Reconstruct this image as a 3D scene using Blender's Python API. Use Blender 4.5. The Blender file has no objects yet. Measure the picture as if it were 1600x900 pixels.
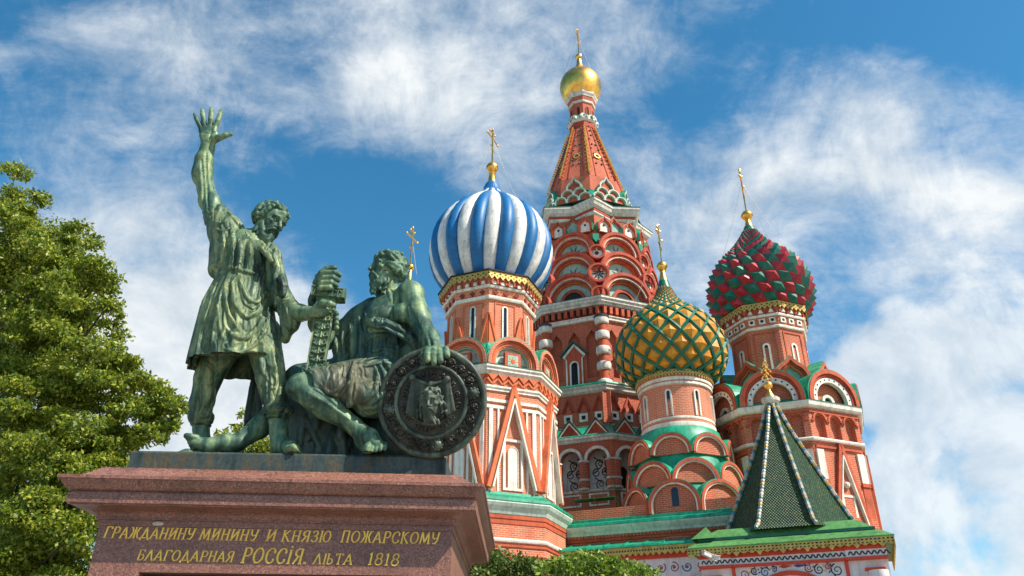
import bpy, bmesh, math, random
import numpy as np
from mathutils import Vector, Matrix
from mathutils.geometry import tessellate_polygon
random.seed(7); np.random.seed(7)
R_ = math.radians; PI = math.pi
S = bpy.context.scene; COL = S.collection
# ------------------------------------------------------------------ camera
CZ = 1.6; FPX = 1250.0; PITCH = R_(28); cP = math.cos(PITCH); sP = math.sin(PITCH)
cam = bpy.data.objects.new('camera', bpy.data.cameras.new('camera')); COL.objects.link(cam)
cam.location = (0, 0, CZ); cam.rotation_euler = (R_(90) + PITCH, 0, 0)
cam.data.sensor_width = 36; cam.data.lens = FPX / 1600 * 36; cam.data.clip_end = 6000
S.camera = cam
# ------------------------------------------------------------------ exposure
S.view_settings.view_transform = 'Standard'; S.view_settings.look = 'None'
S.view_settings.exposure = 0.55; S.view_settings.gamma = 1.0
# ------------------------------------------------------------------ sun and sky
SUN_AZ = 63.0      # degrees to the right of the direction from the scene to the camera
SUN_EL = 48.0
sd = Vector((math.sin(R_(SUN_AZ)) * math.cos(R_(SUN_EL)), -math.cos(R_(SUN_AZ)) * math.cos(R_(SUN_EL)), math.sin(R_(SUN_EL))))
sl = bpy.data.lights.new('sun', 'SUN'); sl.energy = 5.0; sl.angle = R_(0.5); sl.color = (1, 0.93, 0.82)
so = bpy.data.objects.new('sun', sl); COL.objects.link(so); so.rotation_euler = sd.to_track_quat('Z', 'Y').to_euler()

def nd(nt, typ, **kw):
    n = nt.nodes.new(typ)
    for k, v in kw.items():
        if k == 'ins':
            for i, x in v.items():
                if hasattr(x, 'is_linked') or isinstance(x, bpy.types.NodeSocket): nt.links.new(x, n.inputs[i])
                else: n.inputs[i].default_value = x
        else: setattr(n, k, v)
    return n
def mth(nt, op, a, b=0.0, c=0.0, clamp=False):
    n = nd(nt, 'ShaderNodeMath', operation=op, use_clamp=clamp, ins={0: a, 1: b, 2: c}); return n.outputs[0]
def mixc(nt, fac, a, b, blend='MIX'):
    n = nd(nt, 'ShaderNodeMix', data_type='RGBA', blend_type=blend)
    for i, x in ((0, fac), (6, a), (7, b)):
        if isinstance(x, bpy.types.NodeSocket): nt.links.new(x, n.inputs[i])
        else: n.inputs[i].default_value = (*x, 1) if (isinstance(x, tuple) and len(x) == 3) else x
    return n.outputs[2]
def ramp(nt, fac, stops, interp='LINEAR'):
    n = nd(nt, 'ShaderNodeValToRGB'); n.color_ramp.interpolation = interp
    el = n.color_ramp.elements
    while len(el) < len(stops): el.new(0.5)
    for e, (p, c) in zip(el, stops):
        e.position = p; e.color = (c, c, c, 1) if not isinstance(c, tuple) else (*c, 1)
    nt.links.new(fac, n.inputs[0]); return n.outputs[0]
def noise(nt, vec, scale, detail=4, rough=0.55, dist=0.0, out=0):
    n = nd(nt, 'ShaderNodeTexNoise', ins={'Scale': scale, 'Detail': detail, 'Roughness': rough, 'Distortion': dist})
    if vec is not None: nt.links.new(vec, n.inputs['Vector'])
    return n.outputs[out]

def ray(px, py):
    u = (px - 800) / FPX; v = (450 - py) / FPX; d = cP - v * sP
    return u / d, (sP + v * cP) / d
def at(px, py, Y):
    k, t = ray(px, py); return Vector((k * Y, Y, t * Y + CZ))

W = bpy.data.worlds.new('World'); S.world = W; W.use_nodes = True
wt = W.node_tree; wt.nodes.clear()
def make_sky():
    nt = wt
    sky = nd(nt, 'ShaderNodeTexSky', sky_type='NISHITA', sun_disc=False, sun_elevation=R_(SUN_EL),
             sun_rotation=math.atan2(sd.x, sd.y), altitude=200, air_density=1.0, dust_density=0.35, ozone_density=2.6)
    hs = nd(nt, 'ShaderNodeHueSaturation', ins={'Saturation': 1.30, 'Value': .96, 'Hue': 0.484, 'Color': sky.outputs[0]})
    tc = nd(nt, 'ShaderNodeTexCoord').outputs['Generated']
    sep = nd(nt, 'ShaderNodeSeparateXYZ', ins={0: tc})
    zc = mth(nt, 'ADD', mth(nt, 'MAXIMUM', sep.outputs[2], 0.0), 0.22)
    px = mth(nt, 'DIVIDE', sep.outputs[0], zc); py = mth(nt, 'DIVIDE', sep.outputs[1], zc)
    pl = nd(nt, 'ShaderNodeCombineXYZ', ins={0: px, 1: py, 2: 0.0}).outputs[0]
    # cloud banks: where in the sky the cover is thick or torn open
    blobs = [((690, 60), .15, .30), ((500, 170), .13, .20), ((620, 120), .1, .12), ((1010, 40), .16, .20), ((1280, 210), .11, .22), ((1340, 175), .07, .14), ((1460, 330), .17, .20),
             ((760, 250), .12, .20), ((200, 480), .20, .34), ((160, 380), .12, .16), ((520, 560), .2, .26), ((90, 40), .16, .05), ((1500, 560), .18, .06), ((1400, 560), .14, .12), ((1330, 480), .1, -.10), ((1550, 700), .25, .10), ((1450, 640), .1, -.12), ((380, 640), .2, .28), ((1560, 240), .12, .18),
             ((1060, 330), .12, .18), ((280, 90), .14, .06), ((150, 130), .10, .10), ((330, 200), .1, .02), ((1180, 380), .16, .16), ((1590, 60), .14, -.12),
             ((230, 270), .12, -.12), ((420, 130), .09, -.06), ((570, 380), .14, -.26), ((460, 330), .1, -.16), ((330, 330), .1, -.08), ((640, 300), .09, -.14), ((1150, 140), .12, -.14), ((1240, 60), .12, -.10), ((540, 70), .05, -.10), ((1460, 110), .12, -.10),
             ((60, 200), .10, -.08), ((860, 130), .10, -.04), ((1050, 220), .1, -.12), ((1390, 480), .1, -.06)]
    acc = None
    for (bx, by), w, a in blobs:
        k, t = ray(bx, by); d = Vector((k, 1, t)).normalized()
        ds = nd(nt, 'ShaderNodeVectorMath', operation='DISTANCE', ins={0: tc, 1: d}).outputs['Value']
        m = nd(nt, 'ShaderNodeMapRange', interpolation_type='SMOOTHERSTEP', ins={'Value': ds, 'From Min': 0.0, 'From Max': w * 1.7, 'To Min': a, 'To Max': 0.0}).outputs[0]
        acc = m if acc is None else mth(nt, 'ADD', acc, m)
    mp = nd(nt, 'ShaderNodeMapping', ins={'Vector': pl, 'Rotation': (0, 0, R_(35)), 'Scale': (1.0, 1.6, 1)}).outputs[0]
    n1 = noise(nt, mp, 2.3, 12, .62, .6)
    n2 = noise(nt, tc, 7.0, 12, .66, .5)
    n3 = noise(nt, mp, 8.0, 10, .66, .7)
    n4 = noise(nt, tc, 17.0, 10, .68, .8)
    f = mth(nt, 'ADD', mth(nt, 'ADD', mth(nt, 'MULTIPLY', n1, .36), mth(nt, 'MULTIPLY', n2, .30)), mth(nt, 'ADD', mth(nt, 'MULTIPLY', n3, .16), mth(nt, 'MULTIPLY', n4, .18)))
    f = mth(nt, 'ADD', mth(nt, 'ADD', .5, mth(nt, 'MULTIPLY', mth(nt, 'SUBTRACT', f, .5), 2.0)), mth(nt, 'MULTIPLY', acc, 1.0))
    cov = nd(nt, 'ShaderNodeMapRange', interpolation_type='SMOOTHSTEP', ins={'Value': f, 'From Min': .46, 'From Max': 1.10}).outputs[0]
    # low cumulus on the right: crisp edged, modulated by height
    lowm = nd(nt, 'ShaderNodeMapRange', interpolation_type='SMOOTHSTEP', ins={'Value': sep.outputs[2], 'From Min': .46, 'From Max': .33, 'To Min': 0.0, 'To Max': .32}).outputs[0]
    rx = nd(nt, 'ShaderNodeMapRange', interpolation_type='SMOOTHSTEP', ins={'Value': sep.outputs[0], 'From Min': .22, 'From Max': .46}).outputs[0]
    cum = noise(nt, tc, 7.5, 10, .55, .2)
    cu = mth(nt, 'ADD', cum, mth(nt, 'MULTIPLY', lowm, rx))
    cuc = nd(nt, 'ShaderNodeMapRange', interpolation_type='SMOOTHSTEP', ins={'Value': cu, 'From Min': .62, 'From Max': .80}).outputs[0]
    cuc = mth(nt, 'MULTIPLY', cuc, nd(nt, 'ShaderNodeMapRange', interpolation_type='SMOOTHSTEP', ins={'Value': mth(nt, 'MULTIPLY', lowm, rx), 'From Min': .02, 'From Max': .12}).outputs[0])
    cov = mth(nt, 'MAXIMUM', cov, mth(nt, 'MULTIPLY', cuc, .84))
    off = nd(nt, 'ShaderNodeVectorMath', operation='ADD', ins={0: tc, 1: (sd.x * .035, sd.y * .035, sd.z * .05)}).outputs[0]
    shade = mth(nt, 'ADD', .52, mth(nt, 'ADD', mth(nt, 'MULTIPLY', mth(nt, 'SUBTRACT', n2, noise(nt, off, 7.0, 12, .66, .5)), 1.1), mth(nt, 'MULTIPLY', mth(nt, 'SUBTRACT', cum, noise(nt, off, 7.5, 10, .55, .2)), .9)))
    ccol = ramp(nt, shade, [(.22, (.52, .60, .67)), (.46, (.67, .73, .78)), (.70, (.85, .88, .89))])
    bs = nd(nt, 'ShaderNodeBackground', ins={0: hs.outputs[0], 1: 0.125})
    bc = nd(nt, 'ShaderNodeBackground', ins={0: ccol, 1: 0.77})
    mx = nd(nt, 'ShaderNodeMixShader', ins={0: cov, 1: bs.outputs[0], 2: bc.outputs[0]})
    o = nd(nt, 'ShaderNodeOutputWorld', ins={0: mx.outputs[0]})
make_sky()

# ------------------------------------------------------------------ materials
def newmat(name):
    m = bpy.data.materials.new(name); m.use_nodes = True; nt = m.node_tree; nt.nodes.clear()
    b = nd(nt, 'ShaderNodeBsdfPrincipled'); nd(nt, 'ShaderNodeOutputMaterial', ins={0: b.outputs[0]})
    return m, nt, b
def paint(name, col, rough=.6, var=.25, scale=1.5, metal=0.0, bump=0.0, streak=0.0, fine=0.0, coat=0.0, seam=0.0):
    """weathered paint / plaster / metal: two octaves of colour wear, optional rain streaks"""
    m, nt, b = newmat(name)
    pos = nd(nt, 'ShaderNodeNewGeometry').outputs['Position']
    n = noise(nt, pos, scale, 6, .65)
    dark = tuple(c * (1 - var * 1.5) for c in col); light = tuple(min(1, c * (1 + var * .7)) for c in col)
    c = ramp(nt, n, [(.32, dark), (.5, col), (.7, light)])
    if streak:
        mp = nd(nt, 'ShaderNodeMapping', ins={'Vector': pos, 'Scale': (3.5, 3.5, .25)}).outputs[0]
        s = ramp(nt, noise(nt, mp, 1.6, 5, .6), [(.45, 1.0), (.75, 1 - streak)])
        c = mixc(nt, 1.0, c, s, 'MULTIPLY')
    if fine:
        s = ramp(nt, noise(nt, pos, 22.0, 3, .7), [(.3, 1 - fine), (.6, 1.0)])
        c = mixc(nt, 1.0, c, s, 'MULTIPLY')
    if seam:
        zz = nd(nt, 'ShaderNodeSeparateXYZ', ins={0: pos}).outputs[2]; w = mth(nt, 'ADD', mth(nt, 'MULTIPLY', zz, seam), mth(nt, 'MULTIPLY', noise(nt, pos, .9, 2), .5))
        c = mixc(nt, 1.0, c, ramp(nt, mth(nt, 'FRACT', w), [(.0, .72), (.045, 1.0), (.5, .97), (1.0, 1.0)]), 'MULTIPLY')
        g = ramp(nt, noise(nt, pos, 3.0, 8, .75, 1.0), [(.36, .72), (.46, 1.0), (.7, 1.08)]); c = mixc(nt, 1.0, c, g, 'MULTIPLY')
    nt.links.new(c, b.inputs['Base Color'])
    b.inputs['Roughness'].default_value = rough; b.inputs['Metallic'].default_value = metal
    if coat: b.inputs['Coat Weight'].default_value = coat
    if bump:
        bn = nd(nt, 'ShaderNodeBump', ins={'Strength': bump, 'Distance': .02, 'Height': noise(nt, pos, scale * 9, 5, .6)})
        nt.links.new(bn.outputs[0], b.inputs['Normal'])
    return m
def brick(name, c1, c2, mort, radius=None, var=.25, bw=.29, rh=.098, ms=.020):
    m, nt, b = newmat(name)
    g = nd(nt, 'ShaderNodeNewGeometry'); pos = g.outputs['Position']
    if radius is None:
        t = nd(nt, 'ShaderNodeVectorMath', operation='CROSS_PRODUCT', ins={0: (0, 0, 1), 1: g.outputs['True Normal']}).outputs[0]
        t = nd(nt, 'ShaderNodeVectorMath', operation='NORMALIZE', ins={0: t}).outputs[0]
        u = nd(nt, 'ShaderNodeVectorMath', operation='DOT_PRODUCT', ins={0: t, 1: pos}).outputs['Value']
        z = nd(nt, 'ShaderNodeSeparateXYZ', ins={0: pos}).outputs[2]
    else:
        o = nd(nt, 'ShaderNodeTexCoord').outputs['Object']; sp = nd(nt, 'ShaderNodeSeparateXYZ', ins={0: o})
        u = mth(nt, 'MULTIPLY', mth(nt, 'ARCTAN2', sp.outputs[0], sp.outputs[1]), radius); z = sp.outputs[2]
    v = nd(nt, 'ShaderNodeCombineXYZ', ins={0: u, 1: z, 2: 0.0}).outputs[0]
    bt = nd(nt, 'ShaderNodeTexBrick', ins={'Vector': v, 'Color1': (*c1, 1), 'Color2': (*c2, 1), 'Mortar': (*mort, 1), 'Scale': 1.0,
            'Mortar Size': ms, 'Mortar Smooth': .3, 'Bias': 0.0, 'Brick Width': bw, 'Row Height': rh})
    c = bt.outputs[0]
    n = ramp(nt, noise(nt, pos, .55, 7, .68), [(.32, 1 - var), (.5, 1.0), (.68, 1 + var * .5)])
    c = mixc(nt, 1.0, c, n, 'MULTIPLY')
    mp = nd(nt, 'ShaderNodeMapping', ins={'Vector': pos, 'Scale': (3, 3, .3)}).outputs[0]
    s = ramp(nt, noise(nt, mp, 1.2, 5, .6), [(.5, 1.0), (.8, .72)])
    c = mixc(nt, 1.0, c, s, 'MULTIPLY')
    nt.links.new(c, b.inputs['Base Color']); b.inputs['Roughness'].default_value = .85
    bn = nd(nt, 'ShaderNodeBump', invert=True, ins={'Strength': .5, 'Distance': .015, 'Height': bt.outputs[1]})
    nt.links.new(bn.outputs[0], b.inputs['Normal'])
    return m
M = {}
M['brick'] = brick('brick_orange', (.67, .160, .062), (.55, .118, .046), (.64, .33, .21))
M['brickd'] = brick('brick_deep_red', (.53, .074, .024), (.42, .054, .018), (.50, .20, .115))
M['brickr'] = brick('brick_ruddy', (.55, .104, .038), (.45, .078, .030), (.55, .25, .15))
M['brickcyl'] = brick('brick_round_drum', (.62, .160, .068), (.52, .125, .055), (.62, .33, .21), radius=2.0)
M['redtrim'] = paint('red_trim', (.52, .094, .034), .8, .25, 1.4, streak=.3, fine=.15)
M['redtrimd'] = paint('red_trim_dark', (.45, .062, .024), .8, .25, 1.4, streak=.3, fine=.15)
M['orangetrim'] = paint('orange_trim', (.66, .155, .052), .8, .2, 1.4, streak=.25, fine=.12)
M['white'] = paint('white_trim', (.84, .775, .645), .75, .18, 1.3, streak=.42, fine=.16)
M['whiteg'] = paint('white_stone_grey', (.72, .67, .56), .8, .2, 1.5, streak=.5, fine=.2)
M['mint'] = paint('mint_plaster', (.34, .52, .42), .8, .2, 1.0, streak=.35, fine=.1)
M['palecove'] = paint('pale_cove', (.56, .66, .54), .8, .15, .8, streak=.4, fine=.08)
M['green'] = paint('green_roof', (.010, .34, .185), .45, .3, 1.2, streak=.45, fine=.12, seam=1.6)
M['green2'] = paint('light_green_roof', (.10, .28, .075), .5, .22, 1.2, streak=.4, fine=.12, seam=1.9)
M['greend'] = paint('dark_green', (.006, .105, .06), .4, .3, 1.5)
M['gold'] = paint('gilding', (1.0, .53, .11), .34, .25, 2.5, metal=1.0, bump=.12)
M['goldpaint'] = paint('gilt_valance', (.62, .40, .09), .45, .3, 5.0, metal=.35, fine=.35)
M['glass'] = paint('dark_glass', (.012, .018, .032), .12, .4, 3.0)
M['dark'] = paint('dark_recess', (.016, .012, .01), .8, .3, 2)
M['iron'] = paint('dark_iron', (.03, .03, .03), .5, .2, 4)
M['blue'] = paint('blue_enamel', (.001, .135, .35), .5, .2, 1.2, streak=.25, fine=.08, seam=1.3)
M['bluew'] = paint('white_enamel', (.74, .72, .67), .55, .15, 1.4, streak=.4, fine=.1, seam=1.3)
M['ochre'] = paint('ochre_enamel', (.70, .28, .010), .55, .25, 2.0, fine=.12, streak=.3, seam=.9)
M['lattice'] = paint('lattice_green', (.004, .13, .075), .4, .25, 2.0)
M['domered'] = paint('crimson_enamel', (.42, .018, .030), .5, .25, 2.0, fine=.06)
M['domegreen'] = paint('bottle_green_enamel', (.004, .15, .095), .5, .25, 2.0, fine=.06)
M['redpaint'] = paint('bright_red_paint', (.62, .055, .018), .6, .15, 2.0)
M['whitewash'] = paint('whitewash', (.74, .69, .66), .8, .1, .9, streak=.25, fine=.05)
M['pblue'] = paint('painted_blue', (.03, .09, .26), .7, .2, 3); M['pblack'] = paint('painted_black', (.02, .02, .025), .7, .2, 3)
M['pred'] = paint('painted_rose', (.42, .07, .05), .7, .2, 3); M['pgold'] = paint('painted_yellow', (.55, .36, .06), .7, .2, 3)
M['recessshade'] = paint('recess_shade_red', (.20, .035, .018), .85, .2, 2)  # brick red darkened to paint in the shade of sunk panels
M['chain'] = paint('pale_chain', (.62, .52, .42), .4, .1, 2, metal=.4)

# ------------------------------------------------------------------ mesh helpers
class MB:
    def __init__(s): s.v = []; s.f = []; s.mi = []
    def add(s, vs, fs, mi=0):
        o = len(s.v); s.v += [tuple(v) for v in vs]; s.f += [tuple(i + o for i in f) for f in fs]; s.mi += [mi] * len(fs)
    def prism(s, F, pts, o0, o1, back=True, mi=0):
        n = len(pts); vs = [F(a, b, o1) for a, b in pts] + [F(a, b, o0) for a, b in pts]
        tr = tessellate_polygon([[Vector((a, b, 0)) for a, b in pts]])
        fs = [tuple(t) for t in tr]
        if back: fs += [tuple(i + n for i in reversed(t)) for t in tr]
        fs += [(i, i + n, (i + 1) % n + n, (i + 1) % n) for i in range(n)]
        s.add(vs, fs, mi)
    def band(s, F, outer, inner, o0, o1, closed=False, mi=0):
        """solid strip between two polylines with the same number of points"""
        n = len(outer); vs = []
        for (a, b), (c, d) in zip(outer, inner): vs += [F(a, b, o1), F(c, d, o1), F(c, d, o0), F(a, b, o0)]
        fs = []
        for i in range(n if closed else n - 1):
            j = (i + 1) % n
            for k in range(4): fs.append((4 * i + k, 4 * i + (k + 1) % 4, 4 * j + (k + 1) % 4, 4 * j + k))
        if not closed: fs += [(0, 3, 2, 1), (4 * n - 4, 4 * n - 3, 4 * n - 2, 4 * n - 1)]
        s.add(vs, fs, mi)
    def rect(s, F, s0, s1, z0, z1, o0, o1, mi=0): s.prism(F, [(s0, z0), (s1, z0), (s1, z1), (s0, z1)], o0, o1, mi=mi)
    def bar(s, F, p, q, w, o0, o1, mi=0):
        d = Vector((q[0] - p[0], q[1] - p[1])); d.normalize(); n = Vector((-d.y, d.x)) * w / 2
        s.prism(F, [(p[0] - n.x, p[1] - n.y), (q[0] - n.x, q[1] - n.y), (q[0] + n.x, q[1] + n.y), (p[0] + n.x, p[1] + n.y)], o0, o1, mi=mi)
    def box(s, c, d, rot=0, mi=0):
        cs, sn = math.cos(rot), math.sin(rot)
        F = lambda a, b, o: (c[0] + a * cs - o * sn, c[1] + a * sn + o * cs, c[2] + b)
        s.prism(F, [(-d[0] / 2, -d[2] / 2), (d[0] / 2, -d[2] / 2), (d[0] / 2, d[2] / 2), (-d[0] / 2, d[2] / 2)], -d[1] / 2, d[1] / 2, mi=mi)
    def lathe(s, prof, n=48, rot=0.0, mi=0, cap=False, c=(0, 0)):
        vs = []; fs = []
        for r, z in prof:
            for k in range(n):
                a = 2 * PI * k / n + rot; vs.append((c[0] + r * math.sin(a), c[1] - r * math.cos(a), z))
        for i in range(len(prof) - 1):
            for k in range(n):
                l = (k + 1) % n; fs.append((i * n + k, i * n + l, (i + 1) * n + l, (i + 1) * n + k))
        if cap: fs += [tuple(reversed(range(n))), tuple((len(prof) - 1) * n + k for k in range(n))]
        s.add(vs, fs, mi)
    def tube(s, pts, rad, n=6, mi=0, capped=True):
        pts = [Vector(p) for p in pts]; m = len(pts); rs = rad if isinstance(rad, (list, tuple)) else [rad] * m
        vs = []; up = Vector((0, 0, 1))
        for i, p in enumerate(pts):
            t = (pts[min(i + 1, m - 1)] - pts[max(i - 1, 0)]).normalized()
            a = t.cross(up if abs(t.z) < .95 else Vector((1, 0, 0))).normalized(); b = t.cross(a)
            for k in range(n):
                q = 2 * PI * k / n; vs.append(p + (a * math.cos(q) + b * math.sin(q)) * rs[i])
        fs = [(i * n + k, i * n + (k + 1) % n, (i + 1) * n + (k + 1) % n, (i + 1) * n + k) for i in range(m - 1) for k in range(n)]
        if capped: fs += [tuple(range(n)), tuple((m - 1) * n + k for k in reversed(range(n)))]
        s.add(vs, fs, mi)
    def ball(s, c, r, n=16, m=10, sc=(1, 1, 1), mi=0):
        pr = [(r * math.sin(PI * i / m), -r * math.cos(PI * i / m)) for i in range(m + 1)]
        vs = []; fs = []
        for a, z in pr:
            for k in range(n): q = 2 * PI * k / n; vs.append((c[0] + a * math.cos(q) * sc[0], c[1] + a * math.sin(q) * sc[1], c[2] + z * sc[2]))
        fs = [(i * n + k, i * n + (k + 1) % n, (i + 1) * n + (k + 1) % n, (i + 1) * n + k) for i in range(m) for k in range(n)]
        s.add(vs, fs, mi)
    def build(s, name, mat, parent=None, smooth=False, loc=None, fixn=True):
        me = bpy.data.meshes.new(name); me.from_pydata(s.v, [], s.f)
        mats = mat if isinstance(mat, (list, tuple)) else [mat]
        for m in mats: me.materials.append(M[m] if isinstance(m, str) else m)
        if len(mats) > 1: me.polygons.foreach_set('material_index', s.mi)
        if fixn:
            bm = bmesh.new(); bm.from_mesh(me); bmesh.ops.remove_doubles(bm, verts=bm.verts, dist=1e-5)
            bmesh.ops.recalc_face_normals(bm, faces=bm.faces); bm.to_mesh(me); bm.free()
        if smooth is True: me.polygons.foreach_set('use_smooth', [True] * len(me.polygons))
        elif smooth: me.polygons.foreach_set('use_smooth', [True] * len(me.polygons)); me.set_sharp_from_angle(angle=R_(smooth))
        me.update()
        o = bpy.data.objects.new(name, me); COL.objects.link(o)
        if parent: adopt(o, parent)
        if loc: o.location = loc
        return o
def tag(o, label, cat, group=None, kind=None):
    if label: o['label'] = label
    if cat: o['category'] = cat
    if group: o['group'] = group
    if kind: o['kind'] = kind
    return o
def thing(name, label, cat, loc=(0, 0, 0), rz=0.0, group=None):
    o = bpy.data.objects.new(name, None); COL.objects.link(o); o.location = loc; o.rotation_euler = (0, 0, rz)
    o.empty_display_size = .3; return tag(o, label, cat, group)
KIDS = {}
def adopt(o, p): o.parent = p; KIDS.setdefault(p.name, []).append(o)
def kids(o): return KIDS.get(o.name, [])
def copy_tree(o, parent, rz=0.0):
    c = o.copy(); COL.objects.link(c); adopt(c, parent); c.rotation_euler = (0, 0, o.rotation_euler.z + rz)
    for ch in list(kids(o)):
        d = ch.copy(); COL.objects.link(d); adopt(d, c)
        for g in list(kids(ch)): e = g.copy(); COL.objects.link(e); adopt(e, d)
    return c
def ring_copies(parts, parent, degs):
    for p in parts:
        for d in degs: copy_tree(p, parent, R_(d))
def face(phi, a, tilt=0.0, z0=0.0):
    """frame of a wall whose outward normal points phi degrees right of the camera side; a = distance from the axis"""
    p = R_(phi); n = (math.sin(p), -math.cos(p)); t = (math.cos(p), math.sin(p))
    return lambda s, z, o: (n[0] * (a + o - tilt * (z - z0)) + t[0] * s, n[1] * (a + o - tilt * (z - z0)) + t[1] * s, z)
def arcp(cx, zc, r, n=14, a0=180.0, a1=0.0, pt=0.0, rz=None):
    """polyline of an arch from left to right; pt lifts the crown into an ogee point"""
    out = []
    for i in range(n + 1):
        a = R_(a0 + (a1 - a0) * i / n); x = math.cos(a); y = math.sin(a)
        out.append((cx + r * x, zc + (rz or r) * y + pt * r * max(0, 1 - abs(x) * 2.6) ** 1.3))
    return out
def arch(cx, z0, w, zs, n=10, pt=0.0): return [(cx - w / 2, z0)] + arcp(cx, zs, w / 2, n, pt=pt) + [(cx + w / 2, z0)]
def wall_panel(mb, F, outer, holes, depth, mi=0):
    """wall face with real openings cut through it: front sheet, reveals of the openings"""
    allp = [outer] + holes; flat = [p for l in allp for p in l]
    tr = tessellate_polygon([[Vector((a, b, 0)) for a, b in l] for l in allp])
    mb.add([F(a, b, 0) for a, b in flat], [tuple(t) for t in tr], mi)
    for h in holes:
        n = len(h); mb.add([F(a, b, 0) for a, b in h] + [F(a, b, -depth) for a, b in h], [(i, (i + 1) % n, (i + 1) % n + n, i + n) for i in range(n)], mi)
class Ax:
    """vertical axis of a tower; turns measured rows into heights and widths"""
    def __init__(s, px, py, Y): s.X = ray(px, py)[0] * Y; s.Y = Y
    def z(s, py): return ray(0, py)[1] * s.Y + CZ
    def r(s, hp, py): return hp / FPX / (cP - (450 - py) / FPX * sP) * s.Y
    def zf(s, py, d): return ray(0, py)[1] * (s.Y - d) + CZ
    def prof(s, pts, f=1.0): return [(s.r(h, y) * f, s.z(y)) for h, y in pts]
# ================================================================== SETTING
def ground():
    mb = MB(); mb.add([(-3000, -3000, 0), (3000, -3000, 0), (3000, 3000, 0), (-3000, 3000, 0)], [(0, 1, 2, 3)])
    m, nt, b = newmat('cobblestone')
    pos = nd(nt, 'ShaderNodeNewGeometry').outputs['Position']
    v = nd(nt, 'ShaderNodeTexVoronoi', feature='F1', ins={'Vector': pos, 'Scale': 6.0})
    e = nd(nt, 'ShaderNodeTexVoronoi', feature='DISTANCE_TO_EDGE', ins={'Vector': pos, 'Scale': 6.0}).outputs[0]
    c = ramp(nt, v.outputs['Color'], [(0, (.27, .25, .22)), (1, (.42, .385, .335))])
    c = mixc(nt, ramp(nt, e, [(.0, 0.0), (.06, 1.0)]), (.05, .047, .042), c)
    nt.links.new(c, b.inputs['Base Color']); b.inputs['Roughness'].default_value = .75
    bn = nd(nt, 'ShaderNodeBump', ins={'Strength': .6, 'Distance': .03, 'Height': ramp(nt, e, [(0, 0.0), (.1, 1.0)])}); nt.links.new(bn.outputs[0], b.inputs['Normal'])
    tag(mb.build('ground', m, fixn=False), None, None, kind='structure')
ground()
CATH = 'towers of the cathedral'
ID = lambda x, y, z: (x, y, z)
GA = R_(22.5)      # plan direction of the cathedral

def finial(t, prof, ball, ztop, zb, arm, chains=(), mat='gold'):
    """gilded neck, ball and three barred cross"""
    mb = MB(); mb.lathe(prof, 20); f = mb.build('finial', mat, t, smooth=45)
    bl = MB(); bl.ball((0, 0, ball[1]), ball[0], 20, 14); bl.lathe([(ball[0] * 1.06, ball[1] - .05), (ball[0] * 1.06, ball[1] + .05)], 20); bl.build('ball', mat, f, smooth=40)
    c = MB(); h = ztop - zb; w = max(.045, h * .026); d = (math.cos(R_(66.5)), math.sin(R_(66.5))); rot = R_(66.5)
    c.box((0, 0, zb + h / 2), (w * 1.3, w, h), rot)
    for fr, hl in ((.90, .33), (.72, arm)): c.box((0, 0, zb + h * fr), (2 * hl, w * .9, w * 1.3), rot)
    for sgn in (-1, 1):
        for fr, hl in ((.90, .33), (.72, arm)): c.ball((d[0] * hl * sgn, d[1] * hl * sgn, zb + h * fr), w * 1.1, 8, 6)
    q = .42; c.tube([(-d[0] * .32, -d[1] * .32, zb + h * q + .14), (d[0] * .32, d[1] * .32, zb + h * q - .14)], w * .6, 4)
    c.ball((0, 0, ztop), w * 1.2, 8, 6)
    c.build('cross', mat, f)
    for (x, y, z), fr in chains:
        k = MB(); a = Vector((0, 0, zb + h * fr)); b_ = Vector((x, y, z)); pts = []
        for i in range(9):
            s = i / 8; p = a.lerp(b_, s); p.z -= .28 * math.sin(PI * s) * (a - b_).length * .12; pts.append(p)
        k.tube(pts, .010, 4); k.build('guy_chain', 'chain', t)
def kok(par, F, cx, zb, w, stilt, rings, tym, depth, roof='green', pt=0.0, otym=-.22, n=14, name='kokoshnik', extra=None, rw=.07, inner=None):
    """gable arch of stepped rings with its vaulted roof behind"""
    root = None; r = w / 2; zs = zb + stilt
    for mat, wd, o in rings:
        mb = MB(); mb.band(F, arch(cx, zb, 2 * r, zs, n, pt), arch(cx, zb, 2 * (r - wd), zs, n, pt), otym - .05, o)
        ob = mb.build(name if root is None else 'arch_ring', mat, root or par); root = root or ob; r -= wd
    mb = MB(); mb.prism(F, arch(cx, zb, 2 * r + .02, zs, n, pt), otym - .12, otym); mb.build('tympanum', tym, root)
    if roof:
        mb = MB(); mb.band(F, arch(cx, zb, w + 2 * rw, zs, n, pt), arch(cx, zb, w + .004, zs, n, pt), -depth, rings[0][2] - .06)
        mb.build('vault_roof', roof, root)
    if extra: extra(root, F, cx, zb, r)
    return root
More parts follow.
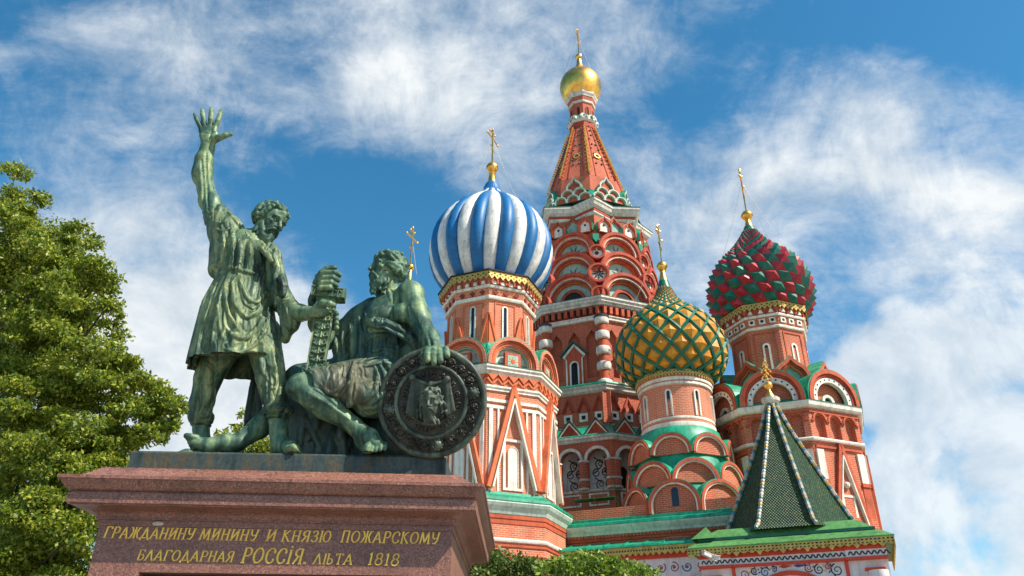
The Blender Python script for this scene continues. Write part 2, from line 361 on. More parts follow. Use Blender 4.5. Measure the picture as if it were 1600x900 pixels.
def win(par, F, cx, z0, w, h, fw=.10, o=.07, frame='white', pane='glass', name='window', round_=True, pane_o=.012, bars=False):
    """arched window: raised surround, dark pane set back inside it"""
    mb = MB()
    if round_: A = arch(cx, z0, w, z0 + h - w / 2, 8); B_ = arch(cx, z0, w - 2 * fw, z0 + h - w / 2, 8)
    else:
        A = [(cx - w / 2, z0), (cx - w / 2, z0 + h), (cx + w / 2, z0 + h), (cx + w / 2, z0)]
        B_ = [(cx - w / 2 + fw, z0 + fw), (cx - w / 2 + fw, z0 + h - fw), (cx + w / 2 - fw, z0 + h - fw), (cx + w / 2 - fw, z0 + fw)]
    mb.band(F, A, B_, -.05, o, closed=not round_)
    w_ = mb.build(name, frame, par)
    p = MB(); p.prism(F, B_, -.05, pane_o); p.build('pane', pane, w_)
    if bars:
        g = MB(); wi = w - 2 * fw
        g.rect(F, cx - .012, cx + .012, z0, z0 + h - fw, pane_o, pane_o + .03)
        for k in range(1, 4): g.rect(F, cx - wi / 2, cx + wi / 2, z0 + h * k / 4.4 - .012, z0 + h * k / 4.4 + .012, pane_o + .002, pane_o + .028)
        g.build('glazing_bars', 'iron', w_)
    return w_
def oct_part(t, name, mat, prof, n=8, smooth=False, par=None):
    mb = MB(); mb.lathe(prof, n); return mb.build(name, mat, par or t, smooth=smooth)
def valance(t, prof_r, z0, h, n, mat='goldpaint', teeth=6, th=.03, name='valance', cyl=False):
    """fretted hanging strip with scalloped teeth round an octagon or a drum"""
    mb = MB(); seg = 8 if not cyl else n
    for k in range(seg):
        a0 = 2 * PI * k / seg; a1 = 2 * PI * (k + 1) / seg
        p0 = Vector((math.sin(a0), -math.cos(a0), 0)) * prof_r; p1 = Vector((math.sin(a1), -math.cos(a1), 0)) * prof_r
        nn = (p0 + p1).normalized(); T = teeth
        F = lambda s, z, o: tuple(p0.lerp(p1, s) + nn * o + Vector((0, 0, z)))
        pts = [(0, z0), (1, z0)]
        for i in range(T, 0, -1):
            a = i / T; d = 1 / T
            pts += [(a, z0 - h * .55), (a - d * .25, z0 - h * .8), (a - d * .5, z0 - h), (a - d * .75, z0 - h * .8)]
        pts.append((0, z0 - h * .55)); mb.prism(F, pts, -th, th)
        for i in range(T):    # pierced dots
            for q, zz in ((.5, .55), (0.08, .3), (.92, .3)):
                s0 = (i + q) / T; w = .1 / T
                mb.rect(F, s0 - w, s0 + w, z0 - h * zz - h * .07, z0 - h * zz + h * .07, th, th + .006, mi=1)
    return mb.build(name, [mat, 'dark'], t)

FACES6 = [-45, 45, -90, 90, 135]        # copies of a part built on the face at +22.5 (which itself stays)
c8 = math.cos(R_(22.5))

# ================================================================== BLUE AND WHITE TOWER
def blue_tower():
    A = Ax(766, 480, 42); t = thing('church_tower', 'octagonal brick tower with blue and white striped onion dome', 'church tower', (A.X, A.Y, 0), group=CATH)
    # dome of 28 swelling gores
    prof = [(66, 458), (74, 452), (83, 442), (90, 430), (95, 416), (97.5, 402), (97.5, 392), (95, 380), (90, 367), (82, 354), (71, 342), (58, 332), (45, 323.5), (33, 316), (23, 309), (17, 303), (14, 298), (13, 294)]
    N = 13; sub = 10; mb = MB(); nn = N * 2 * sub; rows = A.prof(prof); vs = []
    zmax = rows[0][1]; ztop = rows[-1][1]
    for r, z in rows:
        u = (z - zmax) / (ztop - zmax); amp = .085 * min(1, max(0, 1.04 - u) * 3.0)
        for k in range(nn):
            a = 2 * PI * k / nn + .11 + .16 * u; ph = (k % sub) / sub
            b_ = 1 - amp * .95 + amp * abs(math.sin(PI * ph)) ** .62 * (1.0 if (k // sub) % 2 == 0 else .82)
            vs.append((r * b_ * math.sin(a), -r * b_ * math.cos(a), z))
    fs = []; mi = []
    for i in range(len(rows) - 1):
        for k in range(nn):
            fs.append((i * nn + k, i * nn + (k + 1) % nn, (i + 1) * nn + (k + 1) % nn, (i + 1) * nn + k)); mi.append(0 if i >= len(rows) - 3 else (k // sub) % 2)
    mb.v = vs; mb.f = fs; mb.mi = mi
    d = mb.build('dome', ['blue', 'bluew'], t, smooth=50)
    oct_part(t, 'collar', 'blue', A.prof([(12.5, 296), (11, 290), (9, 287)]), 20, 40, d)
    zc = A.z(300)
    finial(t, A.prof([(7.5, 289), (7.2, 288), (4.5, 272), (6.0, 270), (4, 268)]), (A.r(9, 262), A.z(262)), A.z(203), A.z(254), .80,
           [((-2.2, -.5, A.z(352)), .72), ((2.3, .2, A.z(350)), .72)])
    ze = A.z(461)
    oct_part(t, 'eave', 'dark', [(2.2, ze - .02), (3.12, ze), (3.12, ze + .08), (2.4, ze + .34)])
    oct_part(t, 'dome_skirt', 'blue', [(3.08, ze + .085), (2.5, ze + .40), (2.3, ze + .5)], 8)
    valance(t, 3.02, ze - .0, .50, 8, teeth=7)
    # corbelled cornice and drum
    z3 = A.z(497); R0 = 2.5
    zz = lambda q: z3 + (ze - z3) * q
    oct_part(t, 'drum', 'brick', [(2.46, 17.0), (R0, z3), (R0 + .04, z3 + .02), (2.68, zz(.3)), (2.80, zz(.6)), (2.92, ze - .05), (2.4, ze - .05)])
    for n_, (q0, q1, r0) in enumerate(((-.02, .10, 2.64), (.40, .50, 2.78), (.80, .92, 2.93))):
        oct_part(t, 'string_course', 'white', [(r0 - .2, zz(q0)), (r0, zz(q0)), (r0 + .04, zz((q0 + q1) / 2)), (r0 + .04, zz(q1)), (r0 - .2, zz(q1))])
    parts = []
    F = face(22.5, 2.83 * c8)
    mb = MB(); mw = MB()
    for i in range(4):
        cx = (i - 1.5) * .5
        mb.band(F, arch(cx, zz(.52), .44, zz(.60), 6), arch(cx, zz(.52), .26, zz(.60), 6), -.1, .12)
        mw.prism(F, arch(cx, zz(.52), .26, zz(.58), 6), -.1, .05)
    a = mb.build('arcade_band', 'redtrim', t); mw.build('arcade_fill', 'white', a); parts.append(a)
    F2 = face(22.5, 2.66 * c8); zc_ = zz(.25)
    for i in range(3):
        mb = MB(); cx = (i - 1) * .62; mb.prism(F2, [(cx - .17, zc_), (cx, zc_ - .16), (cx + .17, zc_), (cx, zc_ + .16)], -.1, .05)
        parts.append(mb.build('diamond_panel', 'recessshade', t))  # diamonds are not sunk; their recess shade is in the colour
    Fd = face(22.5, R0 * c8 * .995); zb = A.zf(545, 2.3)
    parts.append(win(t, Fd, 0, zb, .36, A.zf(477, 2.3) - zb, .085, .06))
    mb = MB(); mb.rect(Fd, -.62, -.56, zb, z3 - .25, -.05, .05); mb.rect(Fd, .56, .62, zb, z3 - .25, -.05, .05); mb.rect(Fd, -.62, .62, z3 - .25, z3 - .19, -.05, .05)
    parts.append(mb.build('panel_frame', 'orangetrim', t))
    # gables that wrap the corners of the drum
    mb = MB(); zap = A.zf(491, 2.5); zbt = A.zf(548, 2.5)
    for sgn in (-1, 1):
        e = R0 * .3827
        mb.prism(Fd, [(sgn * e, zap), (sgn * (e - .52), zbt), (sgn * e, zbt)][::sgn], -.05, .10)
        mb.bar(Fd, (sgn * (e - .01), zap + .08), (sgn * (e - .56), zbt), .10, .0, .16)
    parts.append(mb.build('corner_gable', 'orangetrim', t))
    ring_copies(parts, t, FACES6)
    # kokoshnik storey
    zc1 = A.zf(583, 2.7)
    def icon(root, F, cx, zb, r):
        m = MB(); m.rect(F, cx - .44, cx + .44, zb, zb + .92, -.3, -.06); q = m.build('icon_frame', 'redtrim', root)
        m = MB(); m.rect(F, cx - .29, cx + .29, zb + .1, zb + .78, -.06, -.045); m.build('icon_panel', 'mint', root)
        m = MB()
        for i in range(8): an = PI * i / 4; m.bar(F, (cx + .1 * math.cos(an), zb + .44 + .1 * math.sin(an)), (cx + .27 * math.cos(an), zb + .44 + .27 * math.sin(an)), .05, -.045, -.032)
        m.build('icon_rays', 'pgold', root)
        m = MB(); m.prism(F, [(cx + .11 * math.cos(k * PI / 4), zb + .44 + .11 * math.sin(k * PI / 4)) for k in range(8)], -.05, -.02); m.build('icon_disc', 'redpaint', root)
    k = kok(t, face(22.5, 3.52), 0, zc1, 2.86, .32, [('brick', .17, .10), ('redtrim', .10, .02), ('orangetrim', .13, -.05), ('brick', .07, -.10), ('mint', .06, -.2)], 'whiteg', 1.4, otym=-.42, extra=icon)
    ring_copies([k], t, FACES6)
    oct_part(t, 'skirt_roof', 'green', [(3.9, zc1 + .03), (3.4, zc1 + .35), (2.5, zc1 + 2.0)])
    mb = MB()
    for k_ in range(8):
        a = R_(45 * k_); cx, cy = 3.62 * math.sin(a), -3.62 * math.cos(a); z = zc1 + .85
        mb.add([(cx * 1.02, cy * 1.02, z - .35)] + [(cx * .95 + .3 * math.cos(a + q), cy * .95 + .3 * math.sin(a + q), z + dz) for q, dz in ((0, .1), (PI / 2, .05), (PI, .1), (-PI / 2, .4))], [(0, 1, 2), (0, 2, 3), (0, 3, 4), (0, 4, 1), (1, 4, 3, 2)])
    mb.build('valley_cap', 'green', t)
    # cornice
    zw = 16.28
    oct_part(t, 'cornice', 'white', [(3.3, zc1 + .02), (4.06, zc1 + .02), (4.06, zc1 - .10), (3.98, zc1 - .16), (3.98, zc1 - .28), (3.84, zc1 - .36), (3.80, zc1 - .46), (3.4, zc1 - .48)])
    oct_part(t, 'cornice_flashing', 'greend', [(3.3, zc1 + .03), (4.09, zc1 + .024), (4.09, zc1 + .05), (3.4, zc1 + .1)])
    oct_part(t, 'frieze', 'brick', [(3.72, zc1 - .44), (3.72, zw)])
    parts = []; Fz = face(22.5, 3.72 * c8)
    mb = MB(); hs = 3.72 * .3827; zt = zc1 - .46; n = 5
    for i in range(n):
        x0 = -hs + 2 * hs * i / n; x1 = -hs + 2 * hs * (i + 1) / n; xm = (x0 + x1) / 2
        mb.prism(Fz, [(x0, zt), (xm, zt - .34), (x1, zt)], -.02, .15); mb.bar(Fz, (x0, zt - .2), (xm, zt - .50), .10, -.02, .10); mb.bar(Fz, (xm, zt - .50), (x1, zt - .2), .10, -.02, .10)
    parts.append(mb.build('zigzag_band', 'orangetrim', t))
    oct_part(t, 'string_course', 'white', [(3.5, zw + .10), (3.83, zw + .10), (3.83, zw), (3.76, zw - .06), (3.76, zw - .16), (3.5, zw - .16)])
    # tall storey with triangular frames
    R1 = 3.66; zb = 10.75
    oct_part(t, 'wall', 'brick', [(R1 + .06, zb - .4), (R1, zw)])
    F = face(22.5, R1 * c8); hs = R1 * .3827
    mb = MB()
    for z0 in (15.52, 15.18):
        mb = MB(); mb.rect(F, -hs - .02, hs + .02, z0, z0 + .16, -.02, .10); parts.append(mb.build('string_course', 'white', t))
    for x in (-1.18, -.78, .78, 1.18): mb = MB(); mb.rect(F, x - (.10 if abs(x) > 1 else .05), x + (.10 if abs(x) > 1 else .05), 11.0, 15.18, -.02, .09); parts.append(mb.build('pilaster_strip', 'white', t))
    mb = MB(); mb2 = MB(); za, zf_ = 16.35, 11.15
    for sg in (-1, 1):
        mb.bar(F, (0, za), (sg * (hs - .06), zf_), .20, -.02, .34)
        mb2.bar(F, (0, za - .62), (sg * (hs - .27), zf_), .085, -.02, .375)
    mb.prism(F, [(-.06, za - .3), (0, za + .12), (.06, za - .3)][::-1], 0, .35)
    a = mb.build('gable_frame', 'orangetrim', t); mb2.build('gable_lining', 'white', a); parts.append(a)
    w_ = win(t, F, 0, 11.1, 1.06, 2.55, .12, .13, 'white', 'orangetrim', round_=False); parts.append(w_)
    m = MB(); m.band(F, arch(0, 11.2, .56, 13.0, 8), arch(0, 11.2, .50, 13.0, 8), 0, .13); m.build('niche_edge', 'whiteg', w_)
    m = MB(); m.prism(F, arch(0, 11.2, .52, 13.0, 8), .0, .10); m.build('blind_niche', 'white', w_)
    ring_copies(parts, t, FACES6)
    # base storey and its sloping cornice
    oct_part(t, 'base_wall', 'brick', [(4.02, 0), (4.02, 9.9)])
    oct_part(t, 'base_roof', 'green', [(3.6, 11.06), (3.86, 10.98), (3.88, 10.86), (4.1, 10.80), (4.1, 10.70), (4.42, 10.60), (4.44, 10.47), (4.3, 10.46)])
    oct_part(t, 'base_roof_edge', 'redtrimd', [(3.62, 11.06), (3.84, 11.0), (3.84, 10.94), (3.62, 10.98)])
    oct_part(t, 'base_cornice', 'palecove', [(4.4, 10.46), (4.42, 10.38), (4.34, 10.24), (4.2, 10.08), (4.12, 9.90), (4.0, 9.88)])
    oct_part(t, 'base_moulding', 'redtrim', [(4.0, 9.87), (4.10, 9.87), (4.10, 9.70), (4.06, 9.69), (4.06, 9.46), (4.0, 9.4)])
    for z0 in (8.72, 7.72): oct_part(t, 'string_course', 'white', [(4.0, z0 + .09), (4.12, z0 + .08), (4.15, z0), (4.12, z0 - .08), (4.0, z0 - .1)])
    for z0 in (8.48, 8.0): oct_part(t, 'brick_course', 'redtrim', [(4.0, z0 + .05), (4.08, z0 + .05), (4.08, z0 - .05), (4.0, z0 - .05)])
blue_tower()

# ================================================================== CENTRAL TENT TOWER
def central_tower():
    A = Ax(923, 440, 55); t = thing('church_tower', 'tallest brick tower with red tent spire and small gold dome', 'church tower', (A.X, A.Y, 0), group=CATH)
    z = A.z; r = A.r
    d = oct_part(t, 'dome', 'gold', A.prof([(22, 159), (27, 154), (30.5, 147), (32.3, 140), (32.0, 133), (29, 126), (24, 120.5), (17.5, 116), (11, 112), (6.8, 107), (4.6, 101), (3.6, 94)]), 40, 40)
    finial(t, A.prof([(3.4, 95), (2.2, 92)]), (r(5.2, 89), z(89)), z(47), z(84), .7, [((-1.3, -.3, z(118)), .72), ((1.3, .2, z(118)), .72)])
    oct_part(t, 'neck_cornice', 'whiteg', A.prof([(19, 155.5), (25.5, 155.5), (25.5, 159), (23.4, 161.5), (22.8, 163), (17, 163.5)]))
    oct_part(t, 'neck', 'brickd', A.prof([(22.3, 162), (20.3, 170), (19, 172), (19, 199)]))
    oct_part(t, 'string_course', 'whiteg', A.prof([(18, 168.5), (21.6, 169), (21.2, 171.5), (18, 172)]))
    parts = []; F = face(22.5, r(19, 185) * c8); parts.append(win(t, F, 0, z(190), .34, z(178) - z(190), .06, .05, 'redtrimd', 'dark'))
    Fk = face(22.5, r(21, 192) * c8)
    for cx in (-.36, .36): parts.append(kok(t, Fk, cx, z(198), .72, .12, [('whiteg', .12, .12), ('redtrimd', .1, .03)], 'redtrimd', .3, 'green', otym=-.1, n=8))
    oct_part(t, 'neck_ledge', 'whiteg', A.prof([(16, 195.5), (24, 196), (24, 199), (22, 201), (18, 202)]))
    oct_part(t, 'neck_ring', 'redtrimd', A.prof([(17, 201), (20.8, 201.5), (20.8, 209), (17, 210)]))
    # tent spire
    zt, zb = z(209), z(306); rt, rb = r(19.5, 209), r(58, 306)
    oct_part(t, 'tent_spire', 'brickd', [(rb + .16, zb - 1.6), (rb, zb), (rt, zt)])
    for k in range(8):
        ridge = MB(); beads = MB(); a = R_(45 * k); p0 = Vector((rb * math.sin(a), -rb * math.cos(a), zb)); p1 = Vector((rt * math.sin(a), -rt * math.cos(a), zt)); ridge.tube([p0 * 1.0, p1], .085, 6)
        on = Vector((math.sin(a), -math.cos(a), .25))
        for i in range(26): p = p0.lerp(p1, (i + .6) / 26.5) + on * .19; beads.ball(p, .105, 6, 5)
        sd_ = Vector((math.cos(a), math.sin(a), 0))
        for i in range(13):
            for sg in (-1, 1): p = p0.lerp(p1, (i + .9) / 13.5) + on * .05 + sd_ * sg * .22 * (1 - i / 15); beads.ball(p, .07, 5, 4)
        q = ridge.build('ridge', 'redtrimd', t); beads.build('gilded_beads', 'gold', q)
    tl = (rb - rt) * c8 / (zt - zb); Ft = face(22.5, rb * c8, tl, zb); parts2 = []
    dots = MB(); lines = MB()
    for i in range(9):
        zz = zb + 1.6 + i * .62; hw = (rb + (rt - rb) * (zz - zb) / (zt - zb)) * .3827 * .5
        for sg in ((-1, 1) if hw > .3 else (0,)): dots.ball(Ft(sg * hw * (.9 if i % 2 else .5), zz, .03), .10, 6, 5)
    for sg in (-1, 1): lines.bar(Ft, (sg * rb * .19, zb), (sg * rt * .17, zt), .07, -.03, .06)
    dd = lines.build('tent_rib', 'redtrimd', t); dots.build('glazed_studs', 'greend', dd); parts2.append(dd)
    m = MB(); m.band(Ft, [(.30 * math.cos(a), zb + 2.55 + .30 * math.sin(a)) for a in np.linspace(0, 2 * PI, 13)[:-1]], [(.18 * math.cos(a), zb + 2.55 + .18 * math.sin(a)) for a in np.linspace(0, 2 * PI, 13)[:-1]], -.05, .12, closed=True); parts2.append(m.build('glazed_ring', 'goldpaint', t))
    ring_copies(parts2, t, FACES6)
    # three stepped rows of small gables at the foot of the tent
    zk = z(322) + .05; zz0 = A.zf(316, 3.6) ; 
    for row, (cnt, dz, ap, w) in enumerate(((3, 0.1, 3.74, 1.0), (2, .80, 3.52, 1.02), (1, 1.55, 3.30, 1.25))):
        Fk = face(22.5, ap)
        for i in range(cnt):
            cx = (i - (cnt - 1) / 2) * .98
            parts.append(kok(t, Fk, cx, zz0 + dz, w, .16, [('whiteg', .07, .12), ('mint', .07, .06)] , 'redtrim', .7, 'green', pt=.6 if row == 2 else 0, otym=-.06, n=10, rw=.04))
    mb = MB(); a = 0
    for k in range(8):
        F = face(45 * k, 3.75); mb.prism(F, [(-.3, zz0), (-.22, zz0 + 1.0), (.22, zz0 + 1.0), (.3, zz0)][::-1], -.5, .1)
    oct_part(t, 'gable_roof', 'green', [(4.5, zz0 - .15), (3.2, zz0 + .5), (2.6, zz0 + 2.2)])
    mb.build('ridge_block', 'green', t)
    # star shaped cornice
    def star(prof, name, mat, k=.79):
        mb = MB(); n = 16; vs = []; fs = []
        for R, zz in prof:
            for i in range(n): a = 2 * PI * i / n; q = R * (1 if i % 2 == 0 else k); vs.append((q * math.sin(a), -q * math.cos(a), zz))
        for i in range(len(prof) - 1):
            for j in range(n): fs.append((i * n + j, i * n + (j + 1) % n, (i + 1) * n + (j + 1) % n, (i + 1) * n + j))
        mb.add(vs, fs); return mb.build(name, mat, t)
    zs = 35.95
    star([(3.2, zs + .06), (5.22, zs), (5.22, zs - .05), (3.2, zs - .06)], 'star_cornice_flashing', 'greend')
    star([(5.18, zs - .05), (5.18, zs - .22), (5.08, zs - .30), (4.98, zs - .52), (4.82, zs - .64), (4.74, zs - .70), (3.4, zs - .70)], 'star_cornice', 'whiteg')
    star([(4.7, zs - .70), (4.7, zs - .92), (4.4, zs - .92)], 'star_frieze', 'redtrimd')
    star([(4.66, zs - .92), (4.66, zs - 1.06), (4.52, zs - 1.18), (4.2, zs - 1.2)], 'star_moulding', 'whiteg')
    star([(4.48, zs - 1.1), (4.48, 32.6)], 'star_wall', 'brickd', .82)
    # pointed little gables under the star
    def disc(root, F, cx, zb_, r_):
        m = MB(); m.prism(F, [(cx + .09 * math.cos(k * PI / 4), zb_ + .55 + .09 * math.sin(k * PI / 4)) for k in range(8)], -.06, -.01); m.build('eyelet', 'dark', root)
    zk = 33.25
    for cx, ap, w, tm, ex in ((-1.05, 4.42, 1.15, 'white', disc), (1.05, 4.42, 1.15, 'white', disc), (0, 4.02, 1.5, 'mint', None)):
        parts.append(kok(t, face(22.5, ap), cx, zk + (.15 if not ex else 0), w, .45, [('redtrimd', .12, .14), ('orangetrim', .09, .06)], tm, .7, 'green', pt=.45, otym=-.06, n=10, extra=ex, rw=.035))
    # three tiers of great kokoshniks
    def sun(root, F, cx, zb_, r_):
        m = MB(); zc = zb_ + .35
        for i in range(8):
            an = PI * i / 4 + PI / 8
            m.prism(F, [(cx + .1 * math.cos(an - .7), zc + .1 * math.sin(an - .7)), (cx + .66 * math.cos(an), zc + .66 * math.sin(an)), (cx + .1 * math.cos(an + .7), zc + .1 * math.sin(an + .7))][::-1], -.34, -.305)
        m.build('sunburst', 'iron', root)
    def lun(root, F, cx, zb_, r_):
        m = MB(); m.band(F, arch(cx, zb_, 1.9, zb_ + .12, 12), arch(cx, zb_, 1.4, zb_ + .12, 12), -.4, -.22); m.build('lunette_ring', 'redtrimd', root)
        m = MB(); m.prism(F, arch(cx, zb_, 1.42, zb_ + .12, 12), -.4, -.29); m.build('lunette', 'dark', root)
    rings = [('redtrimd', .24, .34), ('orangetrim', .17, .22), ('whiteg', .05, .23), ('redtrimd', .14, .08), ('orangetrim', .07, -.05)]
    for zb_, ap, w, ex in ((27.32, 4.98, 4.15, lun), (29.35, 4.72, 3.86, sun), (31.35, 4.42, 3.55, sun)):
        parts.append(kok(t, face(22.5, ap), 0, zb_, w, .05, rings, 'mint', 1.6, 'redtrimd', otym=-.34, n=18, extra=ex, rw=.04))
    oct_part(t, 'tier_core', 'brickd', [(5.0, 27.2), (4.75, 29.4), (4.45, 31.5), (4.2, 33.3)])
    # medallions on the corners between the arches
    def medal(zc, ap, R, kind):
        F = face(0, ap); P_ = lambda q: [(q * math.cos(a), zc + q * math.sin(a)) for a in np.linspace(0, 2 * PI, 21)[:-1]]
        m = MB(); m.band(F, P_(R), P_(R * .8), -.9, .25, closed=True); root = m.build('medallion', 'redtrimd', t)
        m = MB(); m.band(F, P_(R * .8), P_(R * .68), -.5, .12, closed=True); m.build('arch_ring', 'orangetrim', root)
        m = MB(); m.prism(F, P_(R * .7), -.5, -.02); m.build('medallion_disc', 'white', root)
        m = MB()
        if kind:
            for i in range(8): an = PI * i / 4; m.prism(F, [(.05 * math.cos(an - 1), zc + .05 * math.sin(an - 1)), (R * .36 * math.cos(an - .2), zc + R * .36 * math.sin(an - .2)), (R * .66 * math.cos(an), zc + R * .66 * math.sin(an)), (R * .36 * math.cos(an + .2), zc + R * .36 * math.sin(an + .2))][::-1], -.02, .03)
        else: m.prism(F, [(.15 * math.cos(a), zc + .15 * math.sin(a)) for a in np.linspace(0, 2 * PI, 9)[:-1]], -.03, .03)
        m.build('star_mark', 'iron', root); return root
    med = [medal(29.22, 5.22, .78, 1), medal(31.12, 4.9, .60, 0), medal(27.40, 5.42, .66, 0)]
    m = MB(); F = face(0, 4.7); m.prism(F, [(-.22, 32.35), (-.22, 32.75), (.22, 32.75), (.22, 32.35), (0, 32.05)][::-1], -.4, .25); med.append(m.build('corner_cap', 'green', t))
    for md in med:
        for dg in (-45, 45, -90, 90): copy_tree(md, t, R_(dg))
    # main cornice with dentils
    zc = 27.15
    oct_part(t, 'cornice', 'whiteg', [(4.6, zc + .04), (5.98, zc), (5.98, zc - .14), (5.88, zc - .2), (5.86, zc - .36), (5.72, zc - .44), (5.70, zc - .56), (5.0, zc - .58)])
    oct_part(t, 'cornice_flashing', 'greend', [(4.6, zc + .05), (6.0, zc + .004), (6.0, zc + .03), (4.8, zc + .12)])
    oct_part(t, 'frieze', 'redtrimd', [(5.42, zc - .56), (5.42, zc - 1.42)])
    m = MB(); F = face(22.5, 5.42 * c8); hs = 5.42 * .3827
    for i in range(9): x = -hs + (i + .5) * 2 * hs / 9; m.rect(F, x - .11, x + .11, zc - 1.15, zc - .58, -.01, .22)
    dn = m.build('dentils', 'redtrim', t); m = MB()
    for i in range(9): x = -hs + (i + .0) * 2 * hs / 9; m.rect(F, x - .09, x + .09, zc - 1.12, zc - .66, -.01, .02)
    m.build('dentil_gap_shade', 'dark', dn); parts.append(dn)  # dark plates painted in as shade between the dentils
    oct_part(t, 'string_course', 'white', [(5.2, zc - 1.3), (5.58, zc - 1.3), (5.58, zc - 1.36), (5.5, zc - 1.40), (5.5, zc - 1.58), (5.2, zc - 1.6)])
    # octagon with niches, gabled windows and banded columns
    Rb = 5.3; zb0, zb1 = 20.7, zc - 1.5; ap = Rb * c8; hs = Rb * .3827; F = face(22.5, ap); holes = []
    def niche(cx): return [(cx - .42, 21.4), (cx - .42, 24.35), (cx, 24.95), (cx + .42, 24.35), (cx + .42, 21.4)]
    mb = MB()
    for k in range(8):
        Fk = face(22.5 + 45 * k, ap); wall_panel(mb, Fk, [(-hs, zb0), (hs, zb0), (hs, zb1), (-hs, zb1)], [niche(c_) for c_ in (-1.28, 0, 1.28)], .32)
        mb.rect(Fk, -hs + .1, hs - .1, zb0, zb1, -.45, -.32)
    mb.build('wall', 'brickd', t)
    m = MB(); g = [(-.62, 20.9), (-.62, 23.0), (-.86, 23.15), (0, 24.05), (.86, 23.15), (.62, 23.0), (.62, 20.9)]; sc = lambda q: [(x * q, 20.9 + (y - 20.9) * (1 - (1 - q) * .42)) for x, y in g]
    m.prism(F, g[::-1], -.05, .10); gw = m.build('gabled_window', 'redtrim', t)
    m = MB(); m.band(F, sc(.97), sc(.83), .10, .17); m.build('gable_trim', 'white', gw)
    m = MB(); m.bar(F, (-1.0, 23.15), (0, 24.2), .09, .05, .24); m.bar(F, (0, 24.2), (1.0, 23.15), .09, .05, .24); m.build('gable_coping', 'greend', gw)
    m = MB(); m.band(F, arch(0, 20.9, .66, 22.4, 8), arch(0, 20.9, .46, 22.4, 8), .1, .18); m.build('window_frame', 'white', gw)
    m = MB(); m.prism(F, arch(0, 20.9, .46, 22.4, 8), .08, .112); m.build('pane', 'glass', gw)
    parts.append(gw)
    col = MB(); wh = MB(); a = 0; cx, cy = 0, -(Rb + .05)
    pr = []; zz = zb0 + .1
    col.lathe([(.34, zb0), (.34, zb1)], 16, c=(cx, cy)); wp = [(.4, zb0), (.54, zb0 + .05), (.5, zb0 + .3), (.32, zb0 + .42)]
    for i in range(4): z0 = 21.75 + i * 1.13; wp += [(.32, z0), (.46, z0 + .07), (.49, z0 + .16), (.49, z0 + .46), (.46, z0 + .55), (.32, z0 + .62)]
    wh.lathe(wp, 18, c=(cx, cy))
    c_ = col.build('banded_column', 'redtrim', t, smooth=40); wh.build('column_drums', 'white', c_, smooth=30)
    m = MB(); m.lathe([(.3, zb1 - .05), (.52, zb1 - .05), (.54, zb1 + .1), (.3, zb1 + .1)], 16, c=(cx, cy)); m.build('column_cap', 'iron', c_)
    for dg in (-45, 45, -90, 90): copy_tree(c_, t, R_(dg))
    # ledge roof and lower octagon
    oct_part(t, 'ledge_roof', 'green', [(5.1, 21.25), (5.4, 21.05), (5.95, 20.82), (5.97, 20.72), (5.6, 20.7)])
    oct_part(t, 'ledge_cornice', 'whiteg', [(5.92, 20.71), (5.90, 20.58), (5.8, 20.52), (5.78, 20.34), (5.62, 20.24), (5.4, 20.22)])
    R2 = 5.5; oct_part(t, 'lower_wall', 'brickd', [(R2, 20.3), (R2, 12.0)])
    F = face(22.5, R2 * c8); hs = R2 * .3827
    m = MB(); m.rect(F, -hs, hs, 17.98, 18.06, -.02, .04); parts.append(m.build('thin_course', 'whiteg', t))
    for i in range(4):
        cx = (i - 1.5) * 1.06; m = MB()
        for q, o in ((.42, .12), (.28, .07)):
            for sg in (-1, 1): m.bar(F, (cx, 20.0 - (.42 - q)), (cx + sg * q, 19.05), .085, -.03, o)
        parts.append(m.build('triangle_niche', 'redtrimd', t))
        parts.append(win(t, F, cx, 18.35, .56, .56, .14, .10, 'white', 'dark', round_=False, name='square_window'))
    m = MB()
    for sg in (-1, 1): m.rect(F, sg * hs - .32, sg * hs + .32, 18.06, 20.25, -.02, .10)
    parts.append(m.build('corner_pier', 'brickd', t))
    # arcade gallery round the foot of the tower
    R3 = 7.15; ap3 = R3 * c8; hs3 = R3 * .3827; zt3 = 16.85
    oct_part(t, 'gallery_roof', 'green', [(5.4, 18.1), (7.3, 16.92), (7.3, 16.84)])
    oct_part(t, 'gallery_cornice', 'whiteg', [(6.9, 16.86), (7.36, 16.85), (7.36, 16.72), (7.28, 16.66), (7.26, 16.5), (7.0, 16.48)])
    F = face(22.5, ap3); holes = [arch(cx, 13.55, 1.32, 15.35, 12) for cx in (-1.74, 0, 1.74)]
    mb = MB()
    for k in range(8):
        Fk = face(22.5 + 45 * k, ap3); wall_panel(mb, Fk, [(-hs3, 11.0), (hs3, 11.0), (hs3, 16.6), (-hs3, 16.6)], holes, .42)
    mb.build('arcade_wall', 'brickd', t)
    oct_part(t, 'arcade_inner_wall', 'whitewash', [(5.6, 11.0), (5.6, 16.6), (7.0, 16.6)])
    for cx in (-1.74, 0, 1.74):
        m = MB(); m.band(F, [(cx - .84, 15.25)] + arcp(cx, 15.35, .84, 12) + [(cx + .84, 15.25)], [(cx - .66, 15.25)] + arcp(cx, 15.35, .66, 12) + [(cx + .66, 15.25)], -.1, .12); parts.append(m.build('arcade_arch', 'white', t))
        g = MB(); g.prism(F, [(cx - .82, 16.92), (cx, 17.98), (cx + .82, 16.92)][::-1], -.9, -.02); gg = g.build('gable', 'redtrimd', t)
        g = MB(); g.bar(F, (cx - .74, 16.92), (cx, 17.82), .08, -.03, .04); g.bar(F, (cx, 17.82), (cx + .74, 16.92), .08, -.03, .04); g.build('gable_trim', 'whiteg', gg)
        g = MB(); g.bar(F, (cx - .88, 16.9), (cx, 18.05), .06, -.9, .03); g.bar(F, (cx, 18.05), (cx + .88, 16.9), .06, -.9, .03); g.build('gable_coping', 'greend', gg); parts.append(gg)
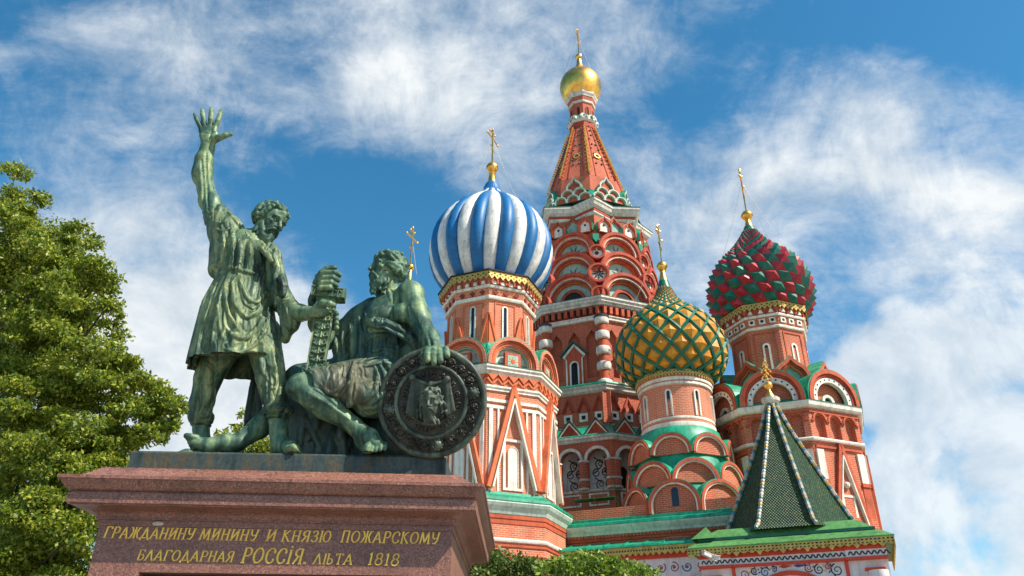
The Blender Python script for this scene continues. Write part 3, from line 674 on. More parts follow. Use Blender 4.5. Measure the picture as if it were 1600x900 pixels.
        m = MB(); m.rect(F, cx - .62, cx + .62, 12.55, 13.3, -.02, .05); pp = m.build('parapet_panel', 'white', t); m = MB(); m.rect(F, cx - .52, cx + .52, 12.65, 13.2, .0, .06); m.build('panel_fill', 'brickd', pp); parts.append(pp)
    for cx in (-.87, .87, -2.6, 2.6):
        m = MB(); m2 = MB(); m.lathe([(.30, 13.5), (.30, 15.3)], 14, c=F(cx, 0, .02)[:2]); wp = []
        for z0 in (13.55, 14.1, 15.25): wp += [(.28, z0 - .08), (.36, z0 - .05), (.36, z0 + .05), (.28, z0 + .08)]
        m2.lathe(wp, 14, c=F(cx, 0, .02)[:2]); q = m.build('arcade_column', 'brickd', t, smooth=40); m2.build('column_band', 'whiteg', q); parts.append(q)
    m = MB(); m.rect(F, -hs3, hs3, 13.38, 13.52, -.02, .10); parts.append(m.build('parapet_coping', 'whiteg', t))
    # painted scrolls and a doorway on the inner wall
    Fi = face(22.5, 5.6 * c8); m = MB()
    def spiral(F, m, cx, cz, r0, turns, sg, w=.07, a0=0, o=.012):
        pts = []
        for i in range(22):
            a = a0 + sg * turns * 2 * PI * i / 21; q = r0 * (1 - .82 * i / 21); pts.append((cx + q * math.cos(a), cz + q * math.sin(a), w * (1 - .5 * i / 21)))
        for (x0, y0, w0), (x1, y1, w1) in zip(pts, pts[1:]): m.bar(F, (x0, y0), (x1, y1), w0, 0.0, o)
    for cx in (-.35, .25, 1.35, 1.95, -2.15):
        for j, zz_ in enumerate((13.5, 14.2, 14.9, 15.5)):
            spiral(Fi, m, cx - .12 * (-1) ** j, zz_, .30, 1.4, (-1) ** j, .08, PI * j + 1); m.bar(Fi, (cx - .3 * (-1) ** j, zz_), (cx + .25 * (-1) ** j, zz_ + .42), .07, 0, .012)
    parts.append(m.build('painted_scroll', 'pblack', t))
    d_ = win(t, Fi, -1.35, 11.6, 1.25, 3.95, .26, .10, 'whiteg', 'dark', name='doorway'); parts.append(d_)
    ring_copies(parts, t, [-45, 45, -90, 90])
central_tower()
# ================================================================== YELLOW AND GREEN TOWER
def onion_at(rows):
    """radius / height along a dome by arc length, with the outward normal in the profile plane"""
    L = [0]
    for (r0, z0), (r1, z1) in zip(rows, rows[1:]): L.append(L[-1] + math.hypot(r1 - r0, z1 - z0))
    def f(s):
        s = max(0, min(L[-1] - 1e-6, s))
        i = max(j for j in range(len(L) - 1) if L[j] <= s); q = (s - L[i]) / (L[i + 1] - L[i]); (r0, z0), (r1, z1) = rows[i], rows[i + 1]
        d = math.hypot(r1 - r0, z1 - z0); return r0 + (r1 - r0) * q, z0 + (z1 - z0) * q, (z1 - z0) / d, -(r1 - r0) / d
    return f, L[-1]
def refine(rows, n=6):
    """Catmull-Rom smoothing of a dome profile"""
    out = []
    for i in range(len(rows) - 1):
        p = [Vector((*rows[max(0, min(len(rows) - 1, i + k))], 0)) for k in (-1, 0, 1, 2)]
        for j in range(n):
            u = j / n; q = .5 * ((2 * p[1]) + (p[2] - p[0]) * u + (2 * p[0] - 5 * p[1] + 4 * p[2] - p[3]) * u * u + (3 * p[1] - p[0] - 3 * p[2] + p[3]) * u ** 3)
            out.append((q.x, q.y))
    return out + [rows[-1]]
def yellow_tower():
    A = Ax(1053, 600, 43); t = thing('church_tower', 'small round tower with yellow and green lattice onion dome', 'church tower', (A.X, A.Y, 0), group=CATH)
    prof = refine(A.prof([(57, 600), (66, 594), (75, 585), (81, 573), (84.5, 560), (84.5, 547), (81, 534), (74, 521), (64, 509), (52.5, 498.5), (41, 490), (31, 482), (23, 474), (17, 466), (12.5, 457), (10.5, 449)]))
    f, L = onion_at(prof); N = 17
    mb = MB(); mb.lathe([(r * .985, z) for r, z in prof], 68); d = mb.build('dome', 'lattice', t, smooth=60)
    # helical lattice: node (i, j) at angle (i + j/2) and arc length s_j; rows shrink with the radius
    ss = [0.02]; 
    while ss[-1] < L - .12: ss.append(ss[-1] + max(.11, f(ss[-1])[0] * 2 * PI / N * .60))
    def node(i, j, o=0.0):
        r, z, nr, nz = f(ss[j] if isinstance(j, int) else j); a = 2 * PI * (i) / N
        return Vector(((r + o * nr) * math.sin(a), -(r + o * nr) * math.cos(a), z + o * nz))
    py = MB(); lt = MB()
    for j in range(0, len(ss) - 2):
        for i in range(N):
            off = .5 * (j % 2); Lf, Rt = node(i + off - .5, j + 1), node(i + off + .5, j + 1); B_, T_ = node(i + off, j), node(i + off, j + 2)
            c = (Lf + Rt + B_ + T_) / 4; w = (Rt - Lf).length; nrm = (Rt - Lf).cross(T_ - B_).normalized()
            sh = .06 if w > .5 else .02
            q = [c + (p - c) * (1 - (.15 if w > .5 else .08)) for p in (Lf, B_, Rt, T_)]; apx = c + nrm * (w * .20 + .02)
            py.add(q + [apx], [(0, 1, 4), (1, 2, 4), (2, 3, 4), (3, 0, 4)])
            for p0, p1 in ((B_, Lf), (B_, Rt)):
                wd = min(.10, w * .11); mid = (p0 + p1) / 2; up = (mid - Vector((0, 0, mid.z))).normalized()
                lt.tube([p0 + nrm * .03, (p0 + p1) / 2 + nrm * .045, p1 + nrm * .03], wd, 4, capped=False)
    py.build('dome_facets', 'ochre', d); lt.build('dome_lattice', 'lattice', d)
    oct_part(t, 'collar', 'lattice', A.prof([(13, 459), (10, 449), (7.4, 439.5), (6, 439)]), 20, 40, d)
    finial(t, A.prof([(6.8, 440), (6.5, 438), (3.6, 424), (5.2, 423), (4, 421)]), (A.r(8, 416), A.z(416)), A.z(352), A.z(409), .68,
           [((2.35, .3, A.z(492)), .72), ((-2.2, -.6, A.z(492)), .72), ((.3, 1.6, A.z(478)), .72)])
    zv = A.z(598); r0 = A.r(59, 598)
    oct_part(t, 'dome_skirt', 'lattice', [(r0 - .1, zv + .16), (r0 + .09, zv + .04), (r0 + .09, zv - .02), (r0 - .1, zv - .02)], 64, 30)
    valance(t, r0 + .03, zv - .02, .40, 36, teeth=2, cyl=True, th=.02)
    rd = A.r(54.5, 645)
    z0, z1 = A.z(683), zv - .3
    oct_part(t, 'drum', 'brickcyl', [(rd + .04, z0 - .3), (rd, z1 - .5), (rd + .12, z1), (rd + .12, z1 + .2)], 64, 40)
    for zc_, o, h in ((zv - .50, .17, .09), (zv - .74, .12, .07), (z0 + .50, .07, .07), (z0 + .12, .10, .14)):
        oct_part(t, 'string_course', 'white', [(rd - .05, zc_ - h - .03), (rd + o - .02, zc_ - h), (rd + o, zc_), (rd + o - .02, zc_ + h), (rd - .05, zc_ + h + .02)], 64, 40)
    oct_part(t, 'brick_course', 'orangetrim', [(rd, zv - .42), (rd + .2, zv - .40), (rd + .2, zv - .34), (rd, zv - .3)], 64, 40)
    parts = []; Fd = face(-22.5, rd + .0)
    parts.append(win(t, Fd, 0, z0 + .62, .36, 1.50, .085, .09))
    ring_copies(parts, t, [45, 90, -45, -90, 135])
    # green shell roof with three tiers of round gables
    zA, zB, zC = A.zf(706, 2.75), A.zf(751, 3.1), A.zf(797, 3.4)
    oct_part(t, 'shell_roof', 'green', [(rd + .02, z0 + .08), (rd + .22, z0 - .08), (2.34, zA + 1.0), (2.42, zA), (2.56, zB + 1.15), (2.66, zB), (2.8, zC + 1.35), (2.86, zC - .1)], 48, 50)
    rings = [('redtrim', .15, .16), ('white', .075, .11), ('brickr', .03, .05)]
    def wn(root, F, cx, zb, r): win(root, F, cx, zb, .46, 1.02, .05, .02, 'brickr', 'glass', bars=False)
    def pale(root, F, cx, zb, r): pass
    for zb, R, w, off, hs_ in ((zA, 2.70, 2.16, -22.5, .02), (zB, 2.98, 2.42, 0, .02), (zC, 3.22, 2.62, -22.5, .32)):
        k = kok(t, face(off, R * .955), 0, zb, w, hs_, rings, 'brickr', .9, 'green', otym=-.05, n=16, extra=None, rw=.05)
        ring_copies([k], t, [45, 90, -45, -90])
        if zb == zC: wn(k, face(off, R * .955 - .05), .05, zb + .30, 1)
    oct_part(t, 'base_drum', 'brickr', [(3.1, zC + .3), (3.1, 8)], 48, 40)
yellow_tower()

# ================================================================== RED AND GREEN TOWER
def crimson_tower():
    A = Ax(1194, 501, 45); t = thing('church_tower', 'octagonal brick tower with red and green pyramid studded dome', 'church tower', (A.X, A.Y, 0), group=CATH)
    prof = refine(A.prof([(64, 499), (68, 492), (72, 482), (74.5, 471), (74.5, 459), (72, 447), (67.5, 435), (61, 424), (52.5, 413.5), (43, 404), (34, 395), (26.5, 386), (20, 377), (14.5, 369), (11.5, 363)]))
    f, L = onion_at(prof); N = 24
    mb = MB(); mb.lathe([(r * .97, z) for r, z in prof], 52); d = mb.build('dome', 'domegreen', t, smooth=60)
    ss = [0.0]
    while ss[-1] < L - .05: ss.append(ss[-1] + max(.09, f(ss[-1])[0] * 2 * PI / N * .88))
    def node(i, j):
        r, z, nr, nz = f(ss[j]); a = 2 * PI * (i - .38 * j + .3) / N; return Vector((r * math.sin(a), -r * math.cos(a), z))
    st = [MB(), MB()]
    for j in range(len(ss) - 1):
        for i in range(N):
            q = [node(i, j), node(i + 1, j), node(i + 1, j + 1), node(i, j + 1)]; c = sum(q, Vector()) / 4; w = (q[1] - q[0]).length
            nrm = (q[1] - q[0]).cross(q[3] - q[0]).normalized()
            st[(i + j) % 2].add(q + [c + nrm * w * .56], [(0, 1, 4), (1, 2, 4), (2, 3, 4), (3, 0, 4)])
    st[0].build('red_studs', 'domered', d); st[1].build('green_studs', 'domegreen', d)
    oct_part(t, 'collar', 'lattice', A.prof([(12, 366), (10, 361), (7.5, 355), (6, 354.5)]), 20, 40, d)
    finial(t, A.prof([(6.8, 355.5), (6.4, 354), (3.6, 345), (5, 344), (4, 342)]), (A.r(8.6, 337), A.z(337)), A.z(266), A.z(330), .70,
           [((-2.1, .2, A.z(407)), .7), ((1.9, .6, A.z(400)), .7), ((2.4, -.5, A.z(408)), .7)])
    zv = A.z(501); Rv = A.r(68.5, 501)
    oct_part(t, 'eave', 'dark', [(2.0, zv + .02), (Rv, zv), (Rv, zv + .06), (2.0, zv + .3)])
    valance(t, Rv - .02, zv + .06, .46, 8, teeth=7, th=.03)
    Rd = A.r(58, 545); z1 = A.z(536); 
    oct_part(t, 'drum', 'brickr', [(Rd + .05, 17.2), (Rd, z1), (Rd + .04, z1 + .05), (Rv - .12, zv - .1)])
    zq = lambda q: z1 + (zv - z1) * q; rq = lambda q: Rd + .04 + (Rv - .16 - Rd) * q
    for q in (.06, .52): oct_part(t, 'string_course', 'white', [(rq(q) - .1, zq(q) - .09), (rq(q) + .07, zq(q) - .08), (rq(q) + .10, zq(q)), (rq(q) + .08, zq(q) + .07), (rq(q) - .1, zq(q) + .08)])
    parts = []; F = face(22.5, (rq(.28)) * c8 + .02); m = MB(); m2 = MB()
    for i in range(3):
        cx = (i - 1) * .60; m.rect(F, cx - .18, cx + .18, zq(.20), zq(.41), -.2, .06); m2.prism(F, [(cx + .10 * math.cos(a), zq(.305) + .10 * math.sin(a)) for a in np.linspace(0, 2 * PI, 11)[:-1]], .06, .066)
    a = m.build('square_panel', 'white', t); m2.build('eyelet', 'dark', a); parts.append(a)
    F = face(22.5, rq(.72) * c8); m = MB(); m2 = MB(); hs = rq(.7) * .3827
    for i in range(3):
        cx = (i - 1) * .60; m.prism(F, [(cx - .14, zq(.62)), (cx + .14, zq(.62)), (cx, zq(.82))], -.2, .08)
        m2.bar(F, (cx - .3, zq(.60)), (cx, zq(.95)), .08, -.1, .10); m2.bar(F, (cx, zq(.95)), (cx + .3, zq(.60)), .08, -.1, .10)
    a = m2.build('corbel_gables', 'redtrimd', t); m.build('white_triangles', 'white', a); parts.append(a)
    Fd = face(22.5, Rd * c8); zb = A.zf(583, 2.2)
    parts.append(win(t, Fd, 0, zb, .42, A.zf(534, 2.2) - zb, .10, .07))
    m = MB(); hs = Rd * .3827
    m.rect(Fd, -.66, -.58, zb, z1 - .3, -.03, .05); m.rect(Fd, .58, .66, zb, z1 - .3, -.03, .05); m.rect(Fd, -.66, .66, z1 - .3, z1 - .22, -.03, .05)
    parts.append(m.build('panel_frame', 'redtrim', t))
    # pointed upper gables, round lower gables with dotted white arches
    zc = 16.35
    k = kok(t, face(0, 3.0), 0, zc + 1.55, 2.05, .25, [('redtrim', .20, .22), ('redtrimd', .12, .10), ('orangetrim', .10, .0)], 'mint', .95, 'green', pt=.34, otym=-.2, n=18, rw=.05)
    ring_copies([k], t, [-45, 45, -90, 90])
    def dotted(root, F, cx, zb, r):
        m = MB(); m.band(F, arch(cx, zb, 2 * r, zb + .18, 18), arch(cx, zb, 2 * r - .56, zb + .18, 18), -.2, .06); w_ = m.build('white_arch', 'white', root)
        m = MB()
        for i in range(11):
            a = PI * (i + .5) / 11; m.prism(F, [(cx + (r - .14) * math.cos(a) + .055 * math.cos(b), zb + .18 + (r - .14) * math.sin(a) + .055 * math.sin(b)) for b in np.linspace(0, 2 * PI, 8)[:-1]], .06, .066)
        m.build('arch_dots', 'dark', root)
        m = MB(); m.band(F, arch(cx, zb, .84, zb + .2, 10), arch(cx, zb, .52, zb + .2, 10), -.5, -.26); e = m.build('lunette_ring', 'white', root)
        m = MB(); m.prism(F, arch(cx, zb, .54, zb + .2, 10), -.5, -.38); m.build('lunette', 'dark', root)
    k = kok(t, face(22.5, 4.22), 0, zc, 3.36, .22, [('redtrim', .22, .22), ('redtrimd', .14, .12)], 'brickr', 2.2, 'green', otym=-.42, n=20, extra=dotted, rw=.07)
    ring_copies([k], t, [-45, 45, -90, -135])
    oct_part(t, 'skirt_roof', 'green', [(4.5, zc + .04), (3.6, zc + .7), (2.1, zc + 2.9)])
    oct_part(t, 'cornice_flashing', 'greend', [(4.3, zc + .05), (4.80, zc), (4.80, zc - .03), (4.3, zc - .02)])
    oct_part(t, 'cornice', 'white', [(4.4, zc - .02), (4.77, zc - .03), (4.72, zc - .26), (4.62, zc - .36), (4.4, zc - .38)])
    Rb = 4.42; zb0 = 14.35; ap = Rb * c8; hs = Rb * .3827
    holes = [arch(cx, zb0 + .05, .66, zb0 + 1.02, 10) for cx in (-1.02, 0, 1.02)]
    mb = MB()
    for i in range(8):
        Fk = face(22.5 + 45 * i, ap); wall_panel(mb, Fk, [(-hs, zb0), (hs, zb0), (hs, zc - .3), (-hs, zc - .3)], holes, .30); mb.rect(Fk, -hs + .12, hs - .12, zb0, zc - .35, -.42, -.30)
    w_ = mb.build('arcade_storey', 'brickr', t)
    m = MB(); F = face(22.5, ap)
    for cx in (-1.02, 0, 1.02):
        m.band(F, arcp(cx, zb0 + 1.02, .48, 10), arcp(cx, zb0 + 1.02, .36, 10), -.02, .07)
        for sg in (-1, 1): m.rect(F, cx + sg * .49 - .09, cx + sg * .49 + .09, zb0 + .92, zb0 + 1.0, -.02, .09)
    m.rect(F, -hs, hs, zc - .62, zc - .52, -.02, .08); parts.append(m.build('arcade_arches', 'redtrim', t))
    oct_part(t, 'string_course', 'white', [(4.2, zb0 + .04), (4.50, zb0 + .03), (4.54, zb0 - .04), (4.50, zb0 - .13), (4.2, zb0 - .15)])
    Rl = 4.30; oct_part(t, 'wall', 'brickr', [(Rl + .12, 0), (Rl + .08, 9.5), (Rl, zb0)])
    F = face(22.5, Rl * c8 + .02, -.015, zb0); hs = Rl * .3827
    for sg in (-1, 1):
        m = MB(); m.rect(F, sg * (hs - .30) - .22, sg * (hs - .30) + .22, 12.2, 13.75, -.02, .12); a = m.build('corner_pilaster', 'white', t); parts.append(a)
        m = MB(); m.rect(F, sg * (hs - .3) - .27, sg * (hs - .3) + .27, 12.0, 12.2, -.02, .16); m.rect(F, sg * (hs - .3) - .24, sg * (hs - .3) + .24, 9.0, 12.0, -.02, .10); m.build('pilaster_base', 'redtrim', a)
    m = MB(); m2 = MB()
    for sg in (-1, 1):
        m.bar(F, (0, 14.15), (sg * (hs - .25), 8.6), .20, -.02, .24); m2.bar(F, (0, 13.55), (sg * (hs - .42), 8.6), .07, -.02, .27)
    m.rect(F, -hs + .1, hs - .1, 13.86, 13.98, -.02, .10); a = m.build('gable_frame', 'redtrim', t); m2.build('gable_lining', 'white', a); parts.append(a)
    w2 = win(t, F, 0, 9.4, .86, 2.1, .12, .10, 'white', 'orangetrim', round_=False); parts.append(w2)
    m = MB(); m.ball(F(-.0, 12.0, .12), .17, 10, 8); m.build('boss', 'white', w2)
    ring_copies(parts, t, [-45, 45, -90, 90])
crimson_tower()

# ================================================================== FAR CHAPEL BEHIND THE SEATED FIGURE
def far_chapel():
    A = Ax(641, 418, 62); t = thing('church_tower', 'far slim tower whose gold cross rises behind the seated bronze man', 'church tower', (A.X, A.Y, 0), group=CATH)
    rows = refine(A.prof([(11, 512), (15, 504), (17, 494), (16.5, 484), (13, 474), (8.5, 465), (5, 456), (3.6, 448)]))
    mb = MB(); mb.lathe(rows, 32); mb.build('dome', 'green', t, smooth=60)
    finial(t, A.prof([(3.8, 448), (4.2, 438), (2.6, 426), (3.6, 425), (3, 423)]), (A.r(6.2, 418), A.z(418)), A.z(356), A.z(413), .95, [((1.1, 0, A.z(470)), .72)])
    z0 = A.z(512); oct_part(t, 'drum', 'brickr', [(.82, z0 - 9), (.82, z0 + .1)], 32, 40)
    oct_part(t, 'string_course', 'white', [(.8, z0 - .1), (.95, z0 - .1), (.95, z0 + .12), (.8, z0 + .12)], 32, 40)
    parts = [win(t, face(0, .80), 0, z0 - 2.2, .34, 1.5, .07, .06)]; ring_copies(parts, t, [-60, 60])
    oct_part(t, 'body', 'brickr', [(1.6, 0), (1.6, z0 - 7.5), (.82, z0 - 5.5)])
far_chapel()

# ================================================================== GALLERY
gx, gy = math.cos(GA), -math.sin(GA); nx_, ny_ = -math.sin(GA), -math.cos(GA)
def gframe(x0, y0): return lambda s, z, o: (x0 + gx * s + nx_ * o, y0 + gy * s + ny_ * o, z)
def extr(mb, F, s0, s1, prof, mi=0):
    """run a moulding profile [(out, z)] along a wall frame"""
    n = len(prof); vs = [F(s0, z, o) for o, z in prof] + [F(s1, z, o) for o, z in prof]
    mb.add(vs, [(i, i + 1, i + 1 + n, i + n) for i in range(n - 1)] + [tuple(range(n)), tuple(range(2 * n - 1, n - 1, -1))], mi)
def gallery():
    t = thing('cathedral_gallery', 'red brick gallery with green sloping cornice joining the towers', 'gallery', (3.2, 41.67, 0))
    F = gframe(0, 0); e = 10.9; s0 = -1.6
    def run(name, mat, prof, a=s0, b=e): mb = MB(); extr(mb, F, a, b, prof); return mb.build(name, mat, t)
    run('wall', 'brickr', [(-.55, 10.9), (-.55, 0), (-9, 0), (-9, 10.9)])
    run('cornice_roof', 'green', [(-.95, 10.72), (-.62, 10.58), (-.62, 10.42), (-.34, 10.34), (-.34, 10.20), (-.02, 10.10), (-.0, 9.96), (-.2, 9.95), (-.9, 10.0)])
    run('roof_edge', 'redtrimd', [(-1.0, 10.86), (-.66, 10.86), (-.66, 10.62), (-1.0, 10.7)])
    run('cornice', 'palecove', [(-.03, 9.95), (-.05, 9.88), (-.14, 9.78), (-.28, 9.65), (-.34, 9.54), (-.7, 9.53)])
    run('dentil_course', 'redtrim', [(-.38, 9.53), (-.40, 9.40), (-.45, 9.39), (-.45, 9.26), (-.7, 9.24)])
    m = MB()
    for i in range(70): x = s0 + i * .18; m.rect(F, x, x + .09, 9.41, 9.52, -.5, -.34)
    m.build('dentils', 'brickr', t)
    mb = MB(); extr(mb, F, s0, e, [(-.9, 10.96), (-8.5, 11.3), (-8.5, 10.9), (-.95, 10.9)]); mb.build('terrace_roof', 'green2', t)
    # lower lean-to roof over the painted wall
    a, b = -2.2, 7.4
    run('lower_roof', 'green', [(-.6, 9.16), (1.02, 8.72), (1.06, 8.62), (1.0, 8.60), (-.6, 8.9)], a, b)
    m = MB()
    for i in range(9): x = a + 1 + i * .98; m.bar(lambda s, z, o: F(s, 9.16 - (o + .6) * .272 + z, o), (x, 0.0), (x, .05), .05, -.55, 1.0)
    m.build('roof_seams', 'green', t)
    m = MB(); n = 34
    Fv = lambda s, z, o: F(s, z, o + .98); pts = [(a, 8.60), (b, 8.60)]
    for i in range(n, 0, -1):
        x1 = a + (b - a) * i / n; d = (b - a) / n; pts += [(x1, 8.32), (x1 - d * .25, 8.24), (x1 - d * .5, 8.17), (x1 - d * .75, 8.24)]
    pts.append((a, 8.32)); m.prism(Fv, pts, -.02, .02)
    for i in range(n * 2): x = a + (b - a) * (i + .5) / n / 2; m.rect(Fv, x - .035, x + .035, 8.40, 8.47, .02, .026, mi=1)
    m.build('valance', ['goldpaint', 'dark'], t)
    run('painted_frieze', 'redpaint', [(.74, 8.6), (.80, 8.3), (.80, 8.05), (.6, 8.05)], a, b)
    wl = run('painted_wall', 'whitewash', [(.70, 8.3), (.70, 0), (-.5, 0), (-.5, 8.3)], a, b)
    # painted flowers and scrolls
    Fw = gframe(0, 0); Fo = lambda s, z, o: F(s, z, o + .70)
    m = {k: MB() for k in ('pblue', 'pblack', 'pred', 'pgold')}
    rnd = random.Random(3); x = 1.3
    while x < 7.0:
        for z in ((7.62,) if x > 3 else (7.62, 6.9)):
            if int(x * 10) % 3:
                scroll(Fo, m[rnd.choice(['pblue', 'pblack', 'pred'])], x, z, .24, 1.5, rnd.choice((-1, 1)), .055, rnd.random() * 6)
                m['pred'].prism(Fo, [(x + .07 * math.cos(q), z + .07 * math.sin(q)) for q in np.linspace(0, 2 * PI, 8)[:-1]], 0, .008)
            else:
                for q in range(6):
                    an = PI * q / 3; c = 'pred' if q % 2 else 'pblue'; m[c].prism(Fo, [(x + .05 * math.cos(an - 1), z + .05 * math.sin(an - 1)), (x + .19 * math.cos(an - .35), z + .19 * math.sin(an - .35)), (x + .25 * math.cos(an), z + .25 * math.sin(an)), (x + .19 * math.cos(an + .35), z + .19 * math.sin(an + .35)), (x + .05 * math.cos(an + 1), z + .05 * math.sin(an + 1))][::1], 0, .009)
                m['pgold'].prism(Fo, [(x + .06 * math.cos(q), z + .06 * math.sin(q)) for q in np.linspace(0, 2 * PI, 8)[:-1]], 0, .012)
        x += .62
    for k, mm in m.items():
        if mm.v: mm.build('painted_ornament', k, wl)
    Fx = lambda s, z, o: F(s, z, o + .70)
    w_ = win(t, Fx, 6.15, 3.2, 2.3, 4.05, .10, .06, 'whiteg', 'glass', name='arched_window')
    return t
def scroll(F, m, cx, cz, r0, turns, sg, w=.05, a0=0.0, o=.01):
    pts = []
    for i in range(20):
        a = a0 + sg * turns * 2 * PI * i / 19; q = r0 * (1 - .85 * i / 19); pts.append((cx + q * math.cos(a), cz + q * math.sin(a), w * (1 - .5 * i / 19)))
    for (x0, y0, w0), (x1, y1, w1) in zip(pts, pts[1:]): m.bar(F, (x0, y0), (x1, y1), w0, 0.0, o)
gallery()

# ================================================================== PORCH WITH THE TILED TENT
def porch():
    Rx, Ry = 14.95, 32.15; wd = 8.15; t = thing('porch', 'white painted porch with dark green tiled tent roof and gold finial', 'porch', (Rx - gx * wd, Ry - gy * wd, 0))
    F = gframe(0, 0); D = 6.6; ze = 7.80
    def blk(name, mat, s0, s1, z0, z1, o0, o1): mb = MB(); mb.rect(F, s0, s1, z0, z1, o0, o1); return mb.build(name, mat, t)
    # eave: sloping green sheet on four sides with an upper step
    def frustum(name, mat, lo, hi, zl, zh, flat=False):
        (a0, b0, c0, d0), (a1, b1, c1, d1) = lo, hi
        v = [F(a0, zl, d0), F(b0, zl, d0), F(b0, zl, c0), F(a0, zl, c0), F(a1, zh, d1), F(b1, zh, d1), F(b1, zh, c1), F(a1, zh, c1)]
        mb = MB(); mb.add(v, [(0, 1, 5, 4), (1, 2, 6, 5), (2, 3, 7, 6), (3, 0, 4, 7), (4, 5, 6, 7), (3, 2, 1, 0)]); return mb.build(name, mat, t)
    frustum('eave', 'green2', (0, wd, -D, 0), (.45, wd - .5, -D + .4, -.75), ze, ze + .36)
    frustum('eave_edge', 'green2', (0, wd, -D, 0), (0, wd, -D, 0), ze - .05, ze - .002)
    frustum('roof_step', 'greend', (.40, wd - .62, -D + .4, -.70), (.40, wd - .62, -D + .4, -.70), ze + .364, ze + .48)
    frustum('roof_apron', 'green2', (.45, wd - .68, -D + .4, -.76), (1.2, wd - 1.3, -D + 1.0, -1.25), ze + .482, ze + .9)
    # tent
    TA = Ax(1237, 832, 37); R = 3.02; zb = 8.50; zt = TA.z(632) - .02; base = Vector((t.location.x, t.location.y, 0)); cxy = Vector((TA.X, TA.Y, 0)) - base
    m, nt, b = newmat('glazed_tile')
    g = nd(nt, 'ShaderNodeNewGeometry'); pos = g.outputs['Position']
    tt = nd(nt, 'ShaderNodeVectorMath', operation='NORMALIZE', ins={0: nd(nt, 'ShaderNodeVectorMath', operation='CROSS_PRODUCT', ins={0: (0, 0, 1), 1: g.outputs['True Normal']}).outputs[0]}).outputs[0]
    u = nd(nt, 'ShaderNodeVectorMath', operation='DOT_PRODUCT', ins={0: tt, 1: pos}).outputs['Value']; zz = nd(nt, 'ShaderNodeSeparateXYZ', ins={0: pos}).outputs[2]
    fr = mth(nt, 'FRACT', mth(nt, 'MULTIPLY', mth(nt, 'ADD', mth(nt, 'MULTIPLY', u, 1.0), mth(nt, 'MULTIPLY', zz, .9)), 8.0)); fq = mth(nt, 'FRACT', mth(nt, 'MULTIPLY', mth(nt, 'SUBTRACT', mth(nt, 'MULTIPLY', zz, .9), u), 8.0))
    h = mth(nt, 'MULTIPLY', mth(nt, 'SINE', mth(nt, 'MULTIPLY', fr, PI)), mth(nt, 'SINE', mth(nt, 'MULTIPLY', fq, PI)))
    cell = nd(nt, 'ShaderNodeTexWhiteNoise', noise_dimensions='2D', ins={'Vector': nd(nt, 'ShaderNodeCombineXYZ', ins={0: mth(nt, 'FLOOR', mth(nt, 'MULTIPLY', mth(nt, 'ADD', u, mth(nt, 'MULTIPLY', zz, .9)), 8.0)), 1: mth(nt, 'FLOOR', mth(nt, 'MULTIPLY', mth(nt, 'SUBTRACT', mth(nt, 'MULTIPLY', zz, .9), u), 8.0)), 2: 0.0}).outputs[0]}).outputs[0]
    c = ramp(nt, cell, [(0, (.006, .035, .012)), (.55, (.010, .070, .018)), (.93, (.04, .12, .015)), (.97, (.12, .09, .01))])
    c = mixc(nt, ramp(nt, h, [(.05, 0.0), (.4, 1.0)]), (.004, .012, .006), c)
    nt.links.new(c, b.inputs['Base Color']); b.inputs['Roughness'].default_value = .46
    bn = nd(nt, 'ShaderNodeBump', ins={'Strength': .9, 'Distance': .05, 'Height': h}); nt.links.new(bn.outputs[0], b.inputs['Normal'])
    M['tile'] = m
    mb = MB(); prof = [(R + .14, zb), (R * .955, zb + .22), (R * .74, zb + 1.56), (R * .455, zb + 3.4), (R * .235, zb + 4.88), (.16, zt)]; mb.lathe(prof, 8, rot=0, c=cxy)
    tr = mb.build('tent_roof', 'tile', t)
    cols = [paint('ridge_%s' % q, c_, .35, .15, 3) for q, c_ in (('a', (.40, .36, .29)), ('b', (.10, .20, .26)), ('c', (.44, .29, .05)), ('d', (.40, .36, .29)), ('e', (.06, .17, .16)), ('f', (.46, .40, .32)))]
    for k in range(8):
        a = R_(45 * k); mb = MB(); pl = [Vector((cxy.x + (r + .05) * math.sin(a), cxy.y - (r + .05) * math.cos(a), z + .05)) for r, z in prof]; rnd = random.Random(k + 2)
        i = 0; nseg = 40
        def along(q):
            x = q * (len(pl) - 1); j = min(len(pl) - 2, int(x)); return pl[j].lerp(pl[j + 1], x - j)
        D_ = [0]
        for q in range(1, 201): D_.append(D_[-1] + (along(q / 200) - along((q - 1) / 200)).length)
        inv = lambda s: along(np.interp(s, D_, np.linspace(0, 1, 201)))
        for i in range(nseg): s = D_[-1] * i / nseg; mb.tube([inv(s), inv(s + D_[-1] / nseg * .5), inv(s + D_[-1] / nseg)], [.085, .098, .078], 6, mi=(i + k) % 6)
        mb.build('ridge_tiles', cols, tr)
    mb = MB(); mb.lathe([(.14, zt - .1), (.42, zt + .14), (.44, zt + .30), (.30, zt + .26), (.1, zt + .2)], 16, c=cxy); mb.build('finial_cup', 'whiteg', tr, smooth=30)
    mb = MB(); mb.lathe([(.34, zt + .2), (.3, zt + .3), (.14, zt + .6), (.07, zt + .78), (.12, zt + .84)], 18, c=cxy); mb.ball((cxy.x, cxy.y, zt + 1.0), .21, 16, 12)
    fz = mb.build('finial', 'gold', t, smooth=40)
    mb = MB(); z0 = zt + 1.2
    mb.tube([(cxy.x, cxy.y, z0 - .1), (cxy.x, cxy.y, z0 + 1.25)], [.05, .025], 6)
    for q, (dz, hl) in enumerate(((.28, .24), (.62, .22), (.95, .12))):
        for sg in (-1, 1):
            for i in range(5): an = PI * .5 * i / 4; mb.ball((cxy.x + sg * hl * math.sin(an) * .95, cxy.y - sg * hl * .3 * math.sin(an), z0 + dz + .12 * math.cos(an * 2)), .048 - .005 * q, 6, 5)
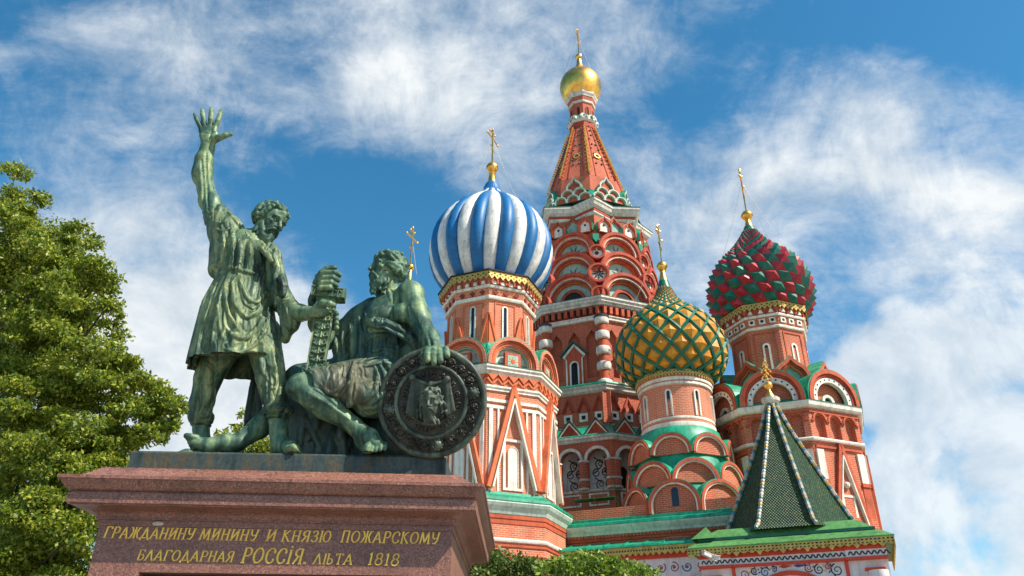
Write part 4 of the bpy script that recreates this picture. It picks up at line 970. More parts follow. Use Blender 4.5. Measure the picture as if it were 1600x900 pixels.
    for i in range(7): mb.ball((cxy.x + .05 * (-1) ** i, cxy.y - .03, z0 + .1 + i * .16), .055, 6, 5)
    mb.build('finial_flower', 'gold', fz)
    # walls, frieze, valance
    i0, i1 = .45, wd - .40
    wl = blk('wall', 'whitewash', i0, i1, 0, ze - .02, -D + .4, -.45)
    m = MB(); n = 26; Fv = lambda s, z, o: F(s, z, o - .04); zv = ze - .05; pts = [(0.02, zv), (wd - .02, zv)]
    for i in range(n, 0, -1):
        x1 = .02 + (wd - .04) * i / n; d = (wd - .04) / n; dd = .10 if i % 3 == 1 else 0
        pts += [(x1, zv - .22), (x1 - d * .25, zv - .27 - dd * .4), (x1 - d * .5, zv - .31 - dd), (x1 - d * .75, zv - .27 - dd * .4)]
    pts.append((.02, zv - .22)); m.prism(Fv, pts, -.02, .02)
    for i in range(n * 2): x = .02 + (wd - .04) * (i + .5) / n / 2; m.rect(Fv, x - .04, x + .04, zv - .10, zv - .05, .02, .026, mi=1); m.rect(Fv, x - .03, x + .03, zv - .22, zv - .17, .02, .026, mi=1)
    m.build('valance', ['goldpaint', 'dark'], t)
    m = MB(); Fr = lambda s, z, o: F(wd - .04 + o, z, -s)      # side valance
    pts = [(0, zv), (D, zv), (D, zv - .3)]
    for i in range(20, 0, -1): x1 = D * i / 20; pts += [(x1 - .08, zv - .38), (x1 - .16, zv - .42), (x1 - .24, zv - .38), (x1 - .33, zv - .26)]
    m.prism(Fr, pts[:-1] + [(0, zv - .26)], -.02, .02); m.build('valance', 'goldpaint', t)
    Fw = lambda s, z, o: F(s, z, o - .45); xs = [(i0, 1.75, .10), (1.75, 6.25, .0), (6.25, i1, .10)]
    m = MB(); m2 = MB(); m3 = MB()
    for a, b_, o in xs:
        m.rect(Fw, a - .02, b_ + .02, ze - .46, ze - .05, 0, .16 + o); m2.rect(Fw, a - .01, b_ + .01, ze - .73, ze - .46, 0, .13 + o); m.rect(Fw, a - .03, b_ + .03, ze - .84, ze - .73, 0, .18 + o)
        x = a + .1; q = 0
        pts = []
        while x < b_ - .05:
            for (p, r_) in (((0, -.05), (.05, .05)), ((.05, .05), (.10, .06)), ((.10, .06), (.16, -.05)), ((.16, -.05), (.22, -.05))): m3.bar(Fw, (x + p[0], ze - .595 + p[1]), (x + r_[0], ze - .595 + r_[1]), .055, .13 + o, .142 + o)
            x += .22
    m.build('red_band', 'redpaint', t); w2 = m2.build('wave_band', 'whitewash', t); m3.build('wave_line', 'pblack', w2)
    # painted panel with an arch
    m = MB()
    for a, b_ in ((1.72, 1.86), (6.14, 6.28)): m.rect(Fw, a, b_, 0, ze - .84, 0, .06)
    m.band(Fw, arcp(4.0, 4.38, 2.15, 24, rz=2.35), arcp(4.0, 4.38, 1.98, 24, rz=2.18), 0, .09); m.band(Fw, arcp(4.0, 4.38, 1.88, 24, rz=2.06), arcp(4.0, 4.38, 1.80, 24, rz=1.97), 0, .07)
    m.rect(Fw, .5, 1.3, ze - 1.22, ze - 1.12, 0, .17); m.rect(Fw, 6.85, 7.6, ze - 1.26, ze - 1.16, 0, .27)
    m.build('red_trim', 'redpaint', t)
    mm = {k: MB() for k in ('pblue', 'pblack', 'pred', 'pgold')}
    zt_ = ze - 1.13; rr = random.Random(5)
    for cx, cz, r_, sg, c_ in ((2.2, zt_, .22, 1, 'pred'), (2.62, zt_ + .12, .15, -1, 'pblack'), (3.05, zt_ + .05, .20, 1, 'pblue'), (3.42, zt_ + .14, .12, -1, 'pblue'), (2.1, zt_ - .5, .2, -1, 'pblack'), (2.0, zt_ - 1.0, .18, 1, 'pred'),
                               (4.75, zt_ + .12, .17, -1, 'pred'), (5.15, zt_ + .04, .20, 1, 'pblack'), (5.48, zt_ + .14, .13, -1, 'pred'), (5.82, zt_ - .02, .25, 1, 'pblack'), (5.9, zt_ - .52, .17, -1, 'pblue'), (5.55, zt_ - .36, .17, 1, 'pred')):
        scroll(Fw, mm[c_], cx, cz, r_, 1.6, sg, .05, rr.random() * 6, .012)
        a = rr.random() * 6
        for q in range(3): mm[rr.choice(('pblue', 'pblack', 'pgold'))].bar(Fw, (cx + r_ * math.cos(a + q), cz + r_ * .8 * math.sin(a + q)), (cx + r_ * 1.35 * math.cos(a + q + .3), cz + r_ * 1.2 * math.sin(a + q + .3)), .045, 0, .012)
    for x, sg, c_ in ((3.85, 1, 'pred'), (4.42, -1, 'pblue')):
        mm[c_].prism(Fw, [(x - .25, zt_ + .23), (x - .05, zt_ + .16), (x + .22, zt_ + .21), (x + .3, zt_ + .24), (x + .1, zt_ + .27), (x - .1, zt_ + .28)], 0, .012)
    for k in range(9):
        an = rr.random() * 1.2 + .9; mm['pblue'].bar(Fw, (6.0, zt_ - .75), (6.0 + .33 * math.cos(an), zt_ - .75 + .33 * math.sin(an)), .03, 0, .012)
    for k, q in mm.items(): q.build('painted_ornament', k, wl)
    m = MB(); cc = Fw(7.32, 0, .32)[:2]; m.lathe([(.30, 0), (.30, 5.6), (.33, 5.8), (.30, 6.0), (.36, 6.25), (.36, 6.50)], 20, c=cc); m.build('corner_column', 'whitewash', t, smooth=40)
    # little hipped ventilator roof beside the tent
    m = MB(); v = [F(.15, ze + .45, -.5), F(1.15, ze + .45, -.5), F(1.05, ze + .45, -2.2), F(.15, ze + .45, -2.2), F(.75, ze + 1.02, -1.0), F(.75, ze + 1.02, -1.9)]
    m.add(v, [(0, 1, 4), (1, 2, 5, 4), (2, 3, 5), (3, 0, 4, 5)]); m.build('louvre_roof', 'green2', t)
    return t
porch()
# security cameras under the porch eave
def security_camera(p, rz, tilt, label):
    t = thing('security_camera', label, 'camera', p, rz, 'security cameras under the porch eave')
    m = MB(); m.box((0, -.05, 0), (.16, .46, .15)); m.box((0, -.06, .085), (.19, .54, .02)); b = m.build('housing', 'bluew', t); b.rotation_euler = (tilt, 0, 0)
    m = MB(); m.lathe([(.05, -.29), (.05, -.28)], 12, cap=True); o = m.build('lens', 'glass', t); o.rotation_euler = (R_(90) + tilt, 0, 0); o.location = (0, -.02, 0); 
    m = MB(); m.tube([(0, .1, 0), (0, .2, -.16), (0, .38, -.2)], .025, 6); m.build('bracket', 'whiteg', t)
q = at(1107, 868, 34.6); security_camera(q, R_(-62), R_(-18), 'white camera pointing left under the gold valance')
q = at(1118, 871, 34.3); security_camera(q, R_(10), R_(12), 'white camera facing forward beside the other one under the eave')
# inspection platform with railing on the terrace
def platform():
    t = thing('inspection_platform', 'thin yellowish metal railing platform standing on the gallery roof by the arches', 'railing', (4.6, 44.4, 11.05), -GA)
    m = MB(); m.box((0, 0, .95), (2.5, .7, .05)); m.build('deck', 'green2', t)
    m = MB(); rail = paint('olive_metal', (.20, .17, .05), .5, .2, 3)
    for x in (-1.2, 0, 1.2):
        for y in (-.33, .33): m.tube([(x, y, 0), (x, y, .95)], .022, 5)
    m.tube([(1.2, -.33, .95), (1.6, -.33, 0)], .02, 5); m.build('leg_frame', rail, t)
    m = MB()
    for x in (-1.2, -.6, 0, .6, 1.2): m.tube([(x, -.33, .95), (x, -.33, 1.75)], .016, 5)
    for z in (1.35, 1.75): m.tube([(-1.2, -.33, z), (1.2, -.33, z)], .018, 5); m.tube([(-1.2, -.33, z), (-1.2, .33, z)], .018, 5); m.tube([(1.2, -.33, z), (1.2, .33, z)], .018, 5)
    m.build('guard_rail', rail, t)
platform()
# ================================================================== SCULPTING: signed distance volumes turned into one continuous surface
class Vol:
    def __init__(s, lo, hi, h):
        s.lo = np.array(lo, float); s.h = h; s.n = np.ceil((np.array(hi) - s.lo) / h).astype(int) + 1; s.a = np.full(s.n, .3, np.float32)
    def grid(s, lo, hi):
        i0 = np.clip(np.floor((np.array(lo) - s.lo) / s.h).astype(int), 0, s.n - 1); i1 = np.clip(np.ceil((np.array(hi) - s.lo) / s.h).astype(int) + 1, 1, s.n)
        i1 = np.maximum(i1, i0 + 1)
        sl = tuple(slice(a, b) for a, b in zip(i0, i1)); ax = [s.lo[k] + s.h * np.arange(i0[k], i1[k], dtype=np.float32) for k in range(3)]
        return sl, ax[0][:, None, None].astype(np.float32), ax[1][None, :, None].astype(np.float32), ax[2][None, None, :].astype(np.float32)
    def mix(s, sl, d, k, sub=False):
        a = s.a[sl]
        if sub:
            d = -d; h = np.clip(.5 - .5 * (d - a) / k, 0, 1); s.a[sl] = d + (a - d) * h + k * h * (1 - h)
        else:
            h = np.clip(.5 + .5 * (d - a) / k, 0, 1); s.a[sl] = d + (a - d) * h - k * h * (1 - h)
    def cone(s, a, b, ra, rb, k=.03, sub=False):
        a = np.array(a, float); b = np.array(b, float); m = max(ra, rb) + k + 3 * s.h
        sl, x, y, z = s.grid(np.minimum(a, b) - m, np.maximum(a, b) + m); d = b - a; L = max(1e-9, float(d @ d))
        t = np.clip(((x - a[0]) * d[0] + (y - a[1]) * d[1] + (z - a[2]) * d[2]) / L, 0, 1)
        q = np.sqrt((x - a[0] - t * d[0]) ** 2 + (y - a[1] - t * d[1]) ** 2 + (z - a[2] - t * d[2]) ** 2) - (ra + (rb - ra) * t)
        s.mix(sl, q, k, sub)
    def chain(s, pts, rs, k=.03, sub=False):
        if not isinstance(rs, (list, tuple)): rs = [rs] * len(pts)
        for i in range(len(pts) - 1): s.cone(pts[i], pts[i + 1], rs[i], rs[i + 1], k, sub)
    def ell(s, c, r, k=.03, ax=None, sub=False):
        c = np.array(c, float); r = np.array(r, float); R = np.eye(3) if ax is None else np.array(ax, float); m = float(max(r)) + k + 3 * s.h
        sl, x, y, z = s.grid(c - m, c + m); q = [(R[i][0] * (x - c[0]) + R[i][1] * (y - c[1]) + R[i][2] * (z - c[2])) for i in range(3)]
        k0 = np.sqrt(sum((q[i] / r[i]) ** 2 for i in range(3))); k1 = np.sqrt(sum((q[i] / r[i] ** 2) ** 2 for i in range(3))) + 1e-6
        s.mix(sl, k0 * (k0 - 1) / k1, k, sub)
    def field(s, lo, hi, fn, k=.03, sub=False):
        sl, x, y, z = s.grid(lo, hi); s.mix(sl, fn(x, y, z).astype(np.float32), k, sub)
    def hit(s, px, py, y0=8.3, y1=10.8):
        k, t = ray(px, py); Y = np.arange(y0, y1, s.h * .6); P = np.stack([k * Y, Y, t * Y + CZ], 1); I = np.round((P - s.lo) / s.h).astype(int)
        ok = np.all((I >= 0) & (I < s.n), 1); v = np.full(len(Y), 1.0); J = I[ok]; v[ok] = s.a[J[:, 0], J[:, 1], J[:, 2]]
        w = np.nonzero(v < 0)[0]; return None if len(w) == 0 else P[w[0]]
    def fold(s, pix, r, k=.025, sub=False, dy=0.0, taper=True):
        """ridge or groove of drapery that runs over the surface under a drawn line"""
        pts = []; 
        for (x0, y0), (x1, y1) in zip(pix, pix[1:]):
            n = max(1, int(math.hypot(x1 - x0, y1 - y0) / 4))
            for i in range(n): pts.append((x0 + (x1 - x0) * i / n, y0 + (y1 - y0) * i / n))
        pts.append(pix[-1]); P = [p for p in (s.hit(*q) for q in pts) if p is not None]
        if len(P) < 3: return
        P = np.array(P); P[:, 1] += dy
        keep = [0]
        for i in range(1, len(P)):
            if np.linalg.norm(P[i] - P[keep[-1]]) < .22: keep.append(i)
        P = P[keep]
        for _ in range(2): P[1:-1] = (P[:-2] + P[1:-1] * 2 + P[2:]) / 4
        n = len(P); rs = [r * (min(1, .35 + 2.6 * min(i, n - 1 - i) / max(1, n - 1)) if taper else 1) for i in range(n)]; s.chain(list(P), rs, k, sub)
    def mesh(s, name, mat, parent, smooth=2):
        a = s.a; S_ = a < 0; n = a.shape
        c = np.zeros(tuple(k - 1 for k in n), np.int8)
        for dx in (0, 1):
            for dy in (0, 1):
                for dz in (0, 1): c += S_[dx:n[0] - 1 + dx, dy:n[1] - 1 + dy, dz:n[2] - 1 + dz]
        act = np.argwhere((c > 0) & (c < 8)); idx = np.full(c.shape, -1, np.int32); idx[act[:, 0], act[:, 1], act[:, 2]] = np.arange(len(act))
        acc = np.zeros((len(act), 3)); cnt = np.zeros(len(act)); cor = [(i, j, k) for i in (0, 1) for j in (0, 1) for k in (0, 1)]
        for p in cor:
            for q in cor:
                if sum(abs(a_ - b_) for a_, b_ in zip(p, q)) == 1 and p < q:
                    va = a[act[:, 0] + p[0], act[:, 1] + p[1], act[:, 2] + p[2]]; vb = a[act[:, 0] + q[0], act[:, 1] + q[1], act[:, 2] + q[2]]
                    m = (va < 0) != (vb < 0); t = np.where(m, va / np.where(m, va - vb, 1), 0)
                    acc += np.where(m[:, None], np.array(p) + t[:, None] * (np.array(q) - np.array(p)), 0); cnt += m
        V = (act + acc / cnt[:, None]) * s.h + s.lo; Q = []
        for ax in range(3):
            o = [k for k in range(3) if k != ax]; sl0 = [slice(None)] * 3; sl1 = [slice(None)] * 3; sl0[ax] = slice(0, -1); sl1[ax] = slice(1, None)
            e = S_[tuple(sl0)] != S_[tuple(sl1)]; E = np.argwhere(e); E = E[(E[:, o[0]] > 0) & (E[:, o[1]] > 0) & (E[:, o[0]] < n[o[0]] - 1) & (E[:, o[1]] < n[o[1]] - 1)]
            def cell(d0, d1): F = E.copy(); F[:, o[0]] -= d0; F[:, o[1]] -= d1; return idx[F[:, 0], F[:, 1], F[:, 2]]
            q = np.stack([cell(1, 1), cell(0, 1), cell(0, 0), cell(1, 0)], 1); fl = S_[E[:, 0], E[:, 1], E[:, 2]]
            if ax == 1: fl = ~fl
            q[~fl] = q[~fl][:, ::-1]; Q.append(q)
        Q = np.concatenate(Q)
        me = bpy.data.meshes.new(name); me.vertices.add(len(V)); me.vertices.foreach_set('co', V.astype(np.float32).ravel())
        me.loops.add(len(Q) * 4); me.loops.foreach_set('vertex_index', Q.astype(np.int32).ravel()); me.polygons.add(len(Q))
        me.polygons.foreach_set('loop_start', np.arange(0, len(Q) * 4, 4, dtype=np.int32)); me.polygons.foreach_set('loop_total', np.full(len(Q), 4, np.int32))
        me.polygons.foreach_set('use_smooth', [True] * len(Q)); me.update(calc_edges=True); me.validate()
        me.materials.append(M[mat] if isinstance(mat, str) else mat)
        o = bpy.data.objects.new(name, me); COL.objects.link(o)
        if parent: 
            adopt(o, parent); o.matrix_parent_inverse = parent.matrix_basis.inverted()
        return o
def frame(fwd, up):
    f = np.array(fwd, float); f /= np.linalg.norm(f); u = np.array(up, float); u -= f * (u @ f); u /= np.linalg.norm(u); return f, np.cross(f, u), u
def head(V, c, fwd, up, s, k=.02):
    f, r, u = frame(fwd, up); c = np.array(c); A = np.stack([f, r, u]); L = lambda a, b, d: c + s * (a * f + b * r + d * u); kk = s * .06
    V.ell(L(-.05, 0, .12), np.array((.40, .31, .37)) * s, kk, A); V.ell(L(.12, 0, -.15), np.array((.26, .225, .31)) * s, kk, A)
    V.ell(L(.30, 0, -.40), np.array((.09, .10, .07)) * s, kk, A)
    V.cone(L(.335, -.19, .085), L(.335, .19, .085), .048 * s, .048 * s, s * .05); V.cone(L(.35, 0, .09), L(.33, 0, .25), .06 * s, .1 * s, s * .1)
    for b in (-1, 1):
        V.ell(L(.25, b * .18, -.07), np.array((.09, .08, .065)) * s, s * .06, A)
        V.ell(L(.385, b * .125, .005), np.array((.075, .085, .06)) * s, s * .035, A, sub=True)
        V.ell(L(.295, b * .125, .005), np.array((.058, .062, .052)) * s, s * .01, A)
        V.chain([L(.34, b * .055, .005), L(.365, b * .12, .045), L(.32, b * .2, .01)], s * .016, s * .01); V.chain([L(.34, b * .06, -.01), L(.35, b * .125, -.035), L(.315, b * .195, -.005)], s * .013, s * .01)
        V.chain([L(.37, b * .045, .095), L(.385, b * .12, .11), L(.31, b * .22, .07)], s * .026, s * .015)
        V.ell(L(.40, b * .045, -.15), np.array((.04, .035, .03)) * s, s * .02, A)
        V.ell(L(-.06, b * .315, -.03), np.array((.075, .035, .115)) * s, s * .02, A)
    V.cone(L(.355, 0, .06), L(.475, 0, -.125), .036 * s, .05 * s, s * .03)
    V.chain([L(.35, -.1, -.275), L(.395, 0, -.265), L(.35, .1, -.275)], s * .028, s * .012); V.chain([L(.345, -.085, -.325), L(.385, 0, -.33), L(.345, .085, -.325)], s * .03, s * .012)
    V.chain([L(.40, -.09, -.298), L(.43, 0, -.296), L(.40, .09, -.298)], s * .012, s * .01, sub=True)
    return L
def curls(V, L, s, spots, r=.05, rnd=None, k=.006, stretch=1.0):
    """locks of hair: short hooked strands lying on the head"""
    for (a, b, d), (ta, tb, td), ln in spots:
        p = np.array((a, b, d)); t = np.array((ta, tb, td), float); t /= np.linalg.norm(t) + 1e-9; n = p / (np.linalg.norm(p) + 1e-9); sd = np.cross(t, n); ph = rnd.uniform(-1, 1); pts = []; rs = []
        for i in range(7):
            q = i / 6; w = ln * stretch; pt = p + t * w * (q - .3) + sd * w * .33 * math.sin(q * 4.2 + ph * 2) + n * (.03 * math.sin(q * PI) - .05 * q * q); pts.append(L(*pt)); rs.append(s * r * (1.0 - .55 * q))
        V.chain(pts, rs, k)
def hair_beard(L, s, parent, mat, long=False, seed=1, lo=None, hi=None, beard=True, h=.0095):
    rnd = random.Random(seed); V = Vol(lo, hi, h); A = None
    spots = []
    for i in range(150 if not long else 180):       # scalp
        th = rnd.uniform(0, 2 * PI); z = rnd.uniform(-.35 if not long else -.62, 1.0); rr = math.sqrt(max(0, 1 - min(1, max(-1, z)) ** 2)) if z > -.6 else .8
        d = np.array((math.cos(th) * rr, math.sin(th) * rr, z)); p = np.array((-.05, 0, .12)) + d * np.array((.42, .335, .39))
        if p[0] > .12 and p[2] < .30: continue
        if p[0] > .0 and p[2] < .02: continue
        if abs(p[1]) < .45 and p[0] > -.14 and p[2] < -.1: continue
        t = np.cross(d, (rnd.uniform(-.3, .3), 1 if rnd.random() < .5 else -1, 0)) + np.array((.25 * d[0], 0, -.6)); spots.append((p, t, rnd.uniform(.16, .27)))
    V.ell(L(-.07, 0, .14), np.array((.40, .325, .375)) * s, .01, np.stack(frame(np.array(L(1, 0, 0)) - np.array(L(0, 0, 0)), np.array(L(0, 0, 1)) - np.array(L(0, 0, 0)))))
    V.ell(L(.42, 0, -.12), np.array((.30, .26, .36)) * s, .015, np.stack(frame(np.array(L(1, 0, 0)) - np.array(L(0, 0, 0)), np.array(L(0, 0, 1)) - np.array(L(0, 0, 0)))), sub=True)
    curls(V, L, s, spots, .058, rnd)
    o = V.mesh('hair', mat, parent)
    if beard:
        V = Vol(lo, hi, h); sp = []
        V.ell(L(.20, 0, -.47), np.array((.17, .17, .20)) * s, .01); 
        for b in (-1, 1): V.cone(L(.10, b * .22, -.22), L(.22, b * .12, -.48), .07 * s, .1 * s, .02)
        for i in range(70):
            b = rnd.uniform(-1, 1); z = rnd.uniform(-.70, -.20); w = .25 * (1 if z > -.45 else 1 - (-.45 - z) * 1.9); a = .36 - .34 * abs(b) ** 1.6 - max(0, -.5 - z) * .25
            if z > -.36 and abs(b) < .62: continue
            sp.append(((a, b * w, z), (.1, b * .35, -1), rnd.uniform(.13, .22)))
        for b in (-1, 1):
            V.chain([L(.42, b * .015, -.215), L(.40, b * .085, -.245), L(.33, b * .16, -.33), L(.27, b * .18, -.42)], [.034 * s, .042 * s, .036 * s, .02 * s], .006)
        curls(V, L, s, sp, .046, rnd); V.mesh('beard', mat, parent)
    return o
def hand_chain(V, pts, r, k=.012): V.chain([np.array(p) for p in pts], r, k)

# ------------------------------------------------------------------ bronze
def bronze(name, tones, seed=0.0, blob=None, streak=.6, rough=.5, scale=1.0, folds=0.0):
    m, nt, b = newmat(name); pos = nd(nt, 'ShaderNodeNewGeometry').outputs['Position']
    p2 = nd(nt, 'ShaderNodeVectorMath', operation='ADD', ins={0: pos, 1: (seed, seed * .7, seed * .3)}).outputs[0]
    n1 = noise(nt, p2, 1.7 * scale, 8, .68, .6); mp = nd(nt, 'ShaderNodeMapping', ins={'Vector': p2, 'Scale': (5, 5, .55)}).outputs[0]; n2 = noise(nt, mp, 1.5 * scale, 6, .65, .4)
    f = mth(nt, 'ADD', mth(nt, 'MULTIPLY', n1, .45), mth(nt, 'MULTIPLY', n2, .55)); c = ramp(nt, f, list(zip((.37, .45, .515, .58, .67), tones)))
    if blob:
        for ctr, rad, col in blob:
            ds = nd(nt, 'ShaderNodeVectorMath', operation='DISTANCE', ins={0: pos, 1: ctr}).outputs['Value']
            w = mth(nt, 'ADD', mth(nt, 'DIVIDE', ds, rad), mth(nt, 'MULTIPLY', mth(nt, 'SUBTRACT', noise(nt, pos, 5.0, 5, .6), .5), 1.0))
            c = mixc(nt, ramp(nt, w, [(.45, .85), (.95, 0.0)]), c, col)
    nf = ramp(nt, noise(nt, p2, 16 * scale, 6, .7), [(.30, .55), (.5, 1.0), (.72, 1.25)]); c = mixc(nt, 1.0, c, nf, 'MULTIPLY')
    nt.links.new(c, b.inputs['Base Color']); b.inputs['Metallic'].default_value = .18; b.inputs['Roughness'].default_value = rough
    rr = ramp(nt, noise(nt, p2, 4, 4, .6), [(.3, rough - .05), (.7, rough + .25)]); nt.links.new(rr, b.inputs['Roughness'])
    bn = nd(nt, 'ShaderNodeBump', ins={'Strength': .35, 'Distance': .012, 'Height': noise(nt, p2, 26, 6, .65)})
    if folds:
        w = noise(nt, pos, 1.6, 2, .5, out=1); wp = nd(nt, 'ShaderNodeVectorMath', operation='MULTIPLY_ADD', ins={0: w, 1: (.55, .55, .2), 2: pos}).outputs[0]
        fm = nd(nt, 'ShaderNodeMapping', ins={'Vector': wp, 'Scale': (3.2, 3.2, .55)}).outputs[0]; fh = ramp(nt, noise(nt, fm, 1.5, 2, .45, .2), [(.28, 0.0), (.44, 1.0), (.54, .1), (.68, .95), (.8, .3)], 'EASE')
        b2 = nd(nt, 'ShaderNodeBump', ins={'Strength': .55, 'Distance': folds, 'Height': fh, 'Normal': bn.outputs[0]}); bn = b2; nt.links.new(bn.outputs[0], b.inputs['Normal'])
    M[name] = m
G5 = [(.012, .030, .022), (.038, .090, .058), (.100, .180, .100), (.210, .275, .125), (.32, .38, .20)]
bronze('bronze_skin', G5, 0); bronze('bronze_cloth', [(.014, .030, .018), (.045, .090, .052), (.120, .170, .080), (.220, .260, .115), (.32, .37, .18)], 3.1, folds=.045)
bronze('bronze_hair', [(.012, .030, .022), (.035, .085, .052), (.07, .14, .085), (.11, .19, .115), (.16, .25, .15)], 5.2)
bronze('bronze_drape', [(.016, .036, .030), (.035, .080, .062), (.075, .140, .095), (.130, .190, .100), (.190, .240, .130)], 9.7,
       blob=[(tuple(at(545, 600, 9.2)), .55, (.088, .080, .044))], folds=.04)
bronze('bronze_dark', [(.008, .008, .006), (.018, .018, .013), (.034, .031, .021), (.055, .050, .034), (.075, .095, .065)], 13.3, rough=.45)
bronze('bronze_rim', [(.016, .020, .015), (.038, .050, .036), (.070, .092, .064), (.115, .155, .105), (.180, .240, .165)], 2.3)
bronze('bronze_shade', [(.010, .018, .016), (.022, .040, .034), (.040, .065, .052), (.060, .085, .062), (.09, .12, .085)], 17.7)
bronze('bronze_plinth', [(.014, .022, .024), (.030, .048, .046), (.050, .070, .062), (.085, .064, .032), (.105, .140, .108)], 21.0, streak=.9, scale=1.6)

# ================================================================== PEDESTAL
QF = [Vector((-4.865, 8.5)), Vector((-.307, 8.91)), Vector((-.307 + .05, 12.7)), Vector((-4.865 - .05, 12.3))]   # outline of the cornice edge in plan
def inset(d):
    out = []; n = 4
    for i in range(n):
        p0, p1, p2 = QF[i - 1], QF[i], QF[(i + 1) % n]; a = (p1 - p0).normalized(); b = (p2 - p1).normalized(); na = Vector((-a.y, a.x)); nb = Vector((-b.y, b.x))
        q = p1 + na * d; q2 = p1 + nb * d; den = a.x * b.y - a.y * b.x; t = ((q2 - q).x * b.y - (q2 - q).y * b.x) / den; out.append(q + a * t)
    return out
FLOOR = 2.69 + CZ
def pedestal():
    t = thing('monument_pedestal', 'red granite pedestal with gold inscription under the two bronze men', 'pedestal', (-2.6, 10.5, 0)); off = t.location.copy()
    def rings(name, mat, prof, top=False, sm=False):
        mb = MB(); vs = []; fs = []
        for d, z in prof:
            for q in inset(d): vs.append((q.x - off.x, q.y - off.y, z))
        for i in range(len(prof) - 1):
            for j in range(4): fs.append((i * 4 + j, i * 4 + (j + 1) % 4, (i + 1) * 4 + (j + 1) % 4, (i + 1) * 4 + j))
        if top: fs.append(tuple((len(prof) - 1) * 4 + j for j in range(4)))
        mb.add(vs, fs); return mb.build(name, mat, t, smooth=sm)
    m, nt, b = newmat('red_granite'); pos = nd(nt, 'ShaderNodeNewGeometry').outputs['Position']
    v = nd(nt, 'ShaderNodeTexVoronoi', feature='F1', ins={'Vector': pos, 'Scale': 88.0}); sp = nd(nt, 'ShaderNodeSeparateColor', ins={0: v.outputs['Color']}).outputs[0]
    c = ramp(nt, sp, [(.0, (.045, .025, .022)), (.16, (.13, .055, .042)), (.38, (.25, .098, .066)), (.7, (.32, .145, .10)), (.93, (.40, .24, .18))], 'CONSTANT')
    c = mixc(nt, .40, c, (.235, .102, .070)); big = ramp(nt, noise(nt, pos, 1.6, 6, .65), [(.3, .70), (.5, 1.0), (.7, 1.15)]); c = mixc(nt, 1.0, c, big, 'MULTIPLY')
    mp = nd(nt, 'ShaderNodeMapping', ins={'Vector': pos, 'Scale': (9, 9, .5)}).outputs[0]; st = ramp(nt, noise(nt, mp, 1.0, 6, .6), [(.58, 1.0), (.74, .35)])
    zz = nd(nt, 'ShaderNodeSeparateXYZ', ins={0: pos}).outputs[2]; st = mixc(nt, ramp(nt, mth(nt, 'MULTIPLY', mth(nt, 'SUBTRACT', zz, 3.5), 3.0), [(0.0, 0.0), (.5, 1.0)]), (1, 1, 1), st); c = mixc(nt, 1.0, c, st, 'MULTIPLY')
    nt.links.new(c, b.inputs['Base Color']); b.inputs['Roughness'].default_value = .42
    bn = nd(nt, 'ShaderNodeBump', ins={'Strength': .15, 'Distance': .004, 'Height': v.outputs['Distance']}); nt.links.new(bn.outputs[0], b.inputs['Normal']); M['granite'] = m
    E_ = 2.254 + CZ
    prof = [(.62, E_ + .19), (.33, E_ + .185)] + [(.30 * (1 - q) + .0, E_ + .012 + .165 * (1 - q) ** 2.1) for q in np.linspace(0, 1, 9)] + [(0, E_ - .022), (.022, E_ - .026)]
    prof += [(.026 + .075 * q ** 1.6, E_ - .03 - .10 * q) for q in np.linspace(.1, 1, 6)] + [(.12, E_ - .135), (.12, E_ - .155), (.095, E_ - .157), (.10, E_ - .26), (.135, E_ - .262), (.14, E_ - .275)]
    prof += [(.14 + .20 * math.sin(q * PI / 2), E_ - .275 - .075 * (1 - math.cos(q * PI / 2))) for q in np.linspace(.15, 1, 6)] + [(.335, E_ - .37), (.335, E_ - .385), (.36, E_ - .39), (.36, E_ - .45), (.40, E_ - .45)]
    rings('cornice', 'granite', prof, sm=35)
    # die with a sunk relief panel
    zt = E_ - .45; c4 = inset(.375); mb = MB(); fl, fr, br, bl = [Vector((q.x - off.x, q.y - off.y)) for q in c4]
    ex = (fr - fl).normalized(); ln = (fr - fl).length; eo = Vector((ex.y, -ex.x)); F = lambda s, z, o: (fl.x + ex.x * s + eo.x * o, fl.y + ex.y * s + eo.y * o, z)
    z_p = 2.93; hole = [(.52, .9), (ln - .50, .9), (ln - .50, z_p), (.52, z_p)]
    wall_panel(mb, F, [(0, 0), (ln, 0), (ln, zt), (0, zt)], [hole], .16)
    vs = [(*q, z) for z in (0, zt) for q in (fl, fr, br, bl)]; mb.add(vs, [(1, 2, 6, 5), (2, 3, 7, 6), (3, 0, 4, 7)]); mb.build('die', 'granite', t)
    mb = MB(); mb.rect(F, .5, ln - .48, .88, z_p + .02, -.2, -.15)
    rr = random.Random(4)
    for i in range(26): x = .8 + (ln - 1.7) * i / 25; mb.ball(F(x, 2.55 - .12 * rr.random(), -.14), .075, 8, 6); mb.tube([F(x, 1.1, -.14), F(x + rr.uniform(-.1, .1), 1.8, -.1), F(x, 2.45, -.13)], [.1, .14, .07], 6)
    mb.build('relief_panel', 'bronze_dark', t)
    # bronze base plate under the figures
    c4 = inset(.60); pf = [Vector((-4.40, 9.05)), Vector((-.78, 9.28)), Vector((-.72, 12.0)), Vector((-4.5, 11.7))]; mb = MB(); vs = []
    for d, z in ((0, E_ + .188), (.0, FLOOR - .03), (.03, FLOOR)):
        for q, c_ in zip(pf, ((1, 1), (-1, 1), (-1, -1), (1, -1))): vs.append((q.x + c_[0] * d - off.x, q.y + c_[1] * d - off.y, z))
    fs = [(i * 4 + j, i * 4 + (j + 1) % 4, (i + 1) * 4 + (j + 1) % 4, (i + 1) * 4 + j) for i in range(2) for j in range(4)] + [(8, 9, 10, 11)]; mb.add(vs, fs); mb.build('bronze_plate', 'bronze_plinth', t)
    # inscription
    Gl = glyphs()
    M['gilt'] = paint('gilt_lettering', (.98, .62, .10), .6, .2, 9.0)
